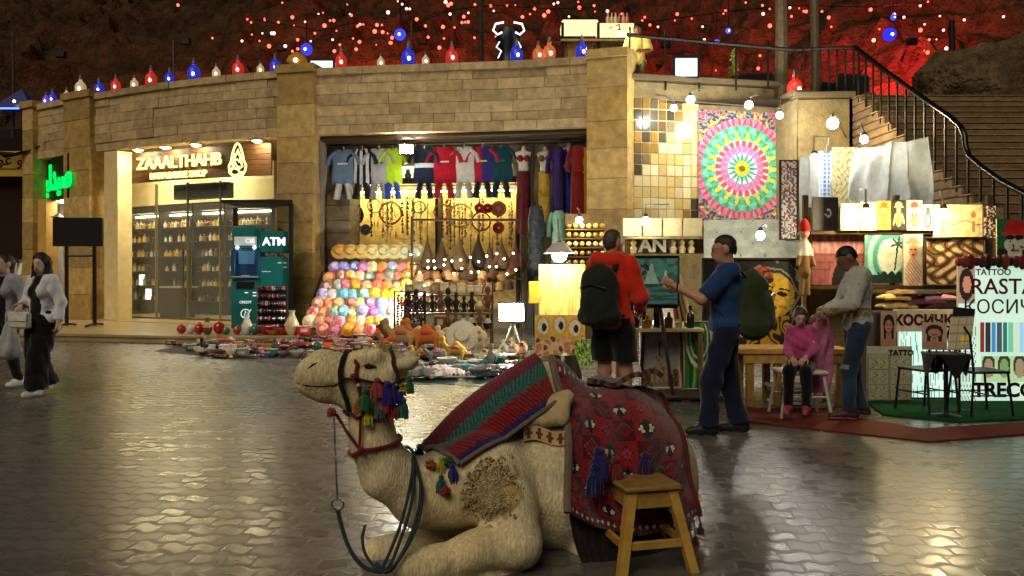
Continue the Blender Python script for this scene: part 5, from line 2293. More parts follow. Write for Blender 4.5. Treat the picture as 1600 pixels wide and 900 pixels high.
tp = panel('teal_painting', 'teal landscape painting with trees over water on an easel between the two standing men', 'painting', (968, 402, 1058, 475), 9.3, teal, 70, 56, .03, math.radians(-14), math.radians(6), frame='#15242a', fw=.02)
es = thing('easel', 'dark wooden easel holding the teal landscape painting', 'easel', Vector((P(1012, 0, 9.45).x, 9.45, 0)))
for x, y0, y1, zt in ((-.22, 0, .0, 1.5), (.22, 0, .0, 1.5)):
	mb = MB(hx('#2c2018'))
	mb.tube([(x * 1.3, y0 - .05, 0.0), (x * .4, y1 + .08, zt)], .022, 6)
	part(mb, 'leg', WOOD, es)
mb = MB(hx('#2c2018'))
mb.tube([(0, .55, 0), (0, .1, 1.45)], .022, 6)
part(mb, 'leg', WOOD, es)
mb = MB(hx('#3a2a1e'))
mb.box((0, -.12, 1.06), (.62, .1, .03), .004)
part(mb, 'ledge', WOOD, es)

tb = thing('brush_table', 'small cream table crowded with brushes and dark bottles under the teal painting', 'table', Vector((P(1030, 0, 9.7).x, 9.75, 0)))
mb = MB(hx('#cdb88a'))
mb.box((0, 0, .78), (.98, .42, .04), .006)
part(mb, 'tabletop', WOOD, tb)
for x in (-.45, .45):
	for y in (-.17, .17):
		mb = MB(hx('#6a5434'))
		mb.box((x, y, .379), (.05, .05, .758), .004)
		part(mb, 'leg', WOOD, tb)
for k in range(7):
	x = -.4 + k * .125
	cc = ['#14120f', '#3a2a1c', '#b8902c', '#16181c', '#6a4a2a', '#d8c890', '#202428'][k]
	mb = MB(hx(cc))
	hh = [.3, .16, .14, .34, .18, .1, .26][k]
	mb.lathe([(.045, 0), (.05, hh * .6), (.02, hh * .75), (.022, hh), (0, hh)], n=10)
	o = mb.build('paint_bottle', GLOSSB)
	o.location = (tb.location.x + x, tb.location.y - .1 + .06 * (k % 2), .802)
	tag(o, ['tall black bottle at the left end of the brush table', 'short brown bottle, second from left on the brush table', 'squat golden jar on the brush table beside two black bottles',
			'tallest black bottle in the middle of the brush table', 'tan bottle right of the tallest black one on the brush table', 'small cream jar near the right end of the brush table',
			'dark slate bottle at the right end of the brush table'][k], 'bottle', 'bottles on the brush table')


def castle(u, v):
	sky_ = mix(H('#8a92a0'), H('#a9aaa8'), 1 - v)
	if seg(u, v, (.5, .55), (.5, .78)) < .018:
		return H('#3a3434')
	if abs(u - .5) < .1 and v < .58 and v > .12:
		return H('#b09a74') if (int(v * 14) + int(u * 20)) % 3 else H('#8a7654')
	if abs(u - .5) < .26 and .08 < v < .36:
		return H('#a8906a') if (int(u * 26)) % 3 else H('#6a5840')
	if nz(u * 7, v * 7, 1) * .2 + .3 > v and (u < .3 or u > .72):
		return H('#3a3a24') if nz(u * 20, v * 20) > -.1 else H('#8a5a40')
	if v < .1:
		return H('#7a7466')
	return sky_


panel('castle_painting', 'upright painting of a pale tower under a grey sky leaning at ground level', 'painting', (1002, 518, 1060, 605), 9.9, castle, 50, 76, .03, 0, math.radians(5), frame='#c8c0a8', fw=.015, ground=.07)


def greenp(u, v):
	r = math.hypot((u - .55) * .9, (v - .75))
	if abs(r - .42) < .035 or abs(r - .3) < .02:
		return H('#d0d4c0')
	if ell(u, v, .55, .76, .2, .12) < 1:
		return H('#1c2c18') if nz(u * 12, v * 12) > 0 else H('#a88a70')
	if abs(u - .3 - .08 * math.sin(v * 6)) < .05 or abs(u - .66) < .06:
		return H('#6ab048')
	return H('#2a7a34') if nz(u * 6, v * 4) > -.1 else H('#144a20')


panel('green_painting', 'vivid green abstract painting with white arcs leaning right of the tower painting', 'painting', (1070, 505, 1112, 600), 9.8, greenp, 40, 80, .03, 0, math.radians(5), frame='#b8b8a0', fw=.012, ground=.07)
pl = MB(hx('#241a12'))
xa, xb = P(985, 0, 10).x, P(1120, 0, 10).x
for k in range(6):
	pl.use(jit(hx('#3a2b1e'), .2))
	pl.box(((xa + xb) / 2, 9.35 + k * .17, .042), (xb - xa, .155, .028), .004)
for x in (xa + .1, (xa + xb) / 2, xb - .1):
	pl.box((x, 9.78, .014), (.1, 1.0, .026))
tag(pl.build('wooden_pallet', WOOD), 'low dark wooden pallet under the leaning paintings', 'pallet')
for k in range(7):     # stretchers and boards leaning together
	px = 1060 + k * 6.5
	cc = ['#8a6a40', '#5a4028', '#b09060', '#3a2a1c', '#9a7a50', '#6a4e30', '#c0a878'][k]
	mb = MB(hx(cc))
	hh = 1.0 + .05 * (k % 3)
	mb.box((0, 0, hh / 2), (.04, .5, hh), .006)
	o = mb.build('leaning_board', WOOD)
	o.location = Vector((P(px, 0, 10.2).x, 10.25, .80 if False else .0))
	o.location.z = .01
	o.scale = (1, 1, 1.45)
	o.rotation_euler = (0, math.radians(-7 - k * 1.4), math.radians(8))
	tag(o, ['tan board at the left of the leaning stack', 'brown board second in the leaning stack', 'pale tan board third in the leaning stack', 'near black board in the middle of the leaning stack',
			'light brown board right of the black one in the leaning stack', 'dark tan board sixth in the leaning stack', 'cream board at the right of the leaning stack'][k], 'board',
		'boards leaning between the two men')

# shelf behind the men: pale boards, white letters and gold shells
mb = MB(hx('#d8cfa8'))
ba, bb = P(972, 0, 16.2), P(1098, 0, 16.2)
for k in range(4):
	mb = MB(jit(hx('#d0c494'), .1))
	mb.box(((ba.x + (bb.x - ba.x) * (k + .5) / 4), 16.2, P(0, 355, 16.2).z), ((bb.x - ba.x) / 4 - .03, .04, 28 / F * 16.2), .006)
	o = mb.build('pale_board', PAPER)
	tag(o, '%s of four pale cream boards in a row under the tiled wall' % ['first', 'second', 'third', 'fourth'][k], 'board', 'pale boards under the tiled wall')
lsn = thing('letter_shelf', 'pale shelf of white letter shapes and carved pieces behind the easel', 'shelf', (0, 0, 0))
mb = MB(hx('#8a7448'))
mb.box(((ba.x + bb.x) / 2, 15.6, P(0, 372, 15.5).z), (bb.x - ba.x, .4, .04), .004)
part(mb, 'upper_board', WOOD, lsn)
mb = MB(hx('#5a4830'))
mb.box(((ba.x + bb.x) / 2, 15.8, P(0, 384, 15.8).z), (bb.x - ba.x, .03, .30), .004)
part(mb, 'backing', WOOD, lsn)
mb = MB(hx('#d8d0b0'))
mb.text('AN', P(1020, 384, 15.6), VX, -VY, .36, .04, .012)
part(mb, 'letters', WOOD, lsn, smooth=0)
for px in (1052, 1066, 1080, 990):
	mb = MB(hx('#cdbb88'))
	mb.lathe([(.05, -.14), (.07, -.05), (.03, .0), (.06, .06), (.0, .13)], P(px, 384, 15.55), n=10)
	part(mb, 'carved_piece', WOOD, lsn)
for x in (ba.x + .05, bb.x - .05):
	mb = MB(hx('#5a4830'))
	mb.box((x, 15.75, 1.0), (.06, .06, 2.0 - .02), .004)
	part(mb, 'post', WOOD, lsn)
gs = thing('gold_rack', 'rack of gilded trinkets in rows left of the man in the red jacket', 'rack', (0, 0, 0))
ga, gb = P(884, 0, 15.5), P(946, 0, 15.5)
mb = MB(hx('#4a3a20'))
mb.box(((ga.x + gb.x) / 2, 15.7, 1.3), (gb.x - ga.x, .05, 2.5), .004)
part(mb, 'back_board', WOOD, gs)
for r in range(7):
	z = 1.25 + r * .17
	mb = MB(hx('#5a4626'))
	mb.box(((ga.x + gb.x) / 2, 15.55, z - .03), (gb.x - ga.x, .22, .02))
	part(mb, 'shelf', WOOD, gs)
	for k in range(6):
		mb = MB(jit(hx(random.choice(['#c8a040', '#b08a38', '#e0c070', '#8a6a2a', '#d8c8a0'])), .15))
		mb.ball((ga.x + (gb.x - ga.x) * (k + .5) / 6, 15.5, z + .045), (.05, .04, .05), 8, 6)
		o = mb.build('gilded_shell', CERAM)
		tag(o, 'small gilded trinket on the gold rack left of the man in the red jacket', 'trinket', 'gilded trinkets on the gold rack')

# ------------------------------------------------------------------ table, stool, mat, turf, braiding stall
cp_ = [(1158, 640), (1163, 660), (1452, 692), (1700, 672), (1700, 655), (1440, 672), (1290, 646), (1290, 640)]
MATM = M('red_mat', .75, var=.35, vscale=8, bump=.5, bscale=120, spec=.25)
mb = MB(hx('#66200f'))
pts = [G(*q) for q in cp_]
mb.add([p + Vector((0, 0, .004)) for p in pts] + [p + Vector((0, 0, .016)) for p in pts],
	[tuple(range(8, 16))] + [(i, (i + 1) % 8, 8 + (i + 1) % 8, 8 + i) for i in range(8)])
tag(mb.build('red_mat', MATM, smooth=0), 'worn red-orange strip of carpet bordering the braiding stall', 'mat')
mb = MB(hx('#154a20'))
pts = [G(1352, 629), G(1700, 622), G(1700, 653), G(1500, 661), G(1380, 650)]
mb.add([p + Vector((0, 0, .004)) for p in pts] + [p + Vector((0, 0, .02)) for p in pts], [tuple(range(5, 10))] + [(i, (i + 1) % 5, 5 + (i + 1) % 5, 5 + i) for i in range(5)])
tag(mb.build('green_turf_mat', M('turf', .95, var=.4, vscale=30, bump=1, bscale=200, spec=.1), smooth=0), 'flat green artificial turf mat before the backlit braiding signs', 'mat')

wt = thing('wooden_bench_table', 'long pale wooden table behind the girl in pink', 'table', Vector((P(1232, 0, 9.1).x, 9.15, 0)))
Wt = 168 / F * 9.1
mb = MB(hx('#b8924e'))
mb.box((0, 0, .60), (Wt, .55, .06), .008)
mb.box((0, -.24, .52), (Wt - .08, .03, .10), .004)
part(mb, 'tabletop', WOOD, wt)
for x in (-Wt / 2 + .12, -Wt / 2 + .42, Wt / 2 - .1):
	for y in (-.2, .2):
		mb = MB(hx('#a07c3e'))
		mb.box((x, y, .284), (.075, .075, .565), .006)
		part(mb, 'leg', WOOD, wt)
mb = MB(hx('#d8d4cc'))
for k in range(5):
	mb.use(jit(hx('#c8c4bc'), .2))
	mb.box((-Wt / 2 + .36 + .03 * math.sin(k), -.02, .1 + k * .045), (.42, .3, .035), .008)
o = mb.build('paper_stack', PAPER)
o.location = wt.location - Vector((-.25, 0, .075))
tag(o, 'loose stack of white papers on the ground under the wooden table', 'papers')

sc_ = thing('folding_stool', 'white metal stool with crossbars under the girl in pink', 'stool', Vector((P(1252, 0, 8.3).x, 8.35, 0)))
mb = MB(hx('#b8b6ae'))
mb.box((0, 0, .455), (.44, .40, .04), .012)
part(mb, 'seat', PLAST, sc_)
for x in (-1, 1):
	for y in (-1, 1):
		mb = MB(hx('#c4c2ba'))
		mb.tube([(x * .18, y * .16, .44), (x * .25, y * .2, .0)], .016, 8)
		part(mb, 'leg', METAL, sc_)
for y in (-1, 1):
	mb = MB(hx('#c4c2ba'))
	mb.tube([(-.21, y * .18, .22), (.21, y * .18, .22)], .012, 6)
	part(mb, 'crossbar', METAL, sc_)

SIGN = glow('backlit_sign', .8, .5, sample=True)
REDTX = hx('#6a1210')


def rasta_base(u, v):
	if u < .13 and v > .72:      # woman portrait
		if ell(u, v, .07, .86, .035, .065) < 1:
			return H('#a8745a')
		if ell(u, v, .065, .86, .06, .12) < 1:
			return H('#2a1a14')
		return H('#8a7a68')
	if .17 < u and .36 < v < .60:   # hair colours
		k = int((u - .17) * 22)
		cols = ['#7a2a20', '#2a2a34', '#3a7ab0', '#3a4a54', '#1f6a60', '#6ab090', '#b8c8b0', '#8ab8d0']
		if abs((u - .17) * 22 % 1 - .5) < .4 and v < .585:
			return H(cols[k % 8])
	if u > .18 and .14 < v < .33:
		cu = ((u - .18) * 8) % 1
		if ell(cu, v, .5, .24, .3, .07) < 1:
			return H('#6a8a58') if int((u - .18) * 8) % 2 else H('#8a7a60')
		if ell(cu, v, .5, .26, .42, .09) < 1:
			return H('#2a3424')
		return H('#9ab88a') if u < .6 else H('#c8c060')
	if u < .14 and v < .55 and abs(((u * 40 + 2 * math.sin(v * 9)) % 1) - .5) < .12:
		return H('#4a7a70')
	return mix(H('#9fc8b4'), H('#c8dccc'), .5 + .5 * nz(u * 4, v * 4))


def rasta_text(t, w, h, th):
	mb = MB(hx('#8a6a2a'))
	mb.text('TATTOO', (-w * .5 + w * .28, -.022, h * .95), VX, -VY, .095, .008, .002)
	part(mb, 'tattoo_lettering', PAPER, t, smooth=0)
	mb = MB(REDTX)
	mb.text('RASTA', (-w * .5 + .13, -.022, h * .84), VX, -VY, .245, .008, .002, 'LEFT')
	part(mb, 'rasta_lettering', PAPER, t, smooth=0)
	mb = MB(hx('#3c2a2a'))
	mb.text('КОСИЧКИ', (-w * .5 + .05, -.022, h * .69), VX, -VY, .215, .008, .0, 'LEFT')
	part(mb, 'braids_lettering', PAPER, t, smooth=0)
	mb = MB(hx('#2a0c0c'))
	mb.text('TRECCE', (-w * .5 + .16, -.022, h * .075), VX, -VY, .215, .008, .008, 'LEFT')
	part(mb, 'trecce_lettering', PAPER, t, smooth=0)


panel('braiding_sign', 'big backlit white-green sign reading RASTA with hair colours and faces, standing on the turf', 'sign', (1496, 415, 1690, 628), 9.25, rasta_base, 120, 100, .04, mat=SIGN, extra=rasta_text, ground=.022)
lc = MB()
for k in range(22):
	lc.use(jit(hx(random.choice(['#5a1414', '#2a1010', '#7a2a20', '#3a1c18'])), .2))
	x = P(1500 + k * 9, 0, 9.2).x
	lc.ball((x, 9.22, CH + (HOR - 409) / F * 9.2), (.045, .05, .05 + .02 * (k % 3)), 8, 6)
lc.use('#3a1412')
lc.tube([(P(1498, 0, 9.22).x, 9.25, 1.545), (P(1700, 0, 9.22).x, 9.25, 1.545)], .02, 6)
tag(lc.build('lace_trim', CLOTH), 'dark red bobbled trim running along the top of the RASTA sign', 'trim')


def strands(u, v):
	k = u * 16
	q = abs((k + .8 * math.sin(v * 3 + int(k))) % 1 - .5)
	return H('#5a8a80') if q < .1 else mix(H('#a8d8c8'), H('#d0ece0'), .5 + .5 * nz(u * 9, v * 3))


def kos_text(t, w, h, th):
	mb = MB(hx('#d8c8b0'))
	mb.box((-.02, -.03, h - .12), (w + .1, .03, .25), .004)
	part(mb, 'heading_strip', PAPER, t)
	mb = MB(hx('#4a1210'))
	mb.text('КОСИЧКИ', (-.0, -.05, h - .12), VX, -VY, .158, .008, .006)
	part(mb, 'braids_lettering', PAPER, t, smooth=0)


panel('strand_sign', 'backlit panel of pale hair strands under the smaller dark red heading', 'sign', (1403, 484, 1492, 624), 9.5, strands, 60, 30, .04, mat=SIGN, extra=kos_text, ground=.022)


def womanp(u, v):
	if ell(u, v, .5, .62, .25, .16) < 1:
		if min(ell(u, v, .4, .65, .06, .015), ell(u, v, .6, .65, .06, .015), ell(u, v, .5, .55, .09, .015)) < 1:
			return H('#3a1c14')
		return H('#b8846a')
	if ell(u, v, .5, .68, .36, .24) < 1 or (.18 < u < .82 and .3 < v < .66 and abs(u - .5) > .17):
		return H('#2c1a14')
	if abs(u - .5) < .12 and v < .5:
		return H('#a87860')
	if v < .3:
		return H('#a87a6a')
	return H('#b09a88')


panel('portrait_poster', 'narrow poster portrait of a dark-haired woman left of the dark red heading', 'poster', (1376, 486, 1400, 548), 9.45, womanp, 24, 46, .02, mat=PAPER)


def tatto_fn(u, v):
	if v > .86:
		return H('#b8b49a')
	cu, cv = (u * 2) % 1, (v / .86 * 3) % 1
	q = math.sin(cu * 9 + 4 * math.sin(cv * 6 + int(u * 2) * 3 + int(v * 3)))
	if .12 < cu < .88 and .1 < cv < .9 and abs(q) < .3:
		return H('#6a6a4c')
	return H('#b4b092') if .06 < cu < .94 and .04 < cv < .96 else H('#8f8c74')


def tatto_text(t, w, h, th):
	mb = MB(hx('#1c1a14'))
	mb.text('TATTO', (w * .25, -.022, h * .93 - .03), VX, -VY, .085, .006, .002)
	part(mb, 'lettering', PAPER, t, smooth=0)


panel('tattoo_board', 'cream board of tattoo sketches headed TATTO at ground level beside the jeans', 'board', (1354, 541, 1424, 627), 9.3, tatto_fn, 56, 70, .03, mat=PAPER, extra=tatto_text, ground=.022)

# counter with folded things behind
ct = thing('stall_counter', 'dark cloth-covered counter piled with textiles behind the tattoo board', 'counter', (0, 0, 0))
ca, cb = P(1358, 0, 9.9), P(1490, 0, 9.9)
mb = MB(hx('#2a1c16'))
mb.box(((ca.x + cb.x) / 2, 10.0, .49), (cb.x - ca.x, .5, .98), .02)
part(mb, 'body', CLOTH, ct)
for k, (px, py, cc, w_) in enumerate(((1400, 470, '#c8a860', 52), (1440, 455, '#7a3a7a', 60), (1462, 462, '#c08aa0', 50), (1410, 482, '#8a6a40', 40), (1470, 475, '#3a2a24', 60), (1440, 478, '#5a3020', 50), (1395, 456, '#d8b858', 40), (1432, 466, '#16121a', 62))):
	mb = MB(hx(cc))
	w = w_ / F * 9.8
	mb.grid(lambda u, v: (w * (u - .5), .3 * (v - .5), .05 * math.sin(math.pi * u) ** .4 * math.sin(math.pi * v) ** .4 + .012 * nz(u * 5 + k, v * 4)), 20, 10, None, .03)
	o = mb.build('folded_textile', CLOTH, smooth=80)
	o.location = P(px, py, 9.85)
	o.location.z = .985 + .06 + .05 * (k % 4)
	tag(o, '%s folded textile in the pile on the dark counter' % ['golden', 'purple', 'dusty pink', 'tan', 'charcoal', 'rust brown', 'bright mustard', 'black'][k], 'textile', 'textiles on the dark counter')


def metal_chair(lab, px, d, rz):
	t = thing('metal_chair', lab, 'chair', Vector((P(px, 0, d).x, d, .02)), rz, 'black metal chairs on the turf')
	mb = MB(hx('#121212'))
	mb.box((0, 0, .43), (.4, .4, .025), .01)
	part(mb, 'seat', METAL, t)
	for x in (-.18, .18):
		mb = MB(hx('#121212'))
		mb.tube([(x, -.18, .42), (x * 1.1, -.22, 0)], .013, 6)
		part(mb, 'leg', METAL, t)
		mb = MB(hx('#121212'))
		mb.tube([(x, .18, .42), (x * 1.1, .22, 0)], .013, 6)
		part(mb, 'leg', METAL, t)
	mb = MB(hx('#121212'))
	mb.tube([(-.18, .18, .43), (-.18, .22, .8), (-.1, .23, .88), (.1, .23, .88), (.18, .22, .8), (.18, .18, .43)], .013, 6)
	for x in (-.09, 0, .09):
		mb.tube([(x, .19, .43), (x, .23, .87)], .008, 5)
	part(mb, 'backrest', METAL, t)
	mb = MB(hx('#121212'))
	mb.tube([(-.19, -.2, .2), (-.19, .2, .2)], .008, 5)
	mb.tube([(.19, -.2, .2), (.19, .2, .2)], .008, 5)
	mb.tube([(-.19, 0, .2), (.19, 0, .2)], .008, 5)
	part(mb, 'brace', METAL, t)
	return t


metal_chair('black metal chair at the left of the bistro table, facing the strand sign', 1448, 8.6, math.radians(200))
metal_chair('black metal chair right of the bistro table before the RASTA sign', 1530, 8.45, math.radians(95))
bt = thing('bistro_table', 'black pedestal table with drooping cloth, holding an open album', 'table', Vector((P(1478, 0, 8.3).x, 8.3, 0)))
mb = MB(hx('#141313'))
mb.lathe([(.03, .02), (.035, .6), (.06, .72)], n=12)
mb.lathe([(.26, .005), (.24, .02), (.04, .05), (.03, .08)], n=16)
part(mb, 'pedestal', METAL, bt)
mb = MB(hx('#161515'))


def tcl(u, v):
	a = 2 * math.pi * u
	r = .30 * min(1, v * 1.35)
	z = .74 if v < .74 else .74 - (v - .74) * (.55 + .5 * math.cos(4 * a))
	k = 1 / max(abs(math.cos(a)), abs(math.sin(a))) ** .55
	return Vector((r * k * math.cos(a), r * k * math.sin(a), z))


mb.grid(tcl, 40, 16)
part(mb, 'cover', CLOTH, bt, smooth=60)
bt.scale = (.66, .66, .87)
al = thing('photo_album', 'open album with a face portrait and a glowing page standing on the bistro table', 'album', bt.location + Vector((.02, -.02, .655)))
mb = MB()
mb.grid(lambda u, v: (-.24 + .2 * u, .06 - .1 * u, .02 + .27 * v), 20, 26, lambda u, v: womanp(u, v), .012)
part(mb, 'left_page', PAPER, al)
mb = MB()
mb.grid(lambda u, v: (-.03 + .28 * u + .06 * v, -.04 + .1 * u + .04 * v, .02 + .33 * v), 20, 26,
		lambda u, v: H('#8a7a5a') if abs((v * 4) % 1 - .5) > .42 or abs((u * 3) % 1 - .5) > .44 else (H('#d8b84a') if ell(u, v, .7, .3, .2, .14) < 1 else H('#a89878')), .012)
part(mb, 'right_page', glow('album_glow', .2, .4), al)  # lit look of the page is put in as its own emission
mb = MB(hx('#101010'))
mb.box((0, 0, .14), (.21, .012, .28), .004)
o = mb.build('black_card', PAPER)
o.location = P(1502, 523, 8.6)
o.rotation_euler = (0, math.radians(6), math.radians(-10))
tag(o, 'plain black card clipped upright behind the open album', 'card')
mb = MB(hx('#111111'))
mb.tube([(P(1500, 0, 8.62).x, 8.63, .005), (P(1500, 0, 8.62).x, 8.63, .9)], .012, 6)
mb.tube([(P(1500, 0, 8.62).x - .15, 8.63, .012), (P(1500, 0, 8.62).x + .15, 8.63, .012)], .012, 6)
tag(mb.build('card_stand', METAL), 'thin black stand carrying the black card', 'stand')

# ------------------------------------------------------------------ lamps over the right side
def arm_to(px, py, d, tx, ty, td):
	a, b = P(px, py, d), P(tx, ty, td)
	return [(b - a) * .5 + Vector((0, 0, .12)), b - a]


WL, WW = (1, .96, .86), (1, .82, .46)
globe_lamp('left white lamp on a wall arm above the tiled wall', 1053, 169, 18.0, .07, 200, WL, arm=arm_to(1053, 169, 18.0, 1025, 148, 18.7))
globe_lamp('bright white lamp on a wall arm at the top corner of the tiles', 1079, 156, 17.6, .085, 190, WL, arm=arm_to(1079, 156, 17.6, 1105, 140, 18.9))
globe_lamp('flattened white lamp over the middle of the tapestry', 1170, 164, 17.6, .08, 300, WL, arm=arm_to(1170, 164, 17.6, 1190, 150, 19.1))
globe_lamp('white lamp over the right corner of the tapestry', 1218, 180, 17.8, .07, 280, WL, arm=arm_to(1218, 180, 17.8, 1222, 152, 19.3))
globe_lamp('big warm yellow lamp before the plaster wall right of the tapestry', 1301, 193, 16.6, .11, 240, WW, arm=arm_to(1301, 193, 16.6, 1322, 215, 18.2))
globe_lamp('white lamp hanging over the middle of the white sheet', 1350, 218, 11.1, .05, 150, WL, arm=arm_to(1350, 218, 11.1, 1340, 195, 12.6))
globe_lamp('white lamp at the left corner of the white sheet', 1272, 246, 11.7, .05, 200, WL, arm=[(0, 0, .3), (.25, .1, .3), (.28, .3, .1)])
globe_lamp('round hanging bulb before the left of the top picture row', 1353, 336, 9.95, .075, 200, WW, arm=[(0, 0, .3), (.1, .4, .35)])
globe_lamp('round hanging bulb before the wide cream canvas', 1474, 336, 9.95, .07, 200, WW, arm=[(.0, .05, .25), (.12, .3, .32)])
globe_lamp('round white bulb hanging before the pale boards', 1009, 346, 15.3, .08, 170, WL, arm=[(0, 0, .3), (.5, .4, .35)])
globe_lamp('small white bulb at the right below the pale boards', 1188, 368, 13.4, .07, 330, WL, arm=[(.1, .1, .2), (.2, .3, .15)])
globe_lamp('small warm bulb over the gold rack', 905, 344, 15.1, .06, 260, WW, arm=[(.0, .1, .2), (.0, .4, .25)])
lp = globe_lamp('white lamp lighting the bare golden canvas from in front', 874, 398, 11.0, .10, 200, WL, arm=[(0, .1, .3), (0, .45, .5)], name='canvas_lamp')
mb = MB(hx('#d8d4c8'))
mb.lathe([(.06, .16), (.2, .02), (.205, .02), (.065, .17)], n=20)
part(mb, 'shade', METAL, lp)

# ================================================================== souvenirs spread on the ground
gr = random.Random(11)


def cloth_on_ground(name, label, px_poly, col, amp=.02, mat=CLOTH, z=.006):
	"""spread cloth: quad in photo ground points, gently rumpled"""
	a, b, c, d = [G(*q) for q in px_poly]
	mb = MB(hx(col))

	def fn(u, v):
		p = a.lerp(b, u).lerp(d.lerp(c, u), v)
		e = min(u, 1 - u, v, 1 - v)
		return p + Vector((.05 * nz(v * 6, u * 6, 2), .05 * nz(u * 8, v * 3, 1), z + amp * (abs(nz(u * 14, v * 10, 5)) * 2 + abs(nz(u * 30, v * 20, 3))) * min(1, e * 12)))
	mb.grid(fn, 44, 24, lambda u, v: jit(hx(col), .12), .004)
	return tag(mb.build(name, mat, smooth=80), label, 'cloth')


cloth_on_ground('ground_cloth', 'dark maroon cloth spread on the paving under the souvenirs left of the camel', [(240, 549), (470, 572), (500, 545), (285, 540)], '#2a1418', .015)
cloth_on_ground('ground_cloth', 'brown cloth spread under the beads and trays behind the camel head', [(470, 573), (640, 580), (660, 540), (500, 546)], '#3a2a20', .015)
cloth_on_ground('ground_cloth', 'dark green tarpaulin spread at the front right edge of the souvenirs', [(640, 596), (850, 612), (850, 572), (650, 566)], '#16392f', .03, PLAST)
cloth_on_ground('ground_cloth', 'pale cloth spread under the plush toys before the floodlight', [(640, 566), (850, 572), (840, 545), (655, 540)], '#8a8068', .015)


def k_bowl(c):
	mb = MB(c)
	mb.lathe([(.05, 0), (.06, .015), (.12, .07), (.13, .1), (.12, .1), (.05, .03), (0, .025)], n=14, cols=[c, c, c, mix(c, (1, 1, 1), .4), mix(c, (.02, .02, .02), .4), mix(c, (.02, .02, .02), .2)])
	return mb, CERAM, 'bowl'


def k_ball(c):
	mb = MB(c)
	mb.ball((0, 0, .08), .08, 12, 8)
	mb.use(mix(c, (.6, .5, .2), .5))
	mb.lathe([(.025, .155), (.025, .18), (0, .185)], n=8)
	return mb, CERAM, 'ornament'


def k_box(c):
	mb = MB(c)
	mb.box((0, 0, .06), (.2, .14, .12), .012)
	mb.use(mix(c, (1, .9, .7), .4))
	mb.box((0, 0, .123), (.205, .145, .018), .006)
	mb.box((0, -.072, .07), (.1, .004, .05))
	return mb, WOOD, 'box'


def k_scarf(c):
	mb = MB(c)
	c2 = mix(c, gr.choice([(.8, .75, .6), (.02, .02, .05), (.5, .1, .1), (.1, .3, .3)]), .6)
	mb.grid(lambda u, v: (.34 * (u - .5) + .02 * nz(v * 6, u * 3), .22 * (v - .5), .02 + .05 * (1 - (2 * u - 1) ** 4) * (1 - (2 * v - 1) ** 4) + .015 * nz(u * 8, v * 8, 2)), 16, 12,
			lambda u, v: c2 if (int(u * 9) % 3 == 0) else c, .02)
	return mb, CLOTH, 'folded scarf'


def k_vase(c):
	mb = MB(c)
	mb.lathe([(.05, 0), (.09, .06), (.1, .14), (.05, .24), (.035, .28), (.05, .32), (.04, .32), (.03, .28), (0, .27)], n=14,
			cols=[c, c, mix(c, (.8, .7, .4), .5), c, c, mix(c, (.8, .7, .4), .5), c, c])
	return mb, CERAM, 'vase'


def k_camel(c):
	mb = MB()
	organic(mb, [el((0, 0, .16), (.14, .065, .075)), el((.0, 0, .23), (.055, .045, .05)), rc((-.12, 0, .17), (-.2, 0, .25), .04, .026), rc((-.2, 0, .25), (-.2, 0, .30), .026, .024), rc((-.2, 0, .31), (-.26, 0, .295), .03, .018),
				rc((-.09, .04, .14), (-.1, .04, .02), .024, .017), rc((-.09, -.04, .14), (-.1, -.04, .02), .024, .017), rc((.1, .04, .14), (.1, .04, .02), .026, .017), rc((.1, -.04, .14), (.1, -.04, .02), .026, .017)],
			.0095, .025, c)
	mb.use(mix(c, (.5, .05, .05), .8))
	mb.box((.0, 0, .2), (.13, .155, .05), .02)
	return mb, CLOTH, 'toy camel'


def k_bag(c):
	mb = MB(c)
	mb.grid(lambda u, v: ((.12 + .05 * math.sin(v * 3)) * math.cos(2 * math.pi * u), .07 * math.sin(2 * math.pi * u) * (1.2 - v * .6), .24 * v), 18, 10, lambda u, v: mix(c, (.8, .7, .4), .5) if .4 < v < .6 else c)
	mb.tube([(-.1, 0, .23), (-.06, 0, .33), (.06, 0, .33), (.1, 0, .23)], .008, 5)
	return mb, CLOTH, 'bag'


def k_tray(c):
	mb = MB(mix(c, (.1, .06, .03), .6))
	mb.box((0, 0, .012), (.42, .28, .02), .004)
	for i in range(9):
		for j in range(6):
			mb.use(jit(gr.choice([c, hx('#b02a2a'), hx('#d0c8b8'), hx('#2a5a7a'), hx('#c8a03a'), hx('#3a2a24'), hx('#7a3a6a')]), .3))
			mb.ball((-.18 + i * .045, -.11 + j * .044, .034), (.02, .016, .014), 5, 4)
	return mb, CERAM, 'bead tray'


def k_statue(c):
	mb = MB(c)
	mb.lathe([(.06, 0), (.065, .03), (.035, .06), (.05, .14), (.06, .2), (.03, .25), (.025, .27), (.045, .31), (.04, .36), (0, .39)], n=10)
	mb.tube([(.05, 0, .21), (.09, 0, .15), (.06, -.04, .1)], .014, 6)
	mb.tube([(-.05, 0, .21), (-.09, 0, .15), (-.06, -.04, .1)], .014, 6)
	return mb, WOOD, 'carved figure'


KIND = dict(bowl=k_bowl, ball=k_ball, box=k_box, scarf=k_scarf, vase=k_vase, camel=k_camel, bag=k_bag, tray=k_tray, statue=k_statue)
CN = {'red': '#b0201c', 'orange': '#c06a24', 'brown': '#6a4226', 'cream': '#d0c29a', 'white': '#d8d6d0', 'teal': '#1f6a66', 'purple': '#5a4080', 'green': '#3a6a34', 'blue': '#2a4a8a',
	'black': '#18161a', 'gold': '#b08a30', 'pink': '#c07088', 'grey': '#7a7870', 'tan': '#a98a5a'}
_kinds = {}


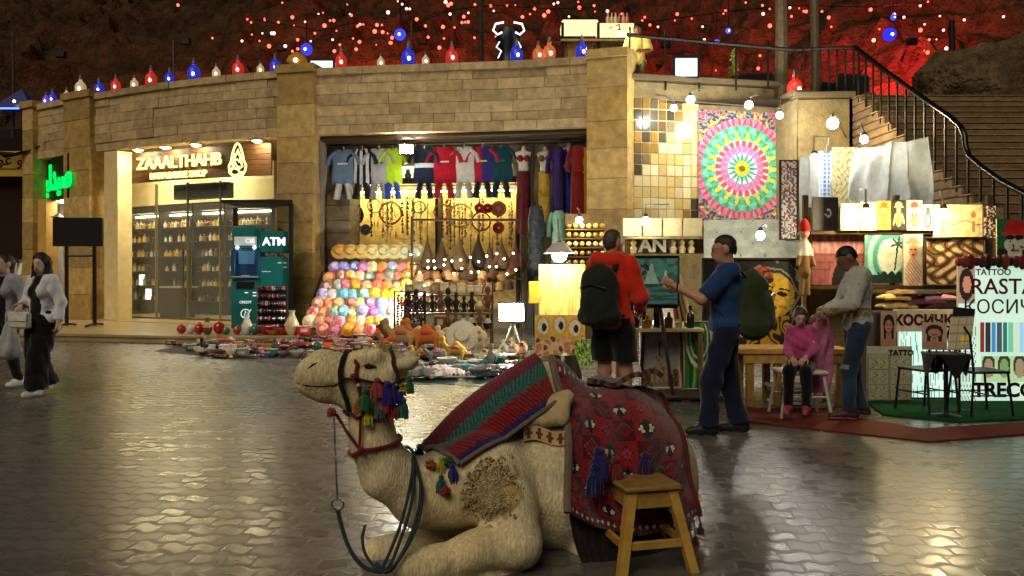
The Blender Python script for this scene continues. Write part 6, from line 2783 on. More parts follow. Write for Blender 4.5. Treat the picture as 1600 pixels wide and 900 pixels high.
def good(kind, cname, px, py, where, s=1., rz=None, z=0.):
	key = (kind, cname)
	if key not in _kinds:
		mb, mat, w = KIND[kind](hx(CN[cname]))
		_kinds[key] = (mb.mesh(w.replace(' ', '_'), mat, 50), w)
	me, w = _kinds[key]
	o = bpy.data.objects.new(w.replace(' ', '_'), me)
	COL.objects.link(o)
	p = G(px, py)
	o.location = (p.x, p.y, z + .02)
	if kind == 'bag':
		s *= .62
	s *= gr.uniform(.82, 1.3)
	o.scale = (s, s, s * gr.uniform(.9, 1.1))
	o.rotation_euler = (0, 0, gr.uniform(-.7, .7) if rz is None else rz)
	return tag(o, '%s %s %s' % (cname, w, where), w.split()[-1] if w != 'toy camel' else 'toy camel', '%s %ss %s' % (cname, w, where))


# on the raised pavement by the cash machines
WA = 'in the row of ornaments on the raised pavement edge'
for k, (c, kd) in enumerate((('red', 'ball'), ('white', 'ball'), ('red', 'ball'), ('brown', 'vase'), ('red', 'ball'), ('green', 'ball'), ('red', 'ball'), ('white', 'vase'), ('teal', 'ball'), ('red', 'bowl'), ('orange', 'bowl'), ('red', 'bowl'), ('cream', 'vase'), ('red', 'box'))):
	px = 283 + k * 14.5
	d = 17.3 - (k * .02)
	o = good(kd, c, 500, 500, WA, 1.15)
	o.location = (P(px, 0, d).x, d + gr.uniform(-.1, .15), ZSLAB + .002)
# spread at the far left of the cloth
WB = 'in the spread left of the camel head'
for j, py in enumerate((541, 545.5, 550, 555, 560)):
	x0, x1 = 262 + j * 14, 470
	n = int((x1 - x0) / 15.5)
	for k in range(n):
		px = x0 + (x1 - x0) * (k + .5) / n + gr.uniform(-4, 4)
		kd = gr.choice(['scarf', 'bowl', 'tray', 'box', 'tray', 'bowl', 'statue', 'ball'])
		c = gr.choice(['purple', 'white', 'red', 'black', 'brown', 'cream', 'pink', 'grey', 'teal'])
		if j == 4 and px < 330:
			continue
		good(kd, c, px, py + gr.uniform(-1.2, 1.2), WB, .82 if kd not in ('statue', 'ball') else .55)
good('box', 'white', 356, 557, 'standing alone at the front edge of the left souvenirs', 1.3, .1)
# middle
WC = 'in the dense rows before the bank of bowls'
for j, py in enumerate((536, 541, 547, 553, 560, 567)):
	n = 11
	for k in range(n):
		px = 478 + (645 - 478) * (k + .5) / n + gr.uniform(-5, 5)
		kd = gr.choice(['tray', 'tray', 'bowl', 'scarf', 'box', 'ball', 'bowl'])
		c = gr.choice(['red', 'brown', 'black', 'cream', 'orange', 'tan', 'white', 'purple', 'pink'])
		good(kd, c, px, py + gr.uniform(-1.5, 1.5), WC, .95)
for k in range(110):      # things heaped on top
	px = gr.uniform(300, 640)
	py = gr.uniform(538, 558) + (px > 470) * 4
	good(gr.choice(['bowl', 'ball', 'tray', 'scarf', 'bag', 'scarf', 'box']), gr.choice(['red', 'brown', 'black', 'cream', 'orange', 'white', 'purple', 'pink', 'teal']), px, py,
		'heaped on top of the souvenirs %s' % ('left of the camel head' if px < 470 else 'before the bowls'), (.62 if px < 470 else .8), z=gr.uniform(.05, .10))
# toys and bags, right
WD = 'among the toys before the floodlight'
for k in range(8):
	good('camel', ['orange', 'brown', 'tan'][k % 3], 612 + k * 9, 553 - (k % 2) * 6, WD, 1.35, gr.uniform(-.5, .5))
for k in range(6):
	good('camel', 'cream', 676 + k * 14, 549 - (k % 2) * 4, WD, 1.3, gr.uniform(-.6, .6))
for j, py in enumerate((556, 562, 568)):
	for k in range(13):
		px = 640 + k * 15 + gr.uniform(-4, 4)
		if j == 0 and 780 < px < 815:
			continue
		kd = gr.choice(['bag', 'scarf', 'bowl', 'tray', 'scarf', 'bowl', 'box', 'camel'])
		c = gr.choice(['white', 'cream', 'gold', 'brown', 'tan', 'black', 'grey'])
		good(kd, c, px, py + gr.uniform(-1.5, 1.5), WD, 1.0)
WE = 'on the green tarpaulin at the front'
for j, py in enumerate((576, 584, 593)):
	for k in range(8):
		px = 650 + k * 24 + gr.uniform(-6, 6)
		kd = gr.choice(['scarf', 'scarf', 'scarf', 'tray', 'bowl'])
		c = gr.choice(['teal', 'green', 'grey', 'white', 'teal', 'purple', 'black'])
		good(kd, c, px, py, WE, 1.25, gr.uniform(-.3, .3), .02)

for k in range(26):
	good(gr.choice(['statue', 'box', 'vase', 'scarf', 'bowl', 'tray']), gr.choice(['red', 'cream', 'black', 'grey', 'green', 'tan', 'pink']), gr.uniform(762, 848), gr.uniform(560, 596), 'between the floodlight and the big-eyed faces', .8, z=gr.choice([.0, .04]))
# figurine rack between the bowls and the floodlight
fr = thing('figurine_rack', 'low wooden rack of cream pots and dark carved figures below the wicker pendants', 'rack', (0, 0, 0))
d = 16.4
xa, xb = P(630, 0, d).x, P(768, 0, d).x
for z in (.28, .62, .98):
	mb = MB(hx('#6a4c2c'))
	mb.box(((xa + xb) / 2, d + .3 * (z), z), (xb - xa, .32, .03), .005)
	part(mb, 'shelf', WOOD, fr)
for x in (xa, xb):
	mb = MB(hx('#4a3420'))
	mb.tube([(x, d - .1, .0), (x, d + .55, 1.25)], .028, 6)
	mb.tube([(x, d + .55, 1.25), (x, d + .6, 0)], .028, 6)
	part(mb, 'side_frame', WOOD, fr)
for z, n, opts in ((.995, 10, [('box', 'cream'), ('vase', 'cream'), ('box', 'cream'), ('box', 'tan')]), (.635, 11, [('statue', 'brown'), ('statue', 'black'), ('vase', 'tan'), ('statue', 'black')]),
				(.295, 11, [('statue', 'brown'), ('vase', 'black'), ('box', 'brown'), ('bowl', 'cream'), ('vase', 'teal')])):
	for k in range(n):
		kd, c = gr.choice(opts)
		o = good(kd, c, 700, 560, 'on the %s shelf of the figurine rack' % {.995: 'top', .635: 'middle', .295: 'lowest'}[z], 1.05 if kd != 'vase' else .8)
		o.location = (xa + (xb - xa) * (k + .5) / n, d + .3 * z - .02, z + .0155)
		if kd == 'box':
			o.scale = (o.scale.x * .8, o.scale.y * .8, o.scale.z * 1.5)
# dark bead strings hanging left of that rack
for k in range(7):
	mb = MB()
	x = 0
	for q in range(16):
		mb.use(jit(hx(gr.choice(['#3a2418', '#5a3a28', '#1c1420', '#4a3050', '#6a4a30'])), .3))
		mb.ball((gr.uniform(-.015, .015), 0, -q * .05), (.028, .022, .026), 6, 4)
	o = mb.build('bead_necklace', CERAM)
	o.location = P(622 + k * 6, 462 + (k % 2) * 3, 16.0)
	tag(o, 'dark bead necklace hanging in the bunch between the bowls and the figurine rack', 'necklace', 'dark bead necklaces by the bowls')
mb = MB(hx('#2c1f14'))
xa2, xb2 = P(616, 0, 16.02).x, P(664, 0, 16.02).x
zt = P(0, 458, 16.0).z + .03
mb.tube([(xa2, 16.04, .0), (xa2, 16.04, zt), (xb2, 16.04, zt), (xb2, 16.04, 0)], .02, 6)
tag(mb.build('necklace_rack', WOOD), 'thin dark rack holding the bunch of bead necklaces', 'rack')
mb = MB(hx('#cfc8b4'))
mb.lathe([(.0, .1), (.12, .09), (.15, .02), (.28, -.02), (.28, -.03), (.0, -.03)], n=22, R_=Matrix.Rotation(math.radians(70), 3, 'X'))
o = mb.build('white_sun_hat', WICK)
o.location = P(722, 524, 14.6)
tag(o, 'large pale woven sun hat leaning among the toys below the figurine rack', 'hat')
# jewellery rack before the right cash machine
jr = thing('jewellery_rack', 'dark upright rack crammed with coloured bracelets before the right cash machine', 'rack', Vector((P(424, 0, 17.6).x, 17.6, ZSLAB + .003)))
mb = MB(hx('#17130f'))
mb.box((0, .1, .5), (.62, .05, 1.0), .01)
mb.box((0, .0, .03), (.68, .4, .06), .01)
part(mb, 'stand', WOOD, jr)
for r in range(6):
	mb = MB(hx('#2a2018'))
	z = .16 + r * .16
	mb.tube([(-.3, .0, z), (.3, .0, z)], .022, 6)
	part(mb, 'bar', WOOD, jr)
	mb = MB()
	for k in range(17):
		mb.use(jit(hx(gr.choice(['#7a1c1c', '#1c1c24', '#a06060', '#3a3a4a', '#c8b8b0', '#5a2a3a', '#2a2a2a', '#8a3a2a', '#1f3a4a'])), .3))
		x = -.29 + k * .036
		mb.tube([(x, .0 + .035 * math.cos(a), z - .02 + .045 * math.sin(a)) for a in np.linspace(0, 2 * math.pi, 9)], .011, 4, False)
	part(mb, 'bracelets', CERAM, jr, kind='stuff')

# ================================================================== people
A = np.array


def unit(v):
	v = A(v, float)
	return v / max(np.linalg.norm(v), 1e-9)


class Fig:
	"""a posed figure in its own space: x to its right, y ahead, z up; metres for a 1.75 m adult"""

	def __init__(s, lean=0., **j):
		s.j = dict(pel=(0, 0, .95), che=(0, 0, 1.27), nek=(0, -.01, 1.47), hed=(0, .02, 1.62),
				hL=(-.09, 0, .92), kL=(-.095, .02, .49), aL=(-.1, 0, .085), hR=(.09, 0, .92), kR=(.095, .02, .49), aR=(.1, 0, .085),
				sL=(-.175, -.01, 1.42), eL=(-.23, -.03, 1.13), wL=(-.22, .05, .88), sR=(.175, -.01, 1.42), eR=(.23, -.03, 1.13), wR=(.22, .05, .88))
		for k, v in j.items():
			s.j[k] = v
		s.j = {k: A(v, float) for k, v in s.j.items()}
		s.width = 1.
		if lean:
			c, sn = math.cos(lean), math.sin(lean)
			for k in ('che', 'nek', 'hed', 'sL', 'sR', 'eL', 'eR', 'wL', 'wR'):
				p = s.j[k] - s.j['pel']
				s.j[k] = s.j['pel'] + A([p[0], p[1] * c + p[2] * sn, -p[1] * sn + p[2] * c])

	def head(s, yaw=0., pitch=0.):
		Rm = (Matrix.Rotation(yaw, 3, 'Z') @ Matrix.Rotation(pitch, 3, 'X'))
		s.HM = A(Rm)
		return s

	def hp(s, p):
		return s.j['hed'] + s.HM @ A(p, float)

	def torso(s, g=0., female=False):
		j, w = s.j, s.width
		up = unit(j['nek'] - j['pel'])
		mid = (j['pel'] + j['che']) / 2
		sh = .05 + g
		pr = [el(j['che'], ((.15 if not female else .135) * w + g, .105 * w + g, .19 + g)), el(mid - A([0, 0, .02]), (.132 * w + g, .098 * w + g, .16 + g)),
			el(j['pel'], (.155 * w + g, .112 * w + g, .13 + g)), rc(j['sL'] * .86 + j['nek'] * .14, j['sR'] * .86 + j['nek'] * .14, sh, sh),
			rc(j['che'], j['nek'] - up * .03, .1 + g, .06 + g)]
		if female:
			pr += [el(j['che'] + A([q, .085, -.0]), (.06 + g, .05 + g, .06 + g)) for q in (-.065, .065)]
		return pr

	def arm(s, k, g=0., flat=0, upto=1.):
		j = s.j
		S_, E_, W_ = j['s' + k], j['e' + k], j['w' + k]
		if upto <= .5:
			return [rc(S_, S_ + (E_ - S_) * upto * 2, .062 + g, .055 + g, flat)]
		return [rc(S_, E_, .056 + g, .043 + g), rc(E_, E_ + (W_ - E_) * (upto - .5) * 2, .042 + g, .03 + g, flat)]

	def leg(s, k, g=0., upto=1., flare=0.):
		j = s.j
		H_, K_, A_ = j['h' + k], j['k' + k], j['a' + k]
		pr = [rc(H_, K_, .088 + g, .058 + g + flare * .5)]
		if upto > .5:
			pr.append(rc(K_, K_ + (A_ - K_) * (upto - .5) * 2, .056 + g + flare * .5, .04 + g + flare, 1))
		return pr


def hand(mb, w, d, palm, col, grip=.5, sc=1., side=1):
	"""palm and five bent fingers; d along the forearm, palm = direction the palm faces"""
	d, palm = unit(d), unit(palm)
	palm = unit(palm - d * (palm @ d))
	sd = np.cross(d, palm) * side
	mb.use(col)
	pc = w + d * .05 * sc
	Rm = Matrix([list(v) for v in (sd, palm, d)]).transposed()
	mb.ball(pc, (.042 * sc, .017 * sc, .055 * sc), 10, 8, Rm)
	for k, L in enumerate((.072, .082, .077, .06)):
		r0 = w + d * .088 * sc + sd * (.030 - .0195 * k) * sc
		a1 = grip * .7
		p1 = r0 + (d * math.cos(a1) + palm * math.sin(a1)) * L * .45 * sc
		a2 = grip * 1.7
		p2 = p1 + (d * math.cos(a2) + palm * math.sin(a2)) * L * .33 * sc
		a3 = grip * 2.5
		p3 = p2 + (d * math.cos(a3) + palm * math.sin(a3)) * L * .25 * sc
		mb.tube([r0 - d * .02 * sc, p1, p2, p3], [.0095 * sc, .009 * sc, .008 * sc, .006 * sc], 6)
	t0 = w + d * .03 * sc + sd * .034 * sc
	t1 = t0 + (d * .6 + sd * .7 + palm * .3) * .042 * sc
	t2 = t1 + (d * .85 + palm * (.3 + grip * .4) + sd * .1) * .035 * sc
	mb.tube([t0 - d * .01 * sc, t1, t2], [.012 * sc, .0105 * sc, .0075 * sc], 6)


def person(label, fig, loc, yaw, H=1.75, skin='#a9745a', hair=None, hands=None, female=False, lower_skin=True):
	"""Empty with one continuous body mesh; clothes and hair are added by the caller in the same space"""
	sk = hx(skin)
	r = thing('person', label, 'person', loc, yaw)
	k = H / 1.75
	r.scale = (k, k, k)
	j = fig.j
	hc = fig.j['hed']
	HM = fig.HM
	pr = fig.torso(-.012, female) + fig.arm('L') + fig.arm('R') + fig.leg('L') + fig.leg('R')
	nb = fig.hp((0, -.015, -.06))
	pr += [rc(j['nek'] - A([0, 0, .03]), nb, .057, .052)]
	pr += [el(fig.hp((0, -.012, .032)), (.074, .094, .083), HM), el(fig.hp((0, .028, -.035)), (.060, .068, .085), HM), el(fig.hp((0, .045, -.088)), (.038, .04, .032), HM),
		rc(fig.hp((0, .088, .012)), fig.hp((0, .108, -.03)), .010, .0155), rc(fig.hp((-.026, .080, .03)), fig.hp((.026, .080, .03)), .012, .012),
		rc(fig.hp((-.02, .088, -.068)), fig.hp((.02, .088, -.068)), .0085, .0085)]
	for sx in (-1, 1):
		pr += [el(fig.hp((sx * .078, -.012, -.012)), (.012, .022, .034), HM), rc(j['aL' if sx < 0 else 'aR'], j['aL' if sx < 0 else 'aR'] + A([0, .1, -.045]), .04, .03)]

	def cf(X):
		loc_ = (X - hc) @ HM
		c = np.tile(A(sk), (len(X), 1))
		lips = (np.abs(loc_[:, 0]) < .026) & (np.abs(loc_[:, 2] + .068) < .011) & (loc_[:, 1] > .07)
		c[lips] = A(sk) * A([.85, .5, .5])
		brow = (np.abs(np.abs(loc_[:, 0]) - .03) < .015) & (np.abs(loc_[:, 2] - .037) < .004) & (loc_[:, 1] > .068)
		c[brow] = A(sk) * .5
		chk = (loc_[:, 2] < -.05) & (loc_[:, 1] > .0) & (loc_[:, 2] > -.13)
		return c
	mb = MB(sk)
	organic(mb, pr, .013, .035, colfn=cf)
	for sx in (-1, 1):
		mb.use('#d8d0c8')
		mb.ball(fig.hp((sx * .031, .080, .012)), .0115, 8, 6)
		mb.use('#1a120e')
		mb.ball(fig.hp((sx * .031, .0885, .012)), .0055, 6, 4)
	for kk, palm, grip in (hands or (('L', (1, 0, 0), .35), ('R', (-1, 0, 0), .35))):
		hand(mb, j['w' + kk], j['w' + kk] - j['e' + kk], palm, sk, grip, 1., 1 if kk == 'L' else -1)
	part(mb, 'body', SKIN, r, smooth=180)
	return r


def wear(r, name, prims, col, res=.014, k=.03, cut=None, mat=None, warp=.004, colfn=None, seed=0., label=None):
	mb = MB()
	organic(mb, prims, res, k, hx(col) if isinstance(col, str) else col, colfn, cut, wrink(warp, 20., seed) if warp else None)
	return part(mb, name, mat or CLOTH, r, smooth=180, label=label)


def shoe(r, fig, k, col, sole='#d8d4cc', yaw=0.):
	a = fig.j['a' + k]
	c, s_ = math.cos(yaw), math.sin(yaw)
	f = A([-s_, c, 0])
	b = A([a[0], a[1], a[2] - .085])
	mb = MB()
	organic(mb, [rc(b + A([0, 0, .05]) - f * .045, b + A([0, 0, .055]) + f * .06, .046, .046), rc(b + A([0, 0, .05]) + f * .06, b + A([0, 0, .035]) + f * .165, .046, .036), rc(b + A([0, 0, .05]) - f * .03, b + A([0, 0, .11]) - f * .02, .046, .048)],
			.012, .03, cut=lambda X: b[2] + .006 - X[..., 2], colfn=lambda X: np.where((X[:, 2:3] < b[2] + .03), [hx(sole)], [hx(col)]))
	return part(mb, 'shoe', LEATH, r, smooth=180)


def hair_short(r, fig, col, back=.0, grow=.012):
	mb = MB()
	HM = fig.HM
	hc = fig.j['hed']

	def cut(X):
		L = (X - hc) @ HM
		# keep above a slanted hairline
		n = .012 * vnoise(L, 55) + .006 * vnoise(L, 120, 3)
		side = np.abs(L[..., 0]) > .045
		return np.maximum(.060 + n - L[..., 2] + np.where(L[..., 1] > .03, 0, np.maximum((L[..., 1] - .03) * 1.15, -.13)) - side * np.clip(.03 - L[..., 1], 0, .03) * .8, L[..., 1] - .074 + n)
	organic(mb, [el(fig.hp((0, -.014, .034)), (.074 + grow, .094 + grow, .085 + grow), HM), el(fig.hp((0, -.045, -.0)), (.066 + grow, .062 + grow, .08 + grow), HM)], .011, .03, hx(col), None, cut, lambda X: .004 * vnoise(X, 70) + .003 * vnoise(X, 150))
	return part(mb, 'hair', HAIR, r, smooth=180)


def backpack(label, r, fig, col, W=.30, Hh=.46, D=.17, zc=1.2, y=-.2, straps=True):
	"""own thing, placed on the wearer's back"""
	t = thing('backpack', label, 'backpack', r.location.copy(), r.rotation_euler.z)
	t.scale = r.scale
	mb = MB(hx(col))
	organic(mb, [el((0, y, zc), (W / 2, D * .55, Hh / 2)), rc((-W * .3, y, zc - Hh * .3), (W * .3, y, zc - Hh * .3), D * .5, D * .5), rc((-W * .22, y, zc + Hh * .25), (W * .22, y, zc + Hh * .25), D * .42, D * .42),
				el((0, y - D * .45, zc - Hh * .14), (W * .36, D * .28, Hh * .26))], .014, .05, hx(col), warp=wrink(.006, 22, 2))
	part(mb, 'bag', CLOTH, t, smooth=180)
	mb = MB(mix(hx(col), (0, 0, 0), .5))
	mb.tube([(-W * .36, y - D * .52, zc + Hh * .12), (0, y - D * .66, zc + Hh * .17), (W * .36, y - D * .52, zc + Hh * .12)], .008, 5)
	part(mb, 'zip', PLAST, t)
	if straps:
		for sx, kk in ((-1, 'L'), (1, 'R')):
			S_ = fig.j['s' + kk]
			mb = MB(mix(hx(col), (0, 0, 0), .35))
			x = sx * .115
			mb.tube([(x * .8, y + D * .2, zc + Hh * .36), (x, S_[1] - .05, S_[2] + .065), (x, S_[1] + .06, S_[2] + .05), (x * 1.08, .135, 1.3), (x * 1.2, .12, 1.15), (x * 1.35, 0.02, 1.02), (x * 1.1, y + .05, zc - Hh * .35)],
					.03, 8, True, .35)
			part(mb, 'strap', CLOTH, t)
	return t


def ground_at(px, py, d=None):
	g_ = G(px, py)
	return g_


def zcut(lo=None, hi=None):
	def f(X):
		o = np.full(X.shape[:-1], -9.)
		if lo is not None:
			o = np.maximum(o, lo - X[..., 2])
		if hi is not None:
			o = np.maximum(o, X[..., 2] - hi)
		return o
	return f


# --- 1. man in the red hooded jacket, seen from behind, looking at the paintings
f = Fig(eL=(-.24, .02, 1.15), wL=(-.16, .2, 1.02), eR=(.26, .05, 1.14), wR=(.12, .24, 1.05), aL=(-.11, -.02, .085), aR=(.12, .05, .085), kR=(.11, .05, .49)).head(math.radians(-12), math.radians(-6))
f.width = 1.12
r1 = person('man in red hooded jacket and dark shorts seen from behind, with a black backpack', f, (P(957, 0, 7.75).x, 7.75, 0), math.radians(-40), 1.86, '#b5846a', hands=(('L', (.6, 0, -.6), .6), ('R', (-.6, 0, -.6), .6)))
wear(r1, 'jacket', f.torso(.03) + f.arm('L', .028, 1) + f.arm('R', .028, 1) + [rc((-.1, -.07, 1.47), (.1, -.07, 1.47), .07, .07), rc((-.11, 0, 1.5), (.11, 0, 1.5), .04, .04)], '#d2321a', cut=zcut(.87, 1.545), warp=.007)
wear(r1, 'shorts', [el(f.j['pel'], (.17, .13, .14))] + [rc(f.j['h' + k], f.j['h' + k] + (f.j['k' + k] - f.j['h' + k]) * 1.02, .115, .115, 1) for k in 'LR'], '#10131a', cut=zcut(.585, 1.0), warp=.008, seed=3)
hair_short(r1, f, '#4a3f38', grow=.0015)
for k in 'LR':
	shoe(r1, f, k, '#2a2c30')
backpack('black-green backpack on the back of the man in the red jacket', r1, f, '#20251f', W=.36, Hh=.56, D=.2, zc=1.16, y=-.205)

# --- 2. man in blue T-shirt with glasses, in profile, raising a phone
f = Fig(eL=(-.2, .22, 1.18), wL=(-.12, .45, 1.30), eR=(.2, .18, 1.16), wR=(.08, .42, 1.27), aL=(-.1, .16, .085), kL=(-.1, .13, .5), aR=(.1, -.12, .085), kR=(.1, -.02, .49)).head(math.radians(0), math.radians(-11))
f.width = 1.12
r2 = person('man in blue T-shirt, dark trousers and glasses holding up a phone, seen in profile', f, (P(1135, 0, 7.45).x, 7.45, 0), math.radians(80), 1.79, '#b98a70', hands=(('L', (.8, .0, .3), .8), ('R', (-.8, .0, .3), .8)))
wear(r2, 't_shirt', f.torso(.03) + f.arm('L', .03, 1, .44) + f.arm('R', .03, 1, .44), '#1f3e6e', cut=zcut(.9, 1.50), warp=.006, seed=1)
wear(r2, 'trousers', [el(f.j['pel'], (.165, .13, .14))] + f.leg('L', .026, 1., .018) + f.leg('R', .026, 1., .018), '#151a34', cut=zcut(.06, 1.02), warp=.007, seed=5)
hair_short(r2, f, '#2a211b', grow=.006)
shoe(r2, f, 'L', '#181614', '#2a2826')
shoe(r2, f, 'R', '#181614', '#2a2826')
mb = MB(hx('#101010'))
for sx in (-1, 1):
	c_ = [fig_p for fig_p in [f.hp((sx * .033 + .021 * math.cos(a), .101, .012 + .015 * math.sin(a))) for a in np.linspace(0, 2 * math.pi, 13)]]
	mb.tube(c_, .0022, 4, False)
	mb.tube([f.hp((sx * .054, .1, .016)), f.hp((sx * .078, .06, .016)), f.hp((sx * .08, -.02, .008))], .0016, 4)
mb.tube([f.hp((-.012, .102, .014)), f.hp((.012, .102, .014))], .0016, 4)
part(mb, 'glasses', PLAST, r2)
mb = MB(hx('#14120f'))
for k in 'L':
	mb.tube([f.j['wL'] + unit(f.j['wL'] - f.j['eL']) * -.03 + A([.032 * math.cos(a), 0, .032 * math.sin(a)]) for a in np.linspace(0, 2 * math.pi, 11)], .008, 5, False)
part(mb, 'wristwatch', LEATH, r2)
ph_ = thing('phone', 'slim light-coloured phone held upright by the man in blue', 'phone', r2.location.copy(), r2.rotation_euler.z)
ph_.scale = r2.scale
mb = MB(hx('#c9b48c'))
hm = (f.j['wL'] + f.j['wR']) / 2 + A([0, .1, .07])
mb.box(tuple(hm), (.075, .011, .155), .005, Matrix.Rotation(.15, 3, 'X'))
part(mb, 'case', PLAST, ph_)
mb = MB((.5, .5, .45))
mb.box(tuple(hm + A([0, -.0075, 0])), (.066, .002, .14), 0, Matrix.Rotation(.15, 3, 'X'))
part(mb, 'screen', glow('phone_screen', .8), ph_)
backpack('bulky olive green backpack worn by the man in blue', r2, f, '#2e3a1e', W=.36, Hh=.60, D=.26, zc=1.14, y=-.225)

# --- 3. man in the pale sweatshirt, head bowed over the girl's hair
f = Fig(lean=.02, hed=(0, .09, 1.59), eL=(-.24, .1, 1.14), wL=(-.14, .33, 1.06), eR=(.24, .1, 1.13), wR=(.13, .34, 1.03), aL=(-.1, .1, .085), kL=(-.1, .1, .49), aR=(.1, -.06, .085), kR=(.1, .03, .49)).head(math.radians(5), math.radians(-42))
f.width = .98
r3 = person('man in pale patterned sweatshirt and ripped jeans bending his head to braid hair', f, (P(1340, 0, 8.15).x, 8.15, .016), math.radians(80), 1.73, '#7c5540', hands=(('L', (.5, 0, -.8), .7), ('R', (-.5, 0, -.8), .7)))


def swcol(X):
	n = np.sin(X[:, 0] * 31 + 3 * np.sin(X[:, 2] * 23)) * np.sin(X[:, 2] * 37 + 2 * np.sin(X[:, 1] * 29))
	c = np.tile(A(hx('#a9a8a2')), (len(X), 1))
	c[(n > .75)] = A(hx('#8a8a88'))
	c[(X[:, 2] > 1.02) & (X[:, 2] < 1.10)] = A(hx('#a08a68'))
	c[(X[:, 2] > 1.02) & (X[:, 2] < 1.10) & (n > .2)] = A(hx('#77684f'))
	return c


wear(r3, 'sweatshirt', f.torso(.03) + f.arm('L', .03, 1) + f.arm('R', .03, 1), None, cut=zcut(.87, 1.51), warp=.006, colfn=swcol, seed=2)


def jeans(X):
	n = np.sin(X[:, 0] * 13 + 2 * X[:, 2]) * np.sin(X[:, 2] * 11 + X[:, 1] * 7)
	c = A(hx('#22344c')) * (1 + .35 * n[:, None])
	rip = (np.abs(X[:, 2] - .52) < .022) & (X[:, 1] > .12)
	c[rip] = A(hx('#7a7a78'))
	return c


wear(r3, 'jeans', [el(f.j['pel'], (.155, .12, .14))] + f.leg('L', .016, 1., .008) + f.leg('R', .016, 1., .008), None, cut=zcut(.07, 1.02), warp=.005, colfn=jeans, seed=7)
hair_short(r3, f, '#0e0b0a', grow=.004)
shoe(r3, f, 'L', '#3a1a18', '#c0b8b0')
shoe(r3, f, 'R', '#3a1a18', '#c0b8b0')

# --- 4. girl in pink seated on the stool
f = Fig(pel=(0, 0, .64), che=(0, .03, .94), nek=(0, .04, 1.14), hed=(0, .10, 1.27), sL=(-.125, .03, 1.09), sR=(.125, .03, 1.09), eL=(-.165, .10, .84), wL=(-.08, .31, .76), eR=(.165, .10, .84), wR=(.07, .33, .75),
		hL=(-.08, .02, .64), kL=(-.1, .42, .60), aL=(-.1, .40, .16), hR=(.08, .02, .64), kR=(.1, .42, .60), aR=(.11, .44, .16)).head(math.radians(12), math.radians(-28))
f.width = .74
r4 = person('girl in pink top and black trousers sitting on the white stool with head lowered', f, (P(1252, 0, 8.38).x, 8.38, .02), math.radians(155), 1.36, '#c09a80', hands=(('L', (.2, 0, -.9), .5), ('R', (-.2, 0, -.9), .5)))
wear(r4, 'top', f.torso(.018) + f.arm('L', .014, 1) + f.arm('R', .014, 1), '#b0487a', cut=zcut(.56, 1.165), warp=.008, seed=4)
wear(r4, 'trousers', [el(f.j['pel'], (.15, .13, .11))] + f.leg('L', .018) + f.leg('R', .018), '#121114', cut=zcut(.1, .73), warp=.005, seed=6)
mb = MB()
HM, h4 = f.HM.copy(), f.j['hed'].copy()
organic(mb, [el(f.hp((0, -.02, .03)), (.088, .104, .098), HM), rc(f.hp((-.06, -.05, 0)), f.hp((-.085, .02, -.16)), .04, .02), rc(f.hp((.06, -.05, 0)), f.hp((.085, .02, -.16)), .04, .02), rc(f.hp((0, -.08, 0)), f.hp((0, -.11, -.2)), .06, .03)], .012, .03,
		hx('#3a2a1e'), None, lambda X: np.where(np.abs(((X - h4) @ HM)[..., 0]) < .07, ((X - h4) @ HM)[..., 1] - .05 - np.clip(((X - h4) @ HM)[..., 2] - .02, 0, 1) * .6, -9), lambda X: .006 * vnoise(X, 60))
part(mb, 'hair', HAIR, r4, smooth=180)
shoe(r4, f, 'L', '#a04048', '#b8a8a0')
shoe(r4, f, 'R', '#a04048', '#b8a8a0')
# pink scarf thing hanging from the stool
mb = MB()


def pk(u, v):
	a = 2 * math.pi * u
	rr = (.05 + .05 * math.sin(v * 3.1)) * (1 + .25 * math.sin(5 * a + 6 * v))
	return Vector((rr * 1.3 * math.cos(a), rr * .8 * math.sin(a), .98 - .78 * v)) + Vector((.02 * math.sin(v * 9), 0, 0))


mb.grid(pk, 26, 26, lambda u, v: jit(hx('#c8789a'), .12))
o = mb.build('pink_shawl', CLOTH, smooth=80)
o.location = (P(1283, 0, 8.45).x, 8.5, .02)
o.name = 'pink_shawl'
tag(o, 'crumpled pink shawl hanging down beside the seated girl', 'shawl')

# --- 5. woman with white jacket and white handbag
f = Fig(sL=(-.155, -.01, 1.40), sR=(.155, -.01, 1.40), eR=(.26, -.0, 1.14), wR=(.11, .2, 1.1), eL=(-.25, -.05, 1.14), wL=(-.27, .0, .9), aL=(-.09, .16, .09), kL=(-.09, .14, .5), aR=(.09, -.14, .12), kR=(.095, .02, .5)).head(math.radians(18), math.radians(-10))
r5 = person('woman in white jacket and wide black trousers walking with a white handbag', f, (P(66, 0, 9.85).x, 9.85, 0), math.radians(160), 1.68, '#c8a48e', hands=(('L', (1, 0, 0), .8), ('R', (-.3, 0, -.6), .7)), female=True)
wear(r5, 'blouse', f.torso(.012, True), '#0f0e10', cut=zcut(.95, 1.47), warp=.003)


def jk(X):
	return np.maximum(np.maximum(zcut(.86, 1.54)(X), .075 - np.hypot(X[..., 0], X[..., 1] + .005) - 9 * (X[..., 2] < 1.40)), np.where(X[..., 1] > .03, .06 + .1 * np.clip(1.35 - X[..., 2], 0, 1) - np.abs(X[..., 0]), -9))


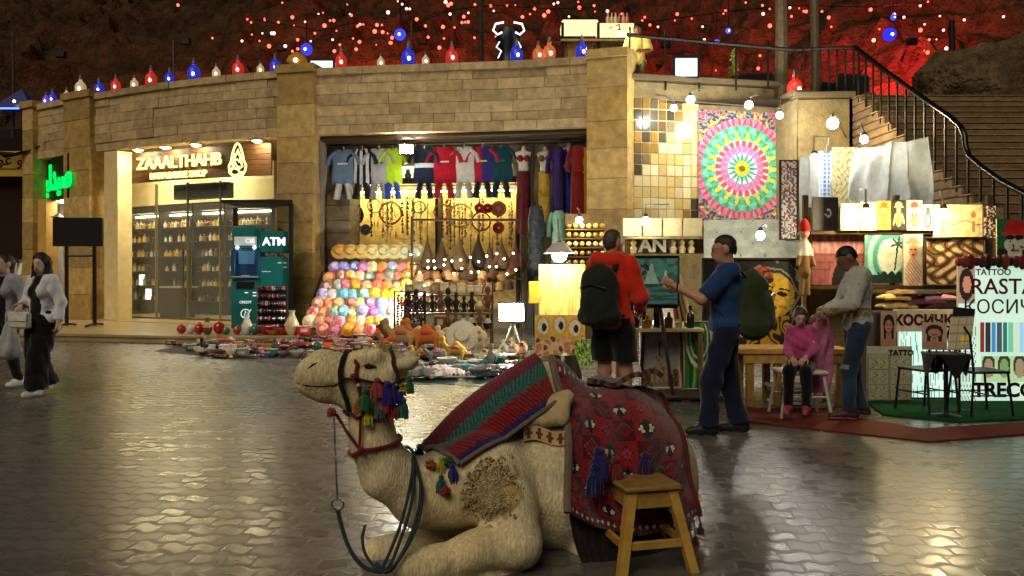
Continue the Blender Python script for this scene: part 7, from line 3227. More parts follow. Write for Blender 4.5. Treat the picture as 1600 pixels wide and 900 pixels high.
wear(r5, 'jacket', f.torso(.026, True) + f.arm('L', .022, 1, .96) + f.arm('R', .024, 1, .9) + [rc((-.13, 0, .93), (.13, 0, .93), .11, .11)], '#cfced3', cut=jk, warp=.005, seed=8)
wear(r5, 'trousers', [el(f.j['pel'], (.165, .125, .14))] + f.leg('L', .045, 1., .05) + f.leg('R', .045, 1., .05), '#0c0b0d', cut=zcut(.05, 1.04), warp=.01, seed=9)
mb = MB()
HM5 = f.HM.copy()
h5 = f.j['hed'].copy()
organic(mb, [el(f.hp((0, -.02, .035)), (.09, .108, .1), HM5), rc(f.hp((-.075, -.03, -.0)), f.hp((-.1, .06, -.34)), .045, .04), rc(f.hp((.075, -.03, .0)), f.hp((.1, .05, -.36)), .045, .04), rc(f.hp((0, -.08, 0)), f.hp((0, -.1, -.36)), .08, .06)],
		.013, .04, hx('#100c0b'), None, lambda X: np.where(np.abs(((X - h5) @ HM5)[..., 0]) < .062, ((X - h5) @ HM5)[..., 1] - .055 - np.clip(((X - h5) @ HM5)[..., 2] - .03, 0, 1) * .5, -9), wrink(.005, 60))
part(mb, 'hair', HAIR, r5, smooth=180)
shoe(r5, f, 'L', '#d0ccc6', '#d8d4ce')
shoe(r5, f, 'R', '#d0ccc6', '#d8d4ce')
hb = thing('handbag', 'boxy white handbag with flap held at the hip of the woman with black hair', 'handbag', r5.location.copy(), r5.rotation_euler.z)
hb.scale = r5.scale
mb = MB(hx('#c9c3b8'))
mb.box((.06, .25, .93), (.30, .08, .2), .02)
part(mb, 'body', LEATH, hb)
mb = MB(hx('#d6d0c4'))
mb.box((.06, .296, .975), (.305, .012, .115), .005)
part(mb, 'flap', LEATH, hb)
mb = MB(hx('#b8b0a0'))
mb.tube([(-.09, .25, 1.02), (-.08, .24, 1.1), (.06, .21, 1.15), (.2, .24, 1.1), (.21, .25, 1.02)], .009, 6)
part(mb, 'strap', LEATH, hb)

# --- 6. second woman, cut by the left edge
f = Fig(sL=(-.155, -.01, 1.40), sR=(.155, -.01, 1.40), eR=(.25, 0, 1.14), wR=(.2, .14, .96), eL=(-.25, -.05, 1.15), wL=(-.24, .0, .89), aL=(-.09, -.12, .11), aR=(.09, .15, .09), kR=(.09, .14, .5)).head(math.radians(-10), 0)
r6 = person('woman in black top and open grey jacket at the left edge of the plaza', f, (P(8, 0, 10.3).x, 10.3, 0), math.radians(168), 1.68, '#c8a48e', hands=(('L', (1, 0, 0), .8), ('R', (-.6, 0, -.3), .8)), female=True)
wear(r6, 'blouse', f.torso(.014, True), '#0f0e10', cut=zcut(.93, 1.46), warp=.003)
wear(r6, 'jacket', f.torso(.028, True) + f.arm('L', .022, 1, .96) + f.arm('R', .022, 1, .96), '#98969e', cut=jk, warp=.005, seed=12)
wear(r6, 'trousers', [el(f.j['pel'], (.165, .125, .14))] + f.leg('L', .02) + f.leg('R', .02), '#0e0d0f', cut=zcut(.1, 1.0), warp=.006, seed=13)
mb = MB()
HM6, h6 = f.HM.copy(), f.j['hed'].copy()
organic(mb, [el(f.hp((0, -.02, .035)), (.086, .104, .096), HM6), rc(f.hp((0, -.08, -.01)), f.hp((0, -.09, -.16)), .07, .04)], .013, .04, hx('#2a1c14'), None,
		lambda X: ((X - h6) @ HM6)[..., 1] - .045 - np.clip(((X - h6) @ HM6)[..., 2] - .03, 0, 1) * .5, wrink(.004, 60))
part(mb, 'hair', HAIR, r6, smooth=180)
shoe(r6, f, 'L', '#d8d4ce')
shoe(r6, f, 'R', '#d8d4ce')
pb = thing('plastic_bag', 'thin white plastic carrier bag hanging from the hand of the woman at the left edge', 'bag', (P(14, 0, 9.95).x, 9.95, 0), .3)
mb = MB(hx('#b9b8b8'))


def bg(u, v):
	a = 2 * math.pi * u
	w = (.03 + .13 * v ** .8) * math.sqrt(max(.02, 1 - max(0, (v - .7) / .3) ** 2))
	k = 1 + .12 * math.sin(5 * a + 4 * v) + .06 * nz(u * 9, v * 9)
	return Vector((w * k * math.cos(a), w * .5 * k * math.sin(a), .86 - .46 * v))


mb.grid(bg, 40, 24)
part(mb, 'sack', M('thin_plastic', .35, var=.1, bump=.5, bscale=30, trans=.25, spec=.4), pb, smooth=80)
mb = MB(hx('#b9b8b8'))
mb.tube([(-.035, 0, .85), (-.03, 0, .95), (.0, 0, 1.0), (.03, 0, .95), (.035, 0, .85)], .008, 5)
part(mb, 'handles', PLAST, pb)

# ================================================================== the resting camel, its saddle cloths and tack, and the stool
CB = Vector((P(860, 0, 4.5).x, 4.5, 0))       # base of the camel


def C_(px, py, d):
	return np.array(P(px, py, d) - CB)


def R_(r, d):
	return r / F * d


def lim(a, ra, b, rb, flat=0):
	"""limb between two points given as (column, row, distance), radii in photo pixels"""
	return rc(C_(*a), C_(*b), R_(ra, a[2]), R_(rb, b[2]), flat)


def chain(*pts):
	return [lim(p[:3], p[3], q[:3], q[3]) for p, q in zip(pts, pts[1:])]


body = []
body += chain((775, 748, 4.45, 92), (860, 735, 4.6, 122), (945, 730, 4.75, 122), (990, 745, 4.85, 100))            # trunk
body += chain((700, 762, 4.2, 62), (760, 750, 4.35, 84))                                                     # breast
body += chain((880, 670, 4.65, 72), (862, 622, 4.65, 46), (858, 590, 4.65, 26))                                # hump
body += [el(C_(1000, 735, 4.9), (R_(62, 4.9), R_(86, 4.9), R_(100, 4.9)))]
body += chain((726, 762, 4.22, 60), (658, 772, 4.12, 49), (606, 738, 4.05, 40), (584, 690, 4.02, 34), (580, 645, 4.02, 30.5), (592, 600, 4.02, 33))   # neck
# near shoulder and folded foreleg
body += chain((764, 735, 4.24, 62), (795, 800, 4.12, 44), (806, 848, 4.05, 38))
body += chain((806, 850, 4.03, 38), (740, 862, 3.97, 29), (676, 880, 3.91, 23), (640, 886, 3.88, 25))
body += chain((642, 890, 3.9, 20), (760, 905, 4.0, 17), (800, 905, 4.05, 20))
# far foreleg
body += chain((740, 800, 4.5, 46), (700, 848, 4.42, 34), (620, 862, 4.30, 25), (590, 864, 4.26, 25))
body += chain((592, 872, 4.28, 19), (700, 880, 4.4, 16))
# hind legs, folded under the cloth
body += chain((990, 775, 4.62, 80), (945, 850, 4.40, 48), (930, 868, 4.35, 40))
body += chain((932, 880, 4.35, 26), (1010, 888, 4.5, 22), (1030, 892, 4.55, 22))
body += chain((1000, 775, 5.1, 80), (950, 850, 5.2, 46))
# head
head = []
head += [el(C_(602, 573, 4.02), (R_(38, 4), R_(27, 4), R_(32, 4)))]
head += chain((600, 585, 4.02, 27), (560, 592, 3.99, 30), (530, 588, 3.97, 28))
head += chain((535, 582, 3.97, 27), (505, 582, 3.95, 26.5), (488, 590, 3.94, 21))
head += chain((500, 566, 3.95, 13), (483, 582, 3.94, 14), (472, 595, 3.94, 8.5))       # upper lip
head += chain((545, 614, 3.98, 20), (505, 610, 3.95, 12), (486, 608, 3.94, 8))         # lower jaw
head += chain((562, 558, 3.945, 10), (588, 553, 3.94, 10))                              # brow
head += chain((566, 558, 4.06, 10), (590, 552, 4.07, 10))
head += chain((590, 610, 4.0, 24), (560, 618, 3.99, 20))
body += head
body += chain((624, 570, 3.94, 7), (640, 565, 3.91, 8), (652, 561, 3.89, 3)) + chain((624, 564, 4.12, 7), (640, 557, 4.15, 8), (652, 553, 4.16, 3))      # ears
body += chain((1062, 745, 4.95, 9), (1066, 810, 4.95, 7))                            # tail
carve_pts = [(C_(470, 600, 3.92), C_(522, 602, 3.85)), (C_(522, 602, 3.85), C_(534, 596, 3.86))]


def camel_cut(X):
	"""mouth line, nostril slit and eye socket pressed into the head"""
	out = np.full(X.shape[:-1], -9.)
	for a, b, r in ((C_(462, 601, 3.90), C_(520, 603, 3.875), .0065), (C_(520, 603, 3.875), C_(533, 598, 3.875), .006), (C_(484, 573, 3.885), C_(496, 566, 3.89), .006), (C_(572, 574, 3.925), C_(584, 575, 3.925), .011)):
		out = np.maximum(out, -prim_d(rc(a, b, r, r * .7), X))
	return out


def furw(X):
	x, y, z = X[..., 0], X[..., 1], X[..., 2]
	big = .006 * np.sin(9 * x + 2 * np.sin(7 * z)) * np.sin(8 * z + 3 * y)
	# shaggy curls on the shoulder
	c = C_(768, 765, 4.1)
	m = np.clip(1 - np.abs((x - c[0]) / .155) ** 3 - np.abs((z - c[2]) / .13) ** 3, 0, 1) * (y < -.05)
	out = big
	i = m > 0
	if i.any():
		out[i] -= m[i] * (.004 + .010 * vnoise(X[i], 45) + .005 * vnoise(X[i], 100, 2))
	return out + .0035 * vnoise(X, 16)


BASE, PALE, DARKF, CURL = A(hx('#d6c398')), A(hx('#e6dab8')), A(hx('#765a34')), A(hx('#a58a5c'))


def camel_col(X):
	x, y, z = X[:, 0], X[:, 1], X[:, 2]
	n = np.sin(14 * x + 3 * np.sin(11 * z)) * np.sin(17 * z + 2 * np.sin(13 * y))
	c = BASE * (1 + .07 * n[:, None])
	pale = np.clip(.25 + .5 * np.sin(5 * x + 1) * np.sin(6 * z), 0, .5)[:, None]
	c = c * (1 - pale) + PALE * pale
	cc = C_(768, 765, 4.1)
	e_ = np.abs((x - cc[0]) / .15) ** 3 + np.abs((z - cc[2]) / .125) ** 3 + .35 * np.sin(40 * x + 2 * np.sin(31 * z)) * np.sin(37 * z) + .25 * np.sin(111 * x) * np.sin(97 * z)
	m = (e_ < 1) & (y < -.05)
	fade = np.clip((1 - e_) * 1.6, 0, 1)[m][:, None]
	cur = vnoise(X, 45) + .6 * vnoise(X, 100, 2)
	c *= 1 + .10 * vnoise(X, 9, 5)[:, None] + .08 * vnoise(X, 30, 6)[:, None]
	c[m] = c[m] * (1 - fade) + fade * CURL * (1 + .35 * np.clip(cur[m] * 2, -1, 1)[:, None])
	ey = np.linalg.norm((X - C_(578, 574, 3.92)) * A([1, .6, 1.5]), axis=1)
	c *= np.clip(.35 + ey * 16, .35, 1)[:, None]
	hair_top = (z > .62) & (x > C_(840, 0, 4.5)[0])
	c[hair_top] = c[hair_top] * .9
	ms = np.linalg.norm(X - C_(496, 606, 3.93), axis=1) < .10
	c[ms] = c[ms] * A([.92, .88, .84])
	return c


camel = thing('camel', 'cream camel resting with folded legs in the foreground, facing left', 'camel', CB)
mb = MB()
organic(mb, body, .0105, .055, colfn=camel_col, cut=camel_cut, warp=furw)
part(mb, 'body', FUR, camel, smooth=180)
for px, d in ((578, 3.915),):
	mb = MB(hx('#0c0806'))
	mb.ball(C_(px, 575, d + .012), (.016, .012, .013), 12, 8)
	part(mb, 'eye', GLOSSB, camel)
	mb = MB(hx('#5a4224'))
	mb.tube([C_(px - 11, 573, d), C_(px - 2, 569, d - .006), C_(px + 9, 573, d)], .005, 6)
	for k in range(7):
		p = C_(px - 10 + k * 3, 572 - 2 * math.sin(k / 6 * math.pi), d - .004)
		mb.tube([p, p + A([-.006 + .002 * k, -.012, .004]), p + A([-.008 + .0025 * k, -.018, -.003])], .0012, 4)
	part(mb, 'eyelid', FUR, camel)
def push(X, clear):
	"""lay cloth points outside the camel's body"""
	X = X.copy()
	for _ in range(14):
		d = sdf_at(body, X, .055)
		bad = d < clear
		if not bad.any():
			break
		e = .01
		g = np.stack([sdf_at(body, X + A(v) * e, .055) - d for v in np.eye(3)], -1)
		g /= np.maximum(np.linalg.norm(g, axis=-1, keepdims=True), 1e-9)
		X[bad] += g[bad] * np.minimum(clear - d[bad], .05)[:, None]
	return X


def onto(X, clear):
	"""march points inwards along y until they meet the hide"""
	X = X.copy()
	for _ in range(40):
		X[:, 1] += np.clip(sdf_at(body, X, .055) - clear, 0, .05)
	return push(X, clear)


for nm, pts, r, col in (('mouth_line', [(467, 599, 3.90), (480, 602, 3.88), (500, 604, 3.87), (520, 603, 3.87), (532, 598, 3.87)], .0042, '#2c1e12'), ('nostril', [(482, 575, 3.885), (489, 570, 3.88), (497, 566, 3.885)], .005, '#1c120b')):
	q = push(onto(np.array([C_(*p) for p in pts]) - A([0, .06, 0]), -.001), -.001)
	mb = MB(hx(col))
	mb.tube([tuple(p) for p in q], [r * .4] + [r] * (len(q) - 2) + [r * .4], 6)
	part(mb, nm, FUR, camel)
# tufts of loose hair on crown, throat and hump
mb = MB()
rh = random.Random(4)
for cx, cy, d, sx, sy, nn, L in ((598, 545, 4.0, 22, 5, 90, .035), (560, 640, 3.93, 6, 40, 0, .03), (600, 800, 3.95, 40, 20, 0, .03)):
	for _ in range(nn):
		p = C_(cx + rh.gauss(0, sx * .5), cy + rh.gauss(0, sy * .5), d + rh.uniform(-.06, .06))
		e = p + A([rh.uniform(-.5, .8), rh.uniform(-.6, .3), rh.uniform(.2, 1)]) * L
		mb.use(jit(tuple(BASE * .8), .3))
		mb.tube([p, (p + e) / 2 + A([0, 0, .004]), e], [.003, .0025, .001], 4, False)
part(mb, 'forelock', HAIR, camel)
mb = MB()
S0 = np.array([C_(768 + rh.gauss(0, 16.5), 764 + rh.gauss(0, 17), 4.02) for _ in range(750)])


S0 = onto(S0, .002)
for p in S0:
	a = rh.uniform(0, 6.28)
	r = rh.uniform(.006, .012)
	pts = [tuple(p + A([r * t * math.cos(a + 2.2 * t), -.004 - .010 * math.sin(t * 1.6), r * t * math.sin(a + 2.2 * t) - .006 * t])) for t in (0, .7, 1.4, 2.0)]
	mb.use(jit(mix(tuple(BASE * .8), tuple(CURL * .75), rh.random()), .2))
	mb.tube(pts, [.0045, .0045, .0035, .0015], 4, False)
part(mb, 'shoulder_wool', HAIR, camel, kind='stuff')


def drape(name, label, ctrl, nu, nv, colfn, mat, clear=.014, thick=.008, wr=.004, push_on=True):
	"""cloth laid over the camel from a net of control points (rows along v, columns along u)"""
	K = np.array([[C_(*p) for p in row] for row in ctrl])
	nr, nc = K.shape[:2]

	def interp(K, t, axis):
		n = K.shape[axis] - 1
		s_ = t * n
		i = np.clip(s_.astype(int), 0, n - 1)
		f_ = (s_ - i)
		g0, g1, g2, g3 = (np.take(K, np.clip(i + q, 0, n), axis) for q in (-1, 0, 1, 2))
		sh = [1] * K.ndim
		sh[axis] = len(t)
		f_ = f_.reshape(sh)
		return .5 * (2 * g1 + (g2 - g0) * f_ + (2 * g0 - 5 * g1 + 4 * g2 - g3) * f_ ** 2 + (3 * g1 - g0 - 3 * g2 + g3) * f_ ** 3)
	X = interp(interp(K, np.linspace(0, 1, nv + 1), 0), np.linspace(0, 1, nu + 1), 1)
	if push_on:
		X = push(X.reshape(-1, 3), clear).reshape(nv + 1, nu + 1, 3)
	for _ in range(2):
		X[1:-1, 1:-1] = X[1:-1, 1:-1] * .5 + .125 * (X[:-2, 1:-1] + X[2:, 1:-1] + X[1:-1, :-2] + X[1:-1, 2:])
	if push_on:
		X = push(X.reshape(-1, 3), clear * .8).reshape(nv + 1, nu + 1, 3)
	uu, vv = np.meshgrid(np.linspace(0, 1, nu + 1), np.linspace(0, 1, nv + 1))
	X[..., 1] += wr * np.sin(uu * 21 + 3 * np.sin(vv * 9)) * np.sin(vv * 13 + 2 * uu)
	mb = MB()
	mb.grid(lambda u, v: tuple(X[round(v * nv), round(u * nu)]), nu, nv, colfn, thick)
	return mb, X


RED, DRED, GRN, NAVY, BLK, IVO = hx('#7c141c'), hx('#4a0c14'), hx('#24564e'), hx('#1e1c56'), hx('#120e10'), hx('#c8bca4')


def striped(u, v):
	"""long woven bands with zigzags, red and green with a blue edge"""
	zz = abs((u * 17) % 1 - .5) * 2
	w = v + .055 * (zz - .5)
	fl = nz(u * 90, v * 60) * .2
	if v < .05 or v > .965:
		return hx('#55505a')
	if w < .13:
		c = NAVY if nz(u * 40, v * 30) > -.3 else hx('#3a1850')
	elif w < .38:
		c = hx('#8a1414') if ((u * 34 + v * 9) % 1) > .42 else DRED
	elif w < .46:
		c = GRN
	elif w < .62:
		c = hx('#2f6a5e') if ((u * 34 - v * 9) % 1) > .5 else hx('#1b3a3a')
	elif w < .70:
		c = hx('#5a1224')
	elif w < .93:
		c = hx('#86162a') if ((u * 34 - v * 8) % 1) > .45 else hx('#5a1020')
	else:
		c = hx('#30504e')
	return tuple(max(0, q * (1 + fl)) for q in c)


# u runs from the low front tip up to the hump, v from the near (lower) hem over the top to the far hem
front_ctrl = [
	[(716, 738, 4.10), (770, 698, 4.12), (822, 660, 4.20), (870, 626, 4.32)],
	[(694, 722, 4.14), (750, 672, 4.20), (804, 628, 4.28), (858, 592, 4.42)],
	[(674, 706, 4.24), (728, 650, 4.32), (784, 602, 4.40), (846, 562, 4.55)],
	[(656, 696, 4.38), (706, 642, 4.46), (764, 596, 4.55), (834, 552, 4.68)],
	[(668, 712, 4.62), (720, 664, 4.72), (780, 616, 4.80), (846, 576, 4.92)],
	[(690, 752, 4.75), (744, 706, 4.90), (806, 660, 5.0), (868, 626, 5.08)]]
sb = thing('saddle_blanket', 'striped red, green and blue woven saddle cloth with zigzags on the camel shoulders', 'saddle cloth', CB)
mb, XF = drape('x', '', front_ctrl, 110, 110, lambda u, v: striped(u, min(1, v * 1.65) if v < .606 else max(0., 1 - (v - .606) * 2.5)), KNIT, .02, .012, .002)
part(mb, 'cloth', KNIT, sb, smooth=80)
# grey piping along the near hem
mb = MB(hx('#6a6058'))
mb.tube([tuple(XF[0, i] + A([0, -.012, 0])) for i in range(0, 111, 3)], .011, 6)
mb.tube([tuple(XF[j, 0] + A([-.006, -.008, 0])) for j in range(0, 80, 3)], .012, 6)
part(mb, 'piping', CLOTH, sb)


def tassel(mb, p, col, L=.075, r=.03, rs=None):
	"""bound tuft of wool"""
	rs = rs or random
	p = A(p, float)
	mb.use(jit(col, .1))
	mb.ball(tuple(p), (r * .55, r * .55, r * .5), 8, 6)
	for k in range(16):
		a = 2 * math.pi * k / 16
		rr = r * rs.uniform(.55, 1.0)
		mb.use(jit(col, .35))
		mb.tube([tuple(p), tuple(p + A([rr * .8 * math.cos(a), rr * .8 * math.sin(a), -L * .45])), tuple(p + A([rr * math.cos(a), rr * math.sin(a), -L * rs.uniform(.85, 1.05)]))], [r * .22, r * .24, r * .12], 5)


def pompom(mb, p, col, r=.03, rs=None):
	rs = rs or random
	p = A(p, float)
	mb.use(col)
	mb.ball(tuple(p), r * .75, 10, 8)
	for k in range(70):
		v = unit([rs.gauss(0, 1), rs.gauss(0, 1), rs.gauss(0, 1)])
		mb.use(jit(col, .35))
		mb.tube([tuple(p + v * r * .5), tuple(p + v * r * rs.uniform(.9, 1.12))], [r * .16, r * .10], 4)


TC = {'red': hx('#8e1818'), 'green': hx('#1e5a34'), 'blue': hx('#1c1c70'), 'yellow': hx('#a8a030'), 'teal': hx('#1f5450'), 'orange': hx('#a05020'), 'pink': hx('#a03848')}
for (px, py, d, c, kind) in ((672, 728, 4.02, 'orange', 'p'), (690, 716, 4.04, 'yellow', 't'), (688, 752, 4.03, 'teal', 't'), (706, 735, 4.05, 'blue', 't'), (692, 768, 4.03, 'red', 'p'), (700, 722, 4.04, 'green', 'p'), (655, 708, 4.30, 'blue', 'p'), (668, 690, 4.42, 'teal', 'p')):
	mb = MB()
	q = push(C_(px, py, d)[None], .03)[0]
	(tassel if kind == 't' else pompom)(mb, q, TC[c], **({'L': .075, 'r': .026} if kind == 't' else {'r': .027}))
	part(mb, 'tassel', KNIT, sb)

# --- rear kilim
def kilim(u, v):
	"""red ground, black and ivory diamonds in rows, small borders"""
	fl = 1 + nz(u * 110, v * 90) * .4 + nz(u * 7, v * 8, 3) * .35
	if u < .035:
		c = hx('#6a5a4c')
	elif v > .965 or v < .03:
		c = hx('#6e1a14') if int(u * 60) % 2 else hx('#3a0c10')
	elif v > .90 or v < .10:
		q = (u * 24) % 1
		w = (v - .90) / .065 if v > .9 else (v - .03) / .07
		c = IVO if abs(q - .5) + abs(w - .5) * .8 < .25 else (hx('#2a3c5a') if abs(q - .5) + abs(w - .5) < .42 else hx('#5c1016'))
	else:
		a, b = u * 7, v * 9
		k = (int(a) + int(b)) % 3
		x, y = abs(a % 1 - .5), abs(b % 1 - .5)
		m = x + y
		if k == 0:
			if m < .13:
				c = BLK
			elif m < .34 and (x > y):
				c = IVO
			elif m < .40:
				c = BLK
			elif m < .47:
				c = hx('#4a2040')
			else:
				c = RED
		elif k == 1:
			c = hx('#26307a') if m < .12 else hx('#96251c') if m < .28 else BLK if m < .33 else RED
		else:
			c = hx('#8a1c18') if (a * 6 + b * 4) % 1 < .5 and m < .38 else (hx('#5a5a5a') if .40 < m < .43 else DRED)
	return tuple(max(0, q * fl) for q in c)


rear_ctrl = [
	[(888, 800, 4.10), (930, 822, 4.14), (985, 835, 4.2), (1050, 830, 4.3), (1092, 806, 4.45)],
	[(888, 760, 4.14), (928, 772, 4.18), (982, 782, 4.24), (1042, 776, 4.34), (1078, 756, 4.5)],
	[(888, 700, 4.22), (926, 705, 4.27), (975, 712, 4.33), (1030, 706, 4.44), (1058, 694, 4.62)],
	[(880, 630, 4.42), (915, 634, 4.45), (962, 646, 4.50), (1012, 640, 4.62), (1040, 636, 4.80)],
	[(862, 566, 4.62), (900, 590, 4.68), (952, 612, 4.75), (1000, 604, 4.85), (1030, 612, 5.0)],
	[(868, 580, 4.9), (906, 606, 5.0), (956, 622, 5.06), (1004, 618, 5.12), (1034, 630, 5.2)],
	[(884, 680, 5.18), (920, 690, 5.26), (970, 700, 5.32), (1016, 694, 5.38), (1044, 690, 5.42)],
	[(888, 760, 5.22), (926, 772, 5.32), (976, 782, 5.4), (1022, 776, 5.46), (1050, 764, 5.5)]]
kb = thing('saddle_rug', 'dark red kilim rug with black and ivory diamonds hanging over the camel hindquarters', 'rug', CB)
mb, XR = drape('x', '', rear_ctrl, 130, 150, lambda u, v: kilim(u, (v * 1.75) if v < .571 else 1 - (v - .571) * 1.9), KNIT, .022, .010, .022)
part(mb, 'cloth', KNIT, kb, smooth=80)
mb = MB(hx('#6e5f50'))
mb.tube([tuple(XR[j, 0] + A([-.004, -.012, 0])) for j in range(0, 100, 3)], .021, 8)
part(mb, 'edge_strap', CLOTH, kb)
mb = MB(hx('#5c2014'))
mb.tube([tuple(XR[j, 130] + A([.008, -.004, 0])) for j in range(0, 90, 3)], .016, 8)
part(mb, 'side_binding', CLOTH, kb)
for j, (du, c) in enumerate(((130, hx('#3a1010')), (121, hx('#4a1212')))):
	mb = MB()
	q = XR[0, du] + A([.0, -.01, -.0])
	mb.use('#4a1a14')
	mb.tube([tuple(q), tuple(q - A([-.01, 0, .04 + .05 * j]))], .005, 5)
	tassel(mb, q - A([-.01, 0, .05 + .05 * j]), c, .055, .022)
	part(mb, 'corner_tassel', KNIT, kb)
for k, (px, py, d, c) in enumerate(((935, 705, 4.12, hx('#151c66')), (930, 730, 4.1, hx('#101650')), (1008, 712, 4.28, hx('#301450')), (1030, 735, 4.32, hx('#173a22')), (962, 720, 4.18, hx('#6a1414')))):
	mb = MB()
	q = push(C_(px, py, d)[None], .045)[0]
	tassel(mb, q, c, .14 if k < 2 else .1, .045)
	part(mb, 'hanging_tuft', KNIT, kb)
ub = thing('under_rug_cloth', 'plain black cloth hanging to the ground below the red rug', 'blanket', CB)  # black cloth added over the dark gap below the rug
mb, _x = drape('x', '', [[(912, 888, 4.15), (945, 896, 4.16), (990, 899, 4.2), (1040, 898, 4.3), (1072, 890, 4.42)], [(896, 842, 4.15), (930, 852, 4.18), (988, 856, 4.23), (1040, 850, 4.34), (1070, 840, 4.48)],
						[(886, 770, 4.2), (930, 780, 4.24), (984, 786, 4.3), (1036, 780, 4.42), (1062, 765, 4.56)]], 60, 30, lambda u, v: hx('#14100f') if int(u * 40) % 3 else hx('#221a18'), CLOTH, .012, .006, .012)
part(mb, 'cloth', CLOTH, ub, smooth=80)
# folded blanket on top
mb = MB()


def fold(u, v):
	q = nz(u * 14, v * 10, 3)
	return hx('#5c5248') if q > .1 else hx('#36262a') if q > -.15 else hx('#6a1c22')


topc = push(np.array([C_(918 + 120 * i / 30, 590 + 10 * math.sin(i / 5.), 4.62 + .5 * j / 16) for j in range(17) for i in range(31)]), .05).reshape(17, 31, 3)
topc[..., 2] += .018 * np.abs(np.sin(np.linspace(0, 9, 31)))[None, :]
mb.grid(lambda u, v: tuple(topc[round(v * 16), round(u * 30)]), 30, 16, fold, .03)
tb_ = mb.build('folded_blanket', KNIT, smooth=80)
tb_.location = CB
tag(tb_, 'grey and red folded blanket lying on top of the rug on the camel back', 'blanket')

# --- pale stuffed saddle pad with brown print, showing between the two cloths
sp_ = thing('saddle_pad', 'stuffed cream saddle pad with brown printed band beneath the striped cloth', 'saddle pad', CB)
mb = MB()
pr_ = []
for k in range(5):
	t = k / 4
	q = push(C_(826 + 52 * t, 662 - 8 * t, 4.25)[None], .01)[0]
	q2 = push(C_(838 + 50 * t, 630 - 12 * t, 4.35)[None], .01)[0]
	pr_.append(rc(q, q2, .034, .03))
organic(mb, pr_, .009, .018, hx('#b09a70'), warp=wrink(.004, 40))
part(mb, 'roll', CLOTH, sp_, smooth=180)


def printed(u, v):
	q = abs((u * 4) % 1 - .5)
	return hx('#7a3818') if (q + abs(v - .5) * .7 < .34 and q + abs(v - .5) > .12) else hx('#c0aa84')


bx = push(np.array([C_(818 + 66 * i / 24, 690 + 4 * i / 24 - 22 * j / 10 - (4 * math.sin(i / 4)), 4.22) for j in range(11) for i in range(25)]), .012).reshape(11, 25, 3)
mb = MB()
mb.grid(lambda u, v: tuple(bx[round(v * 10), round(u * 24)]), 24, 10, printed, .008)
part(mb, 'printed_band', CLOTH, sp_, smooth=80)

# --- halter with bands, beads and wool tassels
ht = thing('halter', 'camel halter of black and red bands hung with coloured wool tassels', 'halter', CB)


def band(pts, r, col, name, flat=1., clear=.008, mat=CLOTH, n=8):
	q = np.array([C_(*p) for p in pts])
	t = np.linspace(0, len(q) - 1, len(q) * 6)
	Q = np.stack([np.interp(t, np.arange(len(q)), q[:, i]) for i in range(3)], -1)
	Q = push(Q, clear)
	mb = MB(hx(col))
	mb.tube([tuple(p) for p in Q], r, n, True, flat)
	return part(mb, name, mat, ht)


band([(547, 553, 3.98), (536, 560, 3.90), (531, 580, 3.86), (533, 604, 3.86), (542, 628, 3.90), (552, 640, 3.97)], .012, '#15120f', 'nose_band')
band([(547, 553, 4.0), (540, 562, 4.08), (536, 585, 4.12), (540, 615, 4.10), (552, 640, 4.0)], .012, '#15120f', 'nose_band')
band([(534, 592, 3.86), (556, 592, 3.87), (585, 598, 3.89), (615, 600, 3.90), (632, 592, 3.94)], .007, '#2a1c18', 'cheek_strap')
band([(560, 556, 3.96), (556, 580, 3.88), (560, 604, 3.88), (566, 640, 3.9), (578, 652, 3.93)], .008, '#7a1616', 'cheek_strap')
band([(605, 545, 4.02), (616, 562, 3.93), (622, 590, 3.91), (618, 620, 3.92)], .010, '#3a1a16', 'poll_strap')
band([(540, 640, 3.93), (556, 652, 3.92), (585, 656, 3.92), (610, 650, 3.94)], .008, '#6a1414', 'throat_strap')
for (px, py, c, kd, sz) in ((572, 612, 'green', 't', 1.15), (588, 600, 'pink', 't', 1.0), (603, 606, 'blue', 't', 1.2), (620, 612, 'blue', 't', 1.0), (632, 608, 'yellow', 'p', 1.0), (576, 646, 'yellow', 't', .9), (594, 634, 'teal', 't', .9), (610, 630, 'red', 't', 1.1), (622, 640, 'red', 'p', .9),
							(630, 632, 'teal', 't', 1.0), (562, 626, 'orange', 't', .8), (518, 645, 'red', 'p', .8), (598, 620, 'pink', 't', 1.0), (552, 590, 'red', 'p', .55), (640, 600, 'green', 't', .8)):
	mb = MB()
	q = push(C_(px, py, 3.92)[None], .028)[0]
	if kd == 't':
		tassel(mb, q + A([0, 0, .02]), TC[c], .085 * sz, .030 * sz)
	else:
		pompom(mb, q, TC[c], .030 * sz)
	part(mb, 'tassel', KNIT, ht)
mb = MB()
for k in range(9):
	q = push(C_(560 + k * 8.5, 600 + 3 * math.sin(k), 3.9)[None], .014)[0]
	mb.use(hx(['#c8c0a8', '#3a6a6a', '#8a2a2a'][k % 3]))
	mb.ball(tuple(q), .010, 8, 6)
part(mb, 'bead_row', CERAM, ht, kind='stuff')
# red neck rope
band([(612, 690, 4.02), (604, 697, 3.93), (585, 702, 3.89), (566, 704, 3.89), (550, 712, 3.93), (546, 706, 4.02)], .010, '#6e1512', 'neck_rope', clear=.008)
band([(546, 706, 4.02), (556, 695, 4.14), (585, 688, 4.17), (612, 690, 4.02)], .010, '#6e1512', 'neck_rope', clear=.008)
band([(526, 648, 3.95), (540, 672, 3.90), (556, 694, 3.89), (563, 704, 3.88)], .008, '#5a1412', 'neck_rope', clear=.008)
band([(563, 650, 3.90), (563, 675, 3.89), (561, 704, 3.88)], .007, '#6e1512', 'neck_rope', clear=.008)
mb = MB(hx('#6e1512'))
mb.ball(tuple(push(C_(564, 704, 3.88)[None], .012)[0]), .018, 8, 6)
part(mb, 'knot', CLOTH, ht)

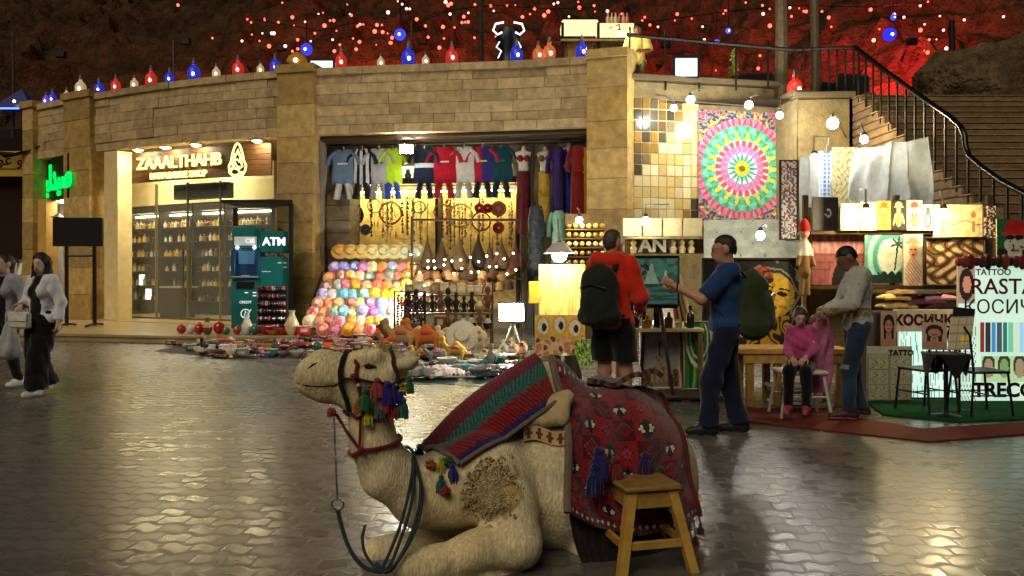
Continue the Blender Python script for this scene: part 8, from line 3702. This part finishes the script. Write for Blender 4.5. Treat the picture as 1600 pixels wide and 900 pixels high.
# --- chain, ring and coiled lead rope
ln = thing('lead_rope', 'grey-blue lead rope on a thin chain, coiled in loops over the camel chest', 'rope', CB)
mb = MB(hx('#4a443c'))
a, b = C_(522, 652, 3.90), C_(527, 782, 3.86)
n = 46
for k in range(n):
	c = a + (b - a) * (k + .5) / n
	ang = k * 1.57
	ax_ = A([math.cos(ang), math.sin(ang), 0])
	pts = [tuple(c + ax_ * .0042 * math.cos(q) + A([0, 0, .0068 * math.sin(q)])) for q in np.linspace(0, 2 * math.pi, 7)]
	mb.tube(pts, .0016, 4, False)
part(mb, 'chain', STEEL, ln)
mb = MB(hx('#3a3a3a'))
c = C_(528, 788, 3.86)
mb.tube([tuple(c + A([.028 * math.cos(q), 0, .024 * math.sin(q)])) for q in np.linspace(0, 2 * math.pi, 19)], .004, 6, False)
part(mb, 'ring', STEEL, ln)
ROPE = M('braided_rope', .8, var=.4, vscale=120, bump=1., bscale=180, spec=.2, bdist=.01)


def rope(pts, r=.0075, clear=.012, lab='rope_loop'):
	q = np.array([C_(*p) for p in pts])
	n = len(q) - 1
	t = np.linspace(0, n, n * 9 + 1)
	i = np.clip(t.astype(int), 0, n - 1)
	f_ = (t - i)[:, None]
	g = [q[np.clip(i + k, 0, n)] for k in (-1, 0, 1, 2)]
	Q = .5 * (2 * g[1] + (g[2] - g[0]) * f_ + (2 * g[0] - 5 * g[1] + 4 * g[2] - g[3]) * f_ ** 2 + (3 * g[1] - g[0] - 3 * g[2] + g[3]) * f_ ** 3)
	Q = push(Q, clear)
	mb = MB(hx('#31414a'))
	mb.tube([tuple(p) for p in Q], r, 8)
	return part(mb, lab, ROPE, ln)


rope([(528, 796, 3.86), (531, 812, 3.86), (545, 855, 3.84), (566, 884, 3.82), (590, 893, 3.81), (606, 890, 3.80)], .010, lab='rope_end')
rope([(638, 722, 4.02), (646, 745, 3.96), (642, 790, 3.90), (625, 845, 3.83), (606, 888, 3.79), (588, 880, 3.82)])
rope([(640, 720, 4.03), (655, 745, 3.97), (655, 790, 3.90), (638, 845, 3.83), (612, 890, 3.78), (592, 890, 3.82), (572, 868, 3.86), (566, 842, 3.9), (571, 820, 3.92)])
rope([(636, 722, 4.02), (640, 760, 3.94), (628, 812, 3.87), (612, 856, 3.82), (598, 886, 3.79)])
rope([(634, 720, 4.04), (648, 732, 3.99), (660, 768, 3.94), (652, 820, 3.86), (628, 868, 3.80), (604, 893, 3.77), (584, 888, 3.82)])
rope([(636, 721, 4.04), (622, 716, 4.10), (612, 722, 4.2), (600, 740, 4.24)])

# --- the wooden stool
sd_ = 4.16
stl = thing('wooden_stool', 'square pine stool with splayed legs in front of the camel hindquarters', 'stool', (P(1004, 0, sd_).x, sd_, 0), math.radians(14))
zs = CH + (HOR - 757) / F * 4.05
mb = MB(hx('#8a6a34'))
mb.box((0, 0, zs - .015), (.30, .30, .026), .008)
part(mb, 'seat', WOOD, stl)
mb = MB(hx('#a88238'))
PINE = M('pine_wood', .5, var=.25, vscale=7, bump=.2, bscale=60, spec=.4)
for x in (-1, 1):
	for y in (-1, 1):
		mb = MB(jit(hx('#b08a3e'), .12))
		t, b_ = Vector((x * .105, y * .105, zs - .03)), Vector((x * .185, y * .185, 0))
		vs = []
		for q, h in ((t, .024), (b_, .022)):
			vs += [q + Vector((dx * h, dy * h, 0)) for dx, dy in ((-1, -1), (1, -1), (1, 1), (-1, 1))]
		mb.add(vs, [(0, 3, 2, 1), (4, 5, 6, 7), (0, 1, 5, 4), (1, 2, 6, 5), (2, 3, 7, 6), (3, 0, 4, 7)])
		part(mb, 'leg', PINE, stl)
for zf, w, hgt in ((zs - .075, .10, .075), (zs * .33, .155, .04)):
	for ax in (0, 1):
		for sg in (-1, 1):
			mb = MB(jit(hx('#a8823a'), .12))
			off = sg * (.105 + (.08) * (1 - zf / zs) - .002)
			sz = (2 * (w + (.0)) - .005, .02, hgt)
			c_ = (0, off, zf) if ax == 0 else (off, 0, zf)
			mb.box(c_, sz if ax == 0 else (.02, sz[0], hgt), .003)
			part(mb, 'apron' if hgt > .05 else 'stretcher', PINE, stl)

# ================================================================== terrace above the shops: lanterns, bar, fairy lights, poles
tr_ = random.Random(21)
LC = {'blue': (.05, .07, 1), 'red': (1, .06, .04), 'clear': (1, .72, .4), 'orange': (1, .25, .08), 'violet': (.28, .12, 1)}


def lantern(lab, px, py, d, c, s=1.):
	"""coloured glass bottle lantern: foot, glass, neck, glowing core"""
	t = thing('bottle_lantern', lab, 'lantern', P(px, py, d), 0, 'coloured glass lanterns along the terrace wall')
	t.scale = (s, s, s)
	g = LC[c]
	mb = MB(tuple(q * .5 for q in g))
	mb.lathe([(.09, .026), (.125, .05), (.13, .2), (.10, .27), (.05, .31), (.04, .36)], n=14)
	part(mb, 'glass_shade', glow('lantern_glass', .5, .15), t)
	mb = MB(hx('#7a7268'))
	mb.lathe([(.11, 0), (.12, .02), (.10, .025)], n=12)
	part(mb, 'foot', METAL, t)
	mb = MB(hx('#7a7268'))
	mb.lathe([(.045, .362), (.05, .38), (.03, .42), (.035, .46), (0, .50)], n=10)
	part(mb, 'metal_cap', METAL, t)
	mb = MB(LC[c])
	mb.ball((.03, -.135, .12), (.032, .02, .04), 8, 6)
	part(mb, 'glowing_core', E('core_' + c, mix(LC[c], (1, 1, 1), .35), 9, False), t)


row = [(72, 152, 'violet', .8), (82, 148, 'blue', .9), (104, 146, 'clear', .8), (126, 142, 'clear', 1.15), (155, 138, 'blue', 1.), (181, 136, 'red', 1.), (210, 132, 'clear', .8), (236, 129, 'red', 1.15), (265, 125, 'blue', .9),
	(303, 122, 'blue', 1.2), (338, 119, 'clear', .8), (372, 116, 'red', 1.1), (407, 113, 'clear', .7), (430, 111, 'blue', 1.), (533, 107, 'red', 1.1), (595, 106, 'clear', .7), (638, 105, 'blue', 1.25),
	(665, 105, 'clear', .7), (706, 103, 'red', 1.15), (807, 102, 'blue', 1.15), (841, 99, 'orange', 1.), (858, 97, 'orange', 1.15), (909, 90, 'blue', 1.1)]
cnt = {}
tot = {}
for q in row:
	tot[q[2]] = tot.get(q[2], 0) + 1
for px, py, c, s in row:
	k = cnt.get(c, 0)
	cnt[c] = k + 1
	p = FV(px, -.15, 0)
	lantern('%s glass lantern on the terrace wall, %s %s one from the left' % (c, ORD[k], c), px, py, p.y, c, s)
	bpy.context.view_layer.objects  # lanterns stand on the coping
for o in [o for o in COL.objects if o.name.startswith('bottle_lantern')]:
	o.location.z = ZT + .004
	for px in (126, 430, 460, 929):
		pass
for o in [o for o in COL.objects if o.name.startswith('bottle_lantern')]:
	q = 800 + F * o.location.x / o.location.y
	if 104 < q < 152 or 434 < q < 497 or 915 < q < 988:
		o.location.z = ZT + .106
lantern('orange-red glass lantern on the slab at the foot of the stair railing', 1242, 122, 18.5, 'red', 1.3)
[o for o in COL.objects if o.name.startswith('bottle_lantern')][-1].location.z = 5.33
p0 = (1242 - 800) / F * 18.45
for lab, px, py, d, c in (('blue globe lamp hanging over the middle terrace', 625, 54, 24, (.06, .08, 1)), ('blue globe lamp low above the amber lampshade', 479, 77, 23, (.05, .06, .8)), ('bright blue globe lamp left of the rock outcrop', 1390, 54, 21.5, (.03, .04, 1)),
						('small blue lamp high over the right terrace', 1396, 27, 22, (.1, .1, 1)), ('violet-blue star lamp above the lit menu box', 1138, 48, 23, (.15, .15, 1)), ('small blue lamp right of the menu box', 1120, 66, 22.5, (.15, .2, 1))):
	t = thing('blue_globe', lab, 'lamp', P(px, py, d), 0, 'blue globe lamps on the terrace')
	mb = MB(c)
	r = .17 if 'globe' in lab else .08
	mb.ball((0, 0, 0), r, 12, 8)
	part(mb, 'globe', E('blue_%.2f' % c[0], c, .8), t)
	mb = MB((1, 1, 1))
	mb.ball((0, -r * .95, -r * .2), r * .22, 8, 6)
	part(mb, 'bulb', E('blue_bulb', (.6, .6, 1), 10, False), t)
	mb = MB(hx('#1a1512'))
	mb.tube([(0, 0, r), (0, 0, r + .8)], .012, 4)
	part(mb, 'cord', METAL, t)
# fairy lights
FR = E('red_fairy', (1, .07, .04), 5, False)
FW_ = E('pink_fairy', (1, .30, .24), 5, False)
me_ = []
for mt_, r in ((FR, .045), (FW_, .04)):
	mb = MB((1, .2, .1))
	mb.ball((0, 0, 0), r, 8, 6)
	mb.use((1, .2, .1))
	me_.append(mb.mesh('fairy_light', mt_))
spots = [(280, 6), (392, 33), (392, 52), (380, 62), (405, 62), (410, 50), (425, 50), (427, 50), (437, 33), (458, 25), (460, 38), (475, 32), (503, 18), (506, 38), (465, 60), (455, 78), (544, 5), (548, 22), (562, 36), (568, 36), (590, 37), (597, 37), (585, 47), (598, 48),
		(612, 57), (610, 65), (557, 75), (586, 68), (622, 0), (697, 1), (702, 6), (704, 20), (730, 18), (726, 24), (743, 5), (767, 7), (772, 15), (694, 40), (671, 56), (693, 58), (743, 57), (775, 55), (805, 6), (828, 20), (855, 16), (852, 22), (931, 16), (1015, 37), (1029, 40), (1053, 30),
		(1202, 12), (1236, 10), (1250, 11), (1260, 16), (1362, 13), (1413, 25), (1437, 7), (1437, 45), (1364, 61), (1450, 60), (1443, 77), (1449, 80), (1505, 29), (1566, 24), (1186, 85), (1186, 105), (1120, 108), (1060, 20), (870, 2), (905, 1), (650, 28), (520, 60), (640, 12), (420, 70), (490, 50), (1100, 60), (1300, 40)]
spots += [(tr_.gauss(520, 110), tr_.uniform(2, 78)) for _ in range(28)] + [(tr_.uniform(690, 1260), tr_.uniform(0, 40)) for _ in range(26)] + [(tr_.uniform(1280, 1500), tr_.uniform(0, 75)) for _ in range(12)]
for i, (px, py) in enumerate(spots):
	d = 24.5 + (100 - py) * .03 + tr_.uniform(-1, 1)
	w = tr_.random() < .35
	o = bpy.data.objects.new('fairy_light', me_[w])
	COL.objects.link(o)
	o.location = P(px + tr_.uniform(-2, 2), py + 2, d)
	s = tr_.uniform(.45, 1.5)
	o.scale = (s, s, s)
	tag(o, 'tiny pinkish-white fairy light strung above the dark terrace' if w else 'tiny red fairy light strung above the dark terrace', 'fairy light', 'pinkish fairy lights over the terrace' if w else 'red fairy lights over the terrace')
for lab, pts in (('drooping light cable strung across the terrace behind the middle parapet', [(395, 30), (500, 48), (560, 34), (620, 52), (700, 16), (775, 8), (855, 14), (931, 12)]), ('light cable strung across the right side of the terrace', [(1015, 34), (1120, 20), (1236, 8), (1362, 11), (1437, 3)])):
	mb = MB(hx('#0e0b0a'))
	mb.tube([P(x, y, 25) for x, y in pts], .012, 4)
	tag(mb.build('light_cable', PLAST), lab, 'cable')
# red washes on the rock: real coloured lamps standing on the slope
for lab, px, py, d, e, c in (('red floodlight lighting the rock above the left parapet', 290, 40, 27.5, 420, (1, .05, .03)), ('red floodlight lighting the rock left of centre', 440, 50, 28, 320, (1, .06, .03)), ('red floodlight lighting the rock above the middle', 660, 40, 29, 380, (1, .07, .04)),
							('strong red floodlight lighting the rock at the upper right', 1425, 40, 25.6, 850, (1, .03, .04)), ('red floodlight inside the dark booth beside the terrace bar', 1040, 45, 26.5, 160, (1, .03, .03)), ('amber lamp lighting the slope at the far left', 95, 60, 27, 130, (1, .6, .25))):
	t = thing('rock_floodlight', lab, 'floodlight', P(px, py + 25, d - 1.2), 0, 'lamps that light the rock')
	mb = MB(hx('#15110f'))
	mb.box((0, 0, 0), (.3, .16, .2), .02)
	part(mb, 'housing', METAL, t)
	la = bpy.data.lights.new('lamp_light', 'SPOT')
	la.energy, la.color, la.shadow_soft_size = e * (20 if px > 1400 else 9 if px == 660 else 6), c, .12
	la.spot_size, la.spot_blend = math.radians(110 if px > 1400 else 125), .8
	lo = bpy.data.objects.new('lamp_light', la)
	lo.location = (0, .25, .12)
	lo.rotation_euler = Vector((0, -1, -.35)).to_track_quat('Z', 'Y').to_euler()
	lo.parent = t
	COL.objects.link(lo)

# terrace bar with lit canopy
BD = 22.0
bar = thing('terrace_bar', 'small terrace bar with a glowing cream canopy and wooden counter', 'bar', P(930, 92, BD))
w, s = 130 / F * BD, 1 / F * BD
mb = MB((1, .85, .45))
mb.box((-25 * s, .1, 50 * s), (56 * s, .8, 13 * s), .03)
mb.box((33 * s, .1, 46 * s), (60 * s, .8, 10 * s), .03)
part(mb, 'lit_canopy', E('canopy_glow', (1, .9, .45), .95), bar)
mb = MB(hx('#2a1e12'))
for x in (-52, 3, 60):
	mb.box((x * s, -.3, 20 * s), (.07, .07, 62 * s), .004)
part(mb, 'posts', WOOD, bar)
mb = MB(hx('#8a6a3a'))
for k in range(14):
	mb.use(jit(hx('#a07c44'), .3))
	mb.box((-48 * s + k * 8 * s, -.2, 6 * s), (7.6 * s, .06, 32 * s), .004)
part(mb, 'counter_front', WOOD, bar)
mb = MB(hx('#c8b88a'))
mb.box((4 * s, -.15, 23 * s), (118 * s, .5, .06), .01)
part(mb, 'counter_top', WOOD, bar)
for k in range(6):
	mb = MB(jit(hx(tr_.choice(['#c8503a', '#e0a060', '#c8c0a0', '#7a3a2a'])), .2))
	mb.lathe([(.06, 0), (.06, .2), (.025, .27), (.025, .34), (0, .35)], n=8)
	o = mb.build('bar_bottle', GLOSSB)
	o.location = bar.location + Vector(((20 + k * 6) * s, 0, 52 * s))
	tag(o, 'small bottle standing on the right end of the bar canopy', 'bottle', 'bottles on the bar canopy')
f = Fig(eL=(-.26, .1, 1.15), wL=(-.12, .3, 1.1), eR=(.26, .1, 1.15), wR=(.12, .32, 1.1)).head(0, -.3)
rt_ = person('man in pale yellow shirt standing behind the terrace bar', f, (P(996, 0, 19.3).x, 19.3, 5.302), math.radians(165), 1.9, '#7a5038')
wear(rt_, 'shirt', f.torso(.03) + f.arm('L', .03, 1, .5) + f.arm('R', .03, 1, .5), '#c8b060', cut=zcut(.86, 1.5), warp=.006)
wear(rt_, 'trousers', [el(f.j['pel'], (.16, .125, .14))] + f.leg('L', .02) + f.leg('R', .02), '#8a7a50', cut=zcut(.07, 1.0), warp=0)
hair_short(rt_, f, '#0e0b0a', grow=.008)
globe_lamp('small warm fill lamp added to light the man behind the bar', 968, 52, 18.95, .05, 330, (1, .84, .5), arm=[(0, 0, .2), (-.2, .3, .2)], name='bar_fill_lamp')  # added lamp, there to brighten the man at the bar
for lab, px, py, d, wp, hp, c in (('lit pale green menu screen on the parapet beside the amber lampshade', 503, 109, 20.2, 34, 17, (.62, .8, .7)), ('lit pale blue menu box on the slab edge above the tiles', 1072, 114, 18.9, 34, 28, (.6, .85, .9))):
	t = thing('menu_screen', lab, 'screen', P(px, py, d))
	if px > 1000:
		t.location.z = 5.35 + .54
	else:
		t.location.z = ZT + .004
	w_, h_ = wp / F * d, hp / F * d
	mb = MB(c)
	mb.box((0, -.03, h_ / 2), (w_, .03, h_), .004)
	part(mb, 'lit_panel', E('menu_%d' % px, c, 1.3, False), t)
	mb = MB(hx('#15110f'))
	mb.box((0, .02, h_ / 2 + .02), (w_ + .12, .06, h_ + .1), .01)
	part(mb, 'case', PLAST, t)
t = thing('amber_lampshade', 'squat amber lampshade lamp on top of the wide middle pillar', 'lamp', FV(464, -.1, ZT + .106))
mb = MB(hx('#a07018'))
mb.lathe([(.07, .0), (.1, .05), (.25, .12), (.2, .24), (.06, .34), (0, .35)], n=16)
part(mb, 'shade', glow('amber_shade', .25, .4), t)
mb = MB((1, .8, .4))
mb.ball((.03, -.24, .1), .05, 8, 6)
part(mb, 'bulb', E('amber_bulb', (1, .8, .45), 12, False), t)
# neon bull head on a dark frame
nb_ = thing('neon_figure', 'dark panel with white neon lines of a horned head', 'neon sign', P(795, 100, 20.6))
mb = MB(hx('#0f1214'))
mb.lathe([(.30, 0), (.22, .3), (.34, .6), (.26, .85), (.0, .95)], n=14)
part(mb, 'dark_body', PLAST, nb_)
mb = MB((1, 1, 1))
for sx in (-1, 1):
	mb.tube([(sx * .12, -.38, .92), (sx * .32, -.38, .88), (sx * .38, -.38, .72), (sx * .27, -.38, .62), (sx * .16, -.38, .68)], .024, 6)
	mb.tube([(sx * .22, -.38, .45), (sx * .30, -.38, .32), (sx * .18, -.38, .22), (sx * .26, -.38, .05)], .016, 6)
part(mb, 'neon_tubes', E('neon_white', (.9, .95, 1), 1.6, False), nb_)
# poles, trunks and dark furniture
for lab, px, py0, d, r, c in (('thin grey lamp pole on the terrace at the far left', 20, 112, 25, .045, '#4a4038'), ('slender pale pole standing above the left parapet', 271, 66, 26, .035, '#6a6056'), ('dark pole behind the middle of the parapet', 751, 102, 21.5, .07, '#3a342e'),
							('thick pale timber post left of the stair head', 1220, 92, 20.2, .16, '#7a6c54'), ('second timber post just left of the stair head', 1272, 74, 21, .12, '#6a5c48'), ('dark leaning post at the upper right by the red rock', 1487, 30, 24, .1, '#1c1410'), ('thin mast rising behind the lanterns at centre left', 643, 80, 24, .03, '#5a5046')):
	b_ = P(px, py0, d)
	b_.z = 5.302
	mb = MB(hx(c))
	mb.tube([(0, 0, 0), (.02, 0, 1.6), (0, 0, 3.4)], [r, r * .95, r * .85], 8)
	o = mb.build('terrace_pole', WOOD)
	o.location = b_
	tag(o, lab, 'pole')
for k, (px, d) in enumerate(((330, 24), (575, 23), (620, 23.5), (690, 22.5), (725, 22), (1110, 20.8), (1180, 20.5), (1300, 21.5), (1345, 20.6))):
	t = thing('terrace_sofa', '%s dark cushioned terrace seat from the left behind the lanterns' % ORD[k], 'seat', Vector((P(px, 0, d).x, d, 5.302)), tr_.uniform(-.3, .3), 'dark seats on the terrace')
	c = jit(hx(tr_.choice(['#1c1a1c', '#16242c', '#2a1a16'])), .2)
	mb = MB(c)
	mb.box((0, 0, .22), (.9, .7, .4), .06)
	part(mb, 'base', CLOTH, t)
	mb = MB(c)
	mb.box((0, .32, .75), (.9, .18, .75), .07)
	part(mb, 'back', CLOTH, t)
# small tent with a blue neon edge, far left
tn = thing('neon_tent', 'small dark tent edged with blue neon on the roof of the far left stall', 'tent', P(18, 168, 24.6))
mb = MB(hx('#12143a'))
mb.add([(-.5, -.1, 0), (.62, -.1, 0), (.62, .8, 0), (-.5, .8, 0), (.12, .3, .62)], [(0, 1, 4), (1, 2, 4), (2, 3, 4), (3, 0, 4)])
part(mb, 'canopy', glow('tent_glow', .6), tn, smooth=0)
mb = MB((.1, .2, 1))
mb.tube([(-.6, -.14, -.05), (.5, -.14, -.05)], .025, 6)
part(mb, 'neon_edge', E('neon_blue', (.06, .12, 1), 5), tn)
mb = MB((.4, .4, 1))
mb.ball((.15, -.12, .16), .04, 8, 6)
part(mb, 'bulb', E('blue_bulb', (.6, .6, 1), 10, False), tn)
# low ledge walls and a spiky plant on the slope
cx = thing('topiary', 'slim yellow-green cactus-like plant in a pot by the terrace railing', 'plant', P(1146, 116, 19.6))
cx.location.z = 5.302
mb = MB(hx('#3a2a1c'))
mb.lathe([(.12, 0), (.16, .25), (.14, .25), (0, .22)], n=10)
part(mb, 'pot', CERAM, cx)
mb = MB(hx('#8a9038'))
for k in range(60):
	z = tr_.uniform(.3, 1.35)
	a = tr_.uniform(0, 6.28)
	r = .1 * (1 - abs(z - .8) / 1.0)
	mb.use(jit(hx('#7c8434'), .4))
	mb.tube([(0, 0, z), (r * math.cos(a), r * math.sin(a), z + .05), (1.5 * r * math.cos(a), 1.5 * r * math.sin(a), z + .02)], [.02, .03, .004], 5)
mb.tube([(0, 0, .2), (0, 0, 1.35)], [.05, .03], 6)
part(mb, 'leaves', HAIR, cx)
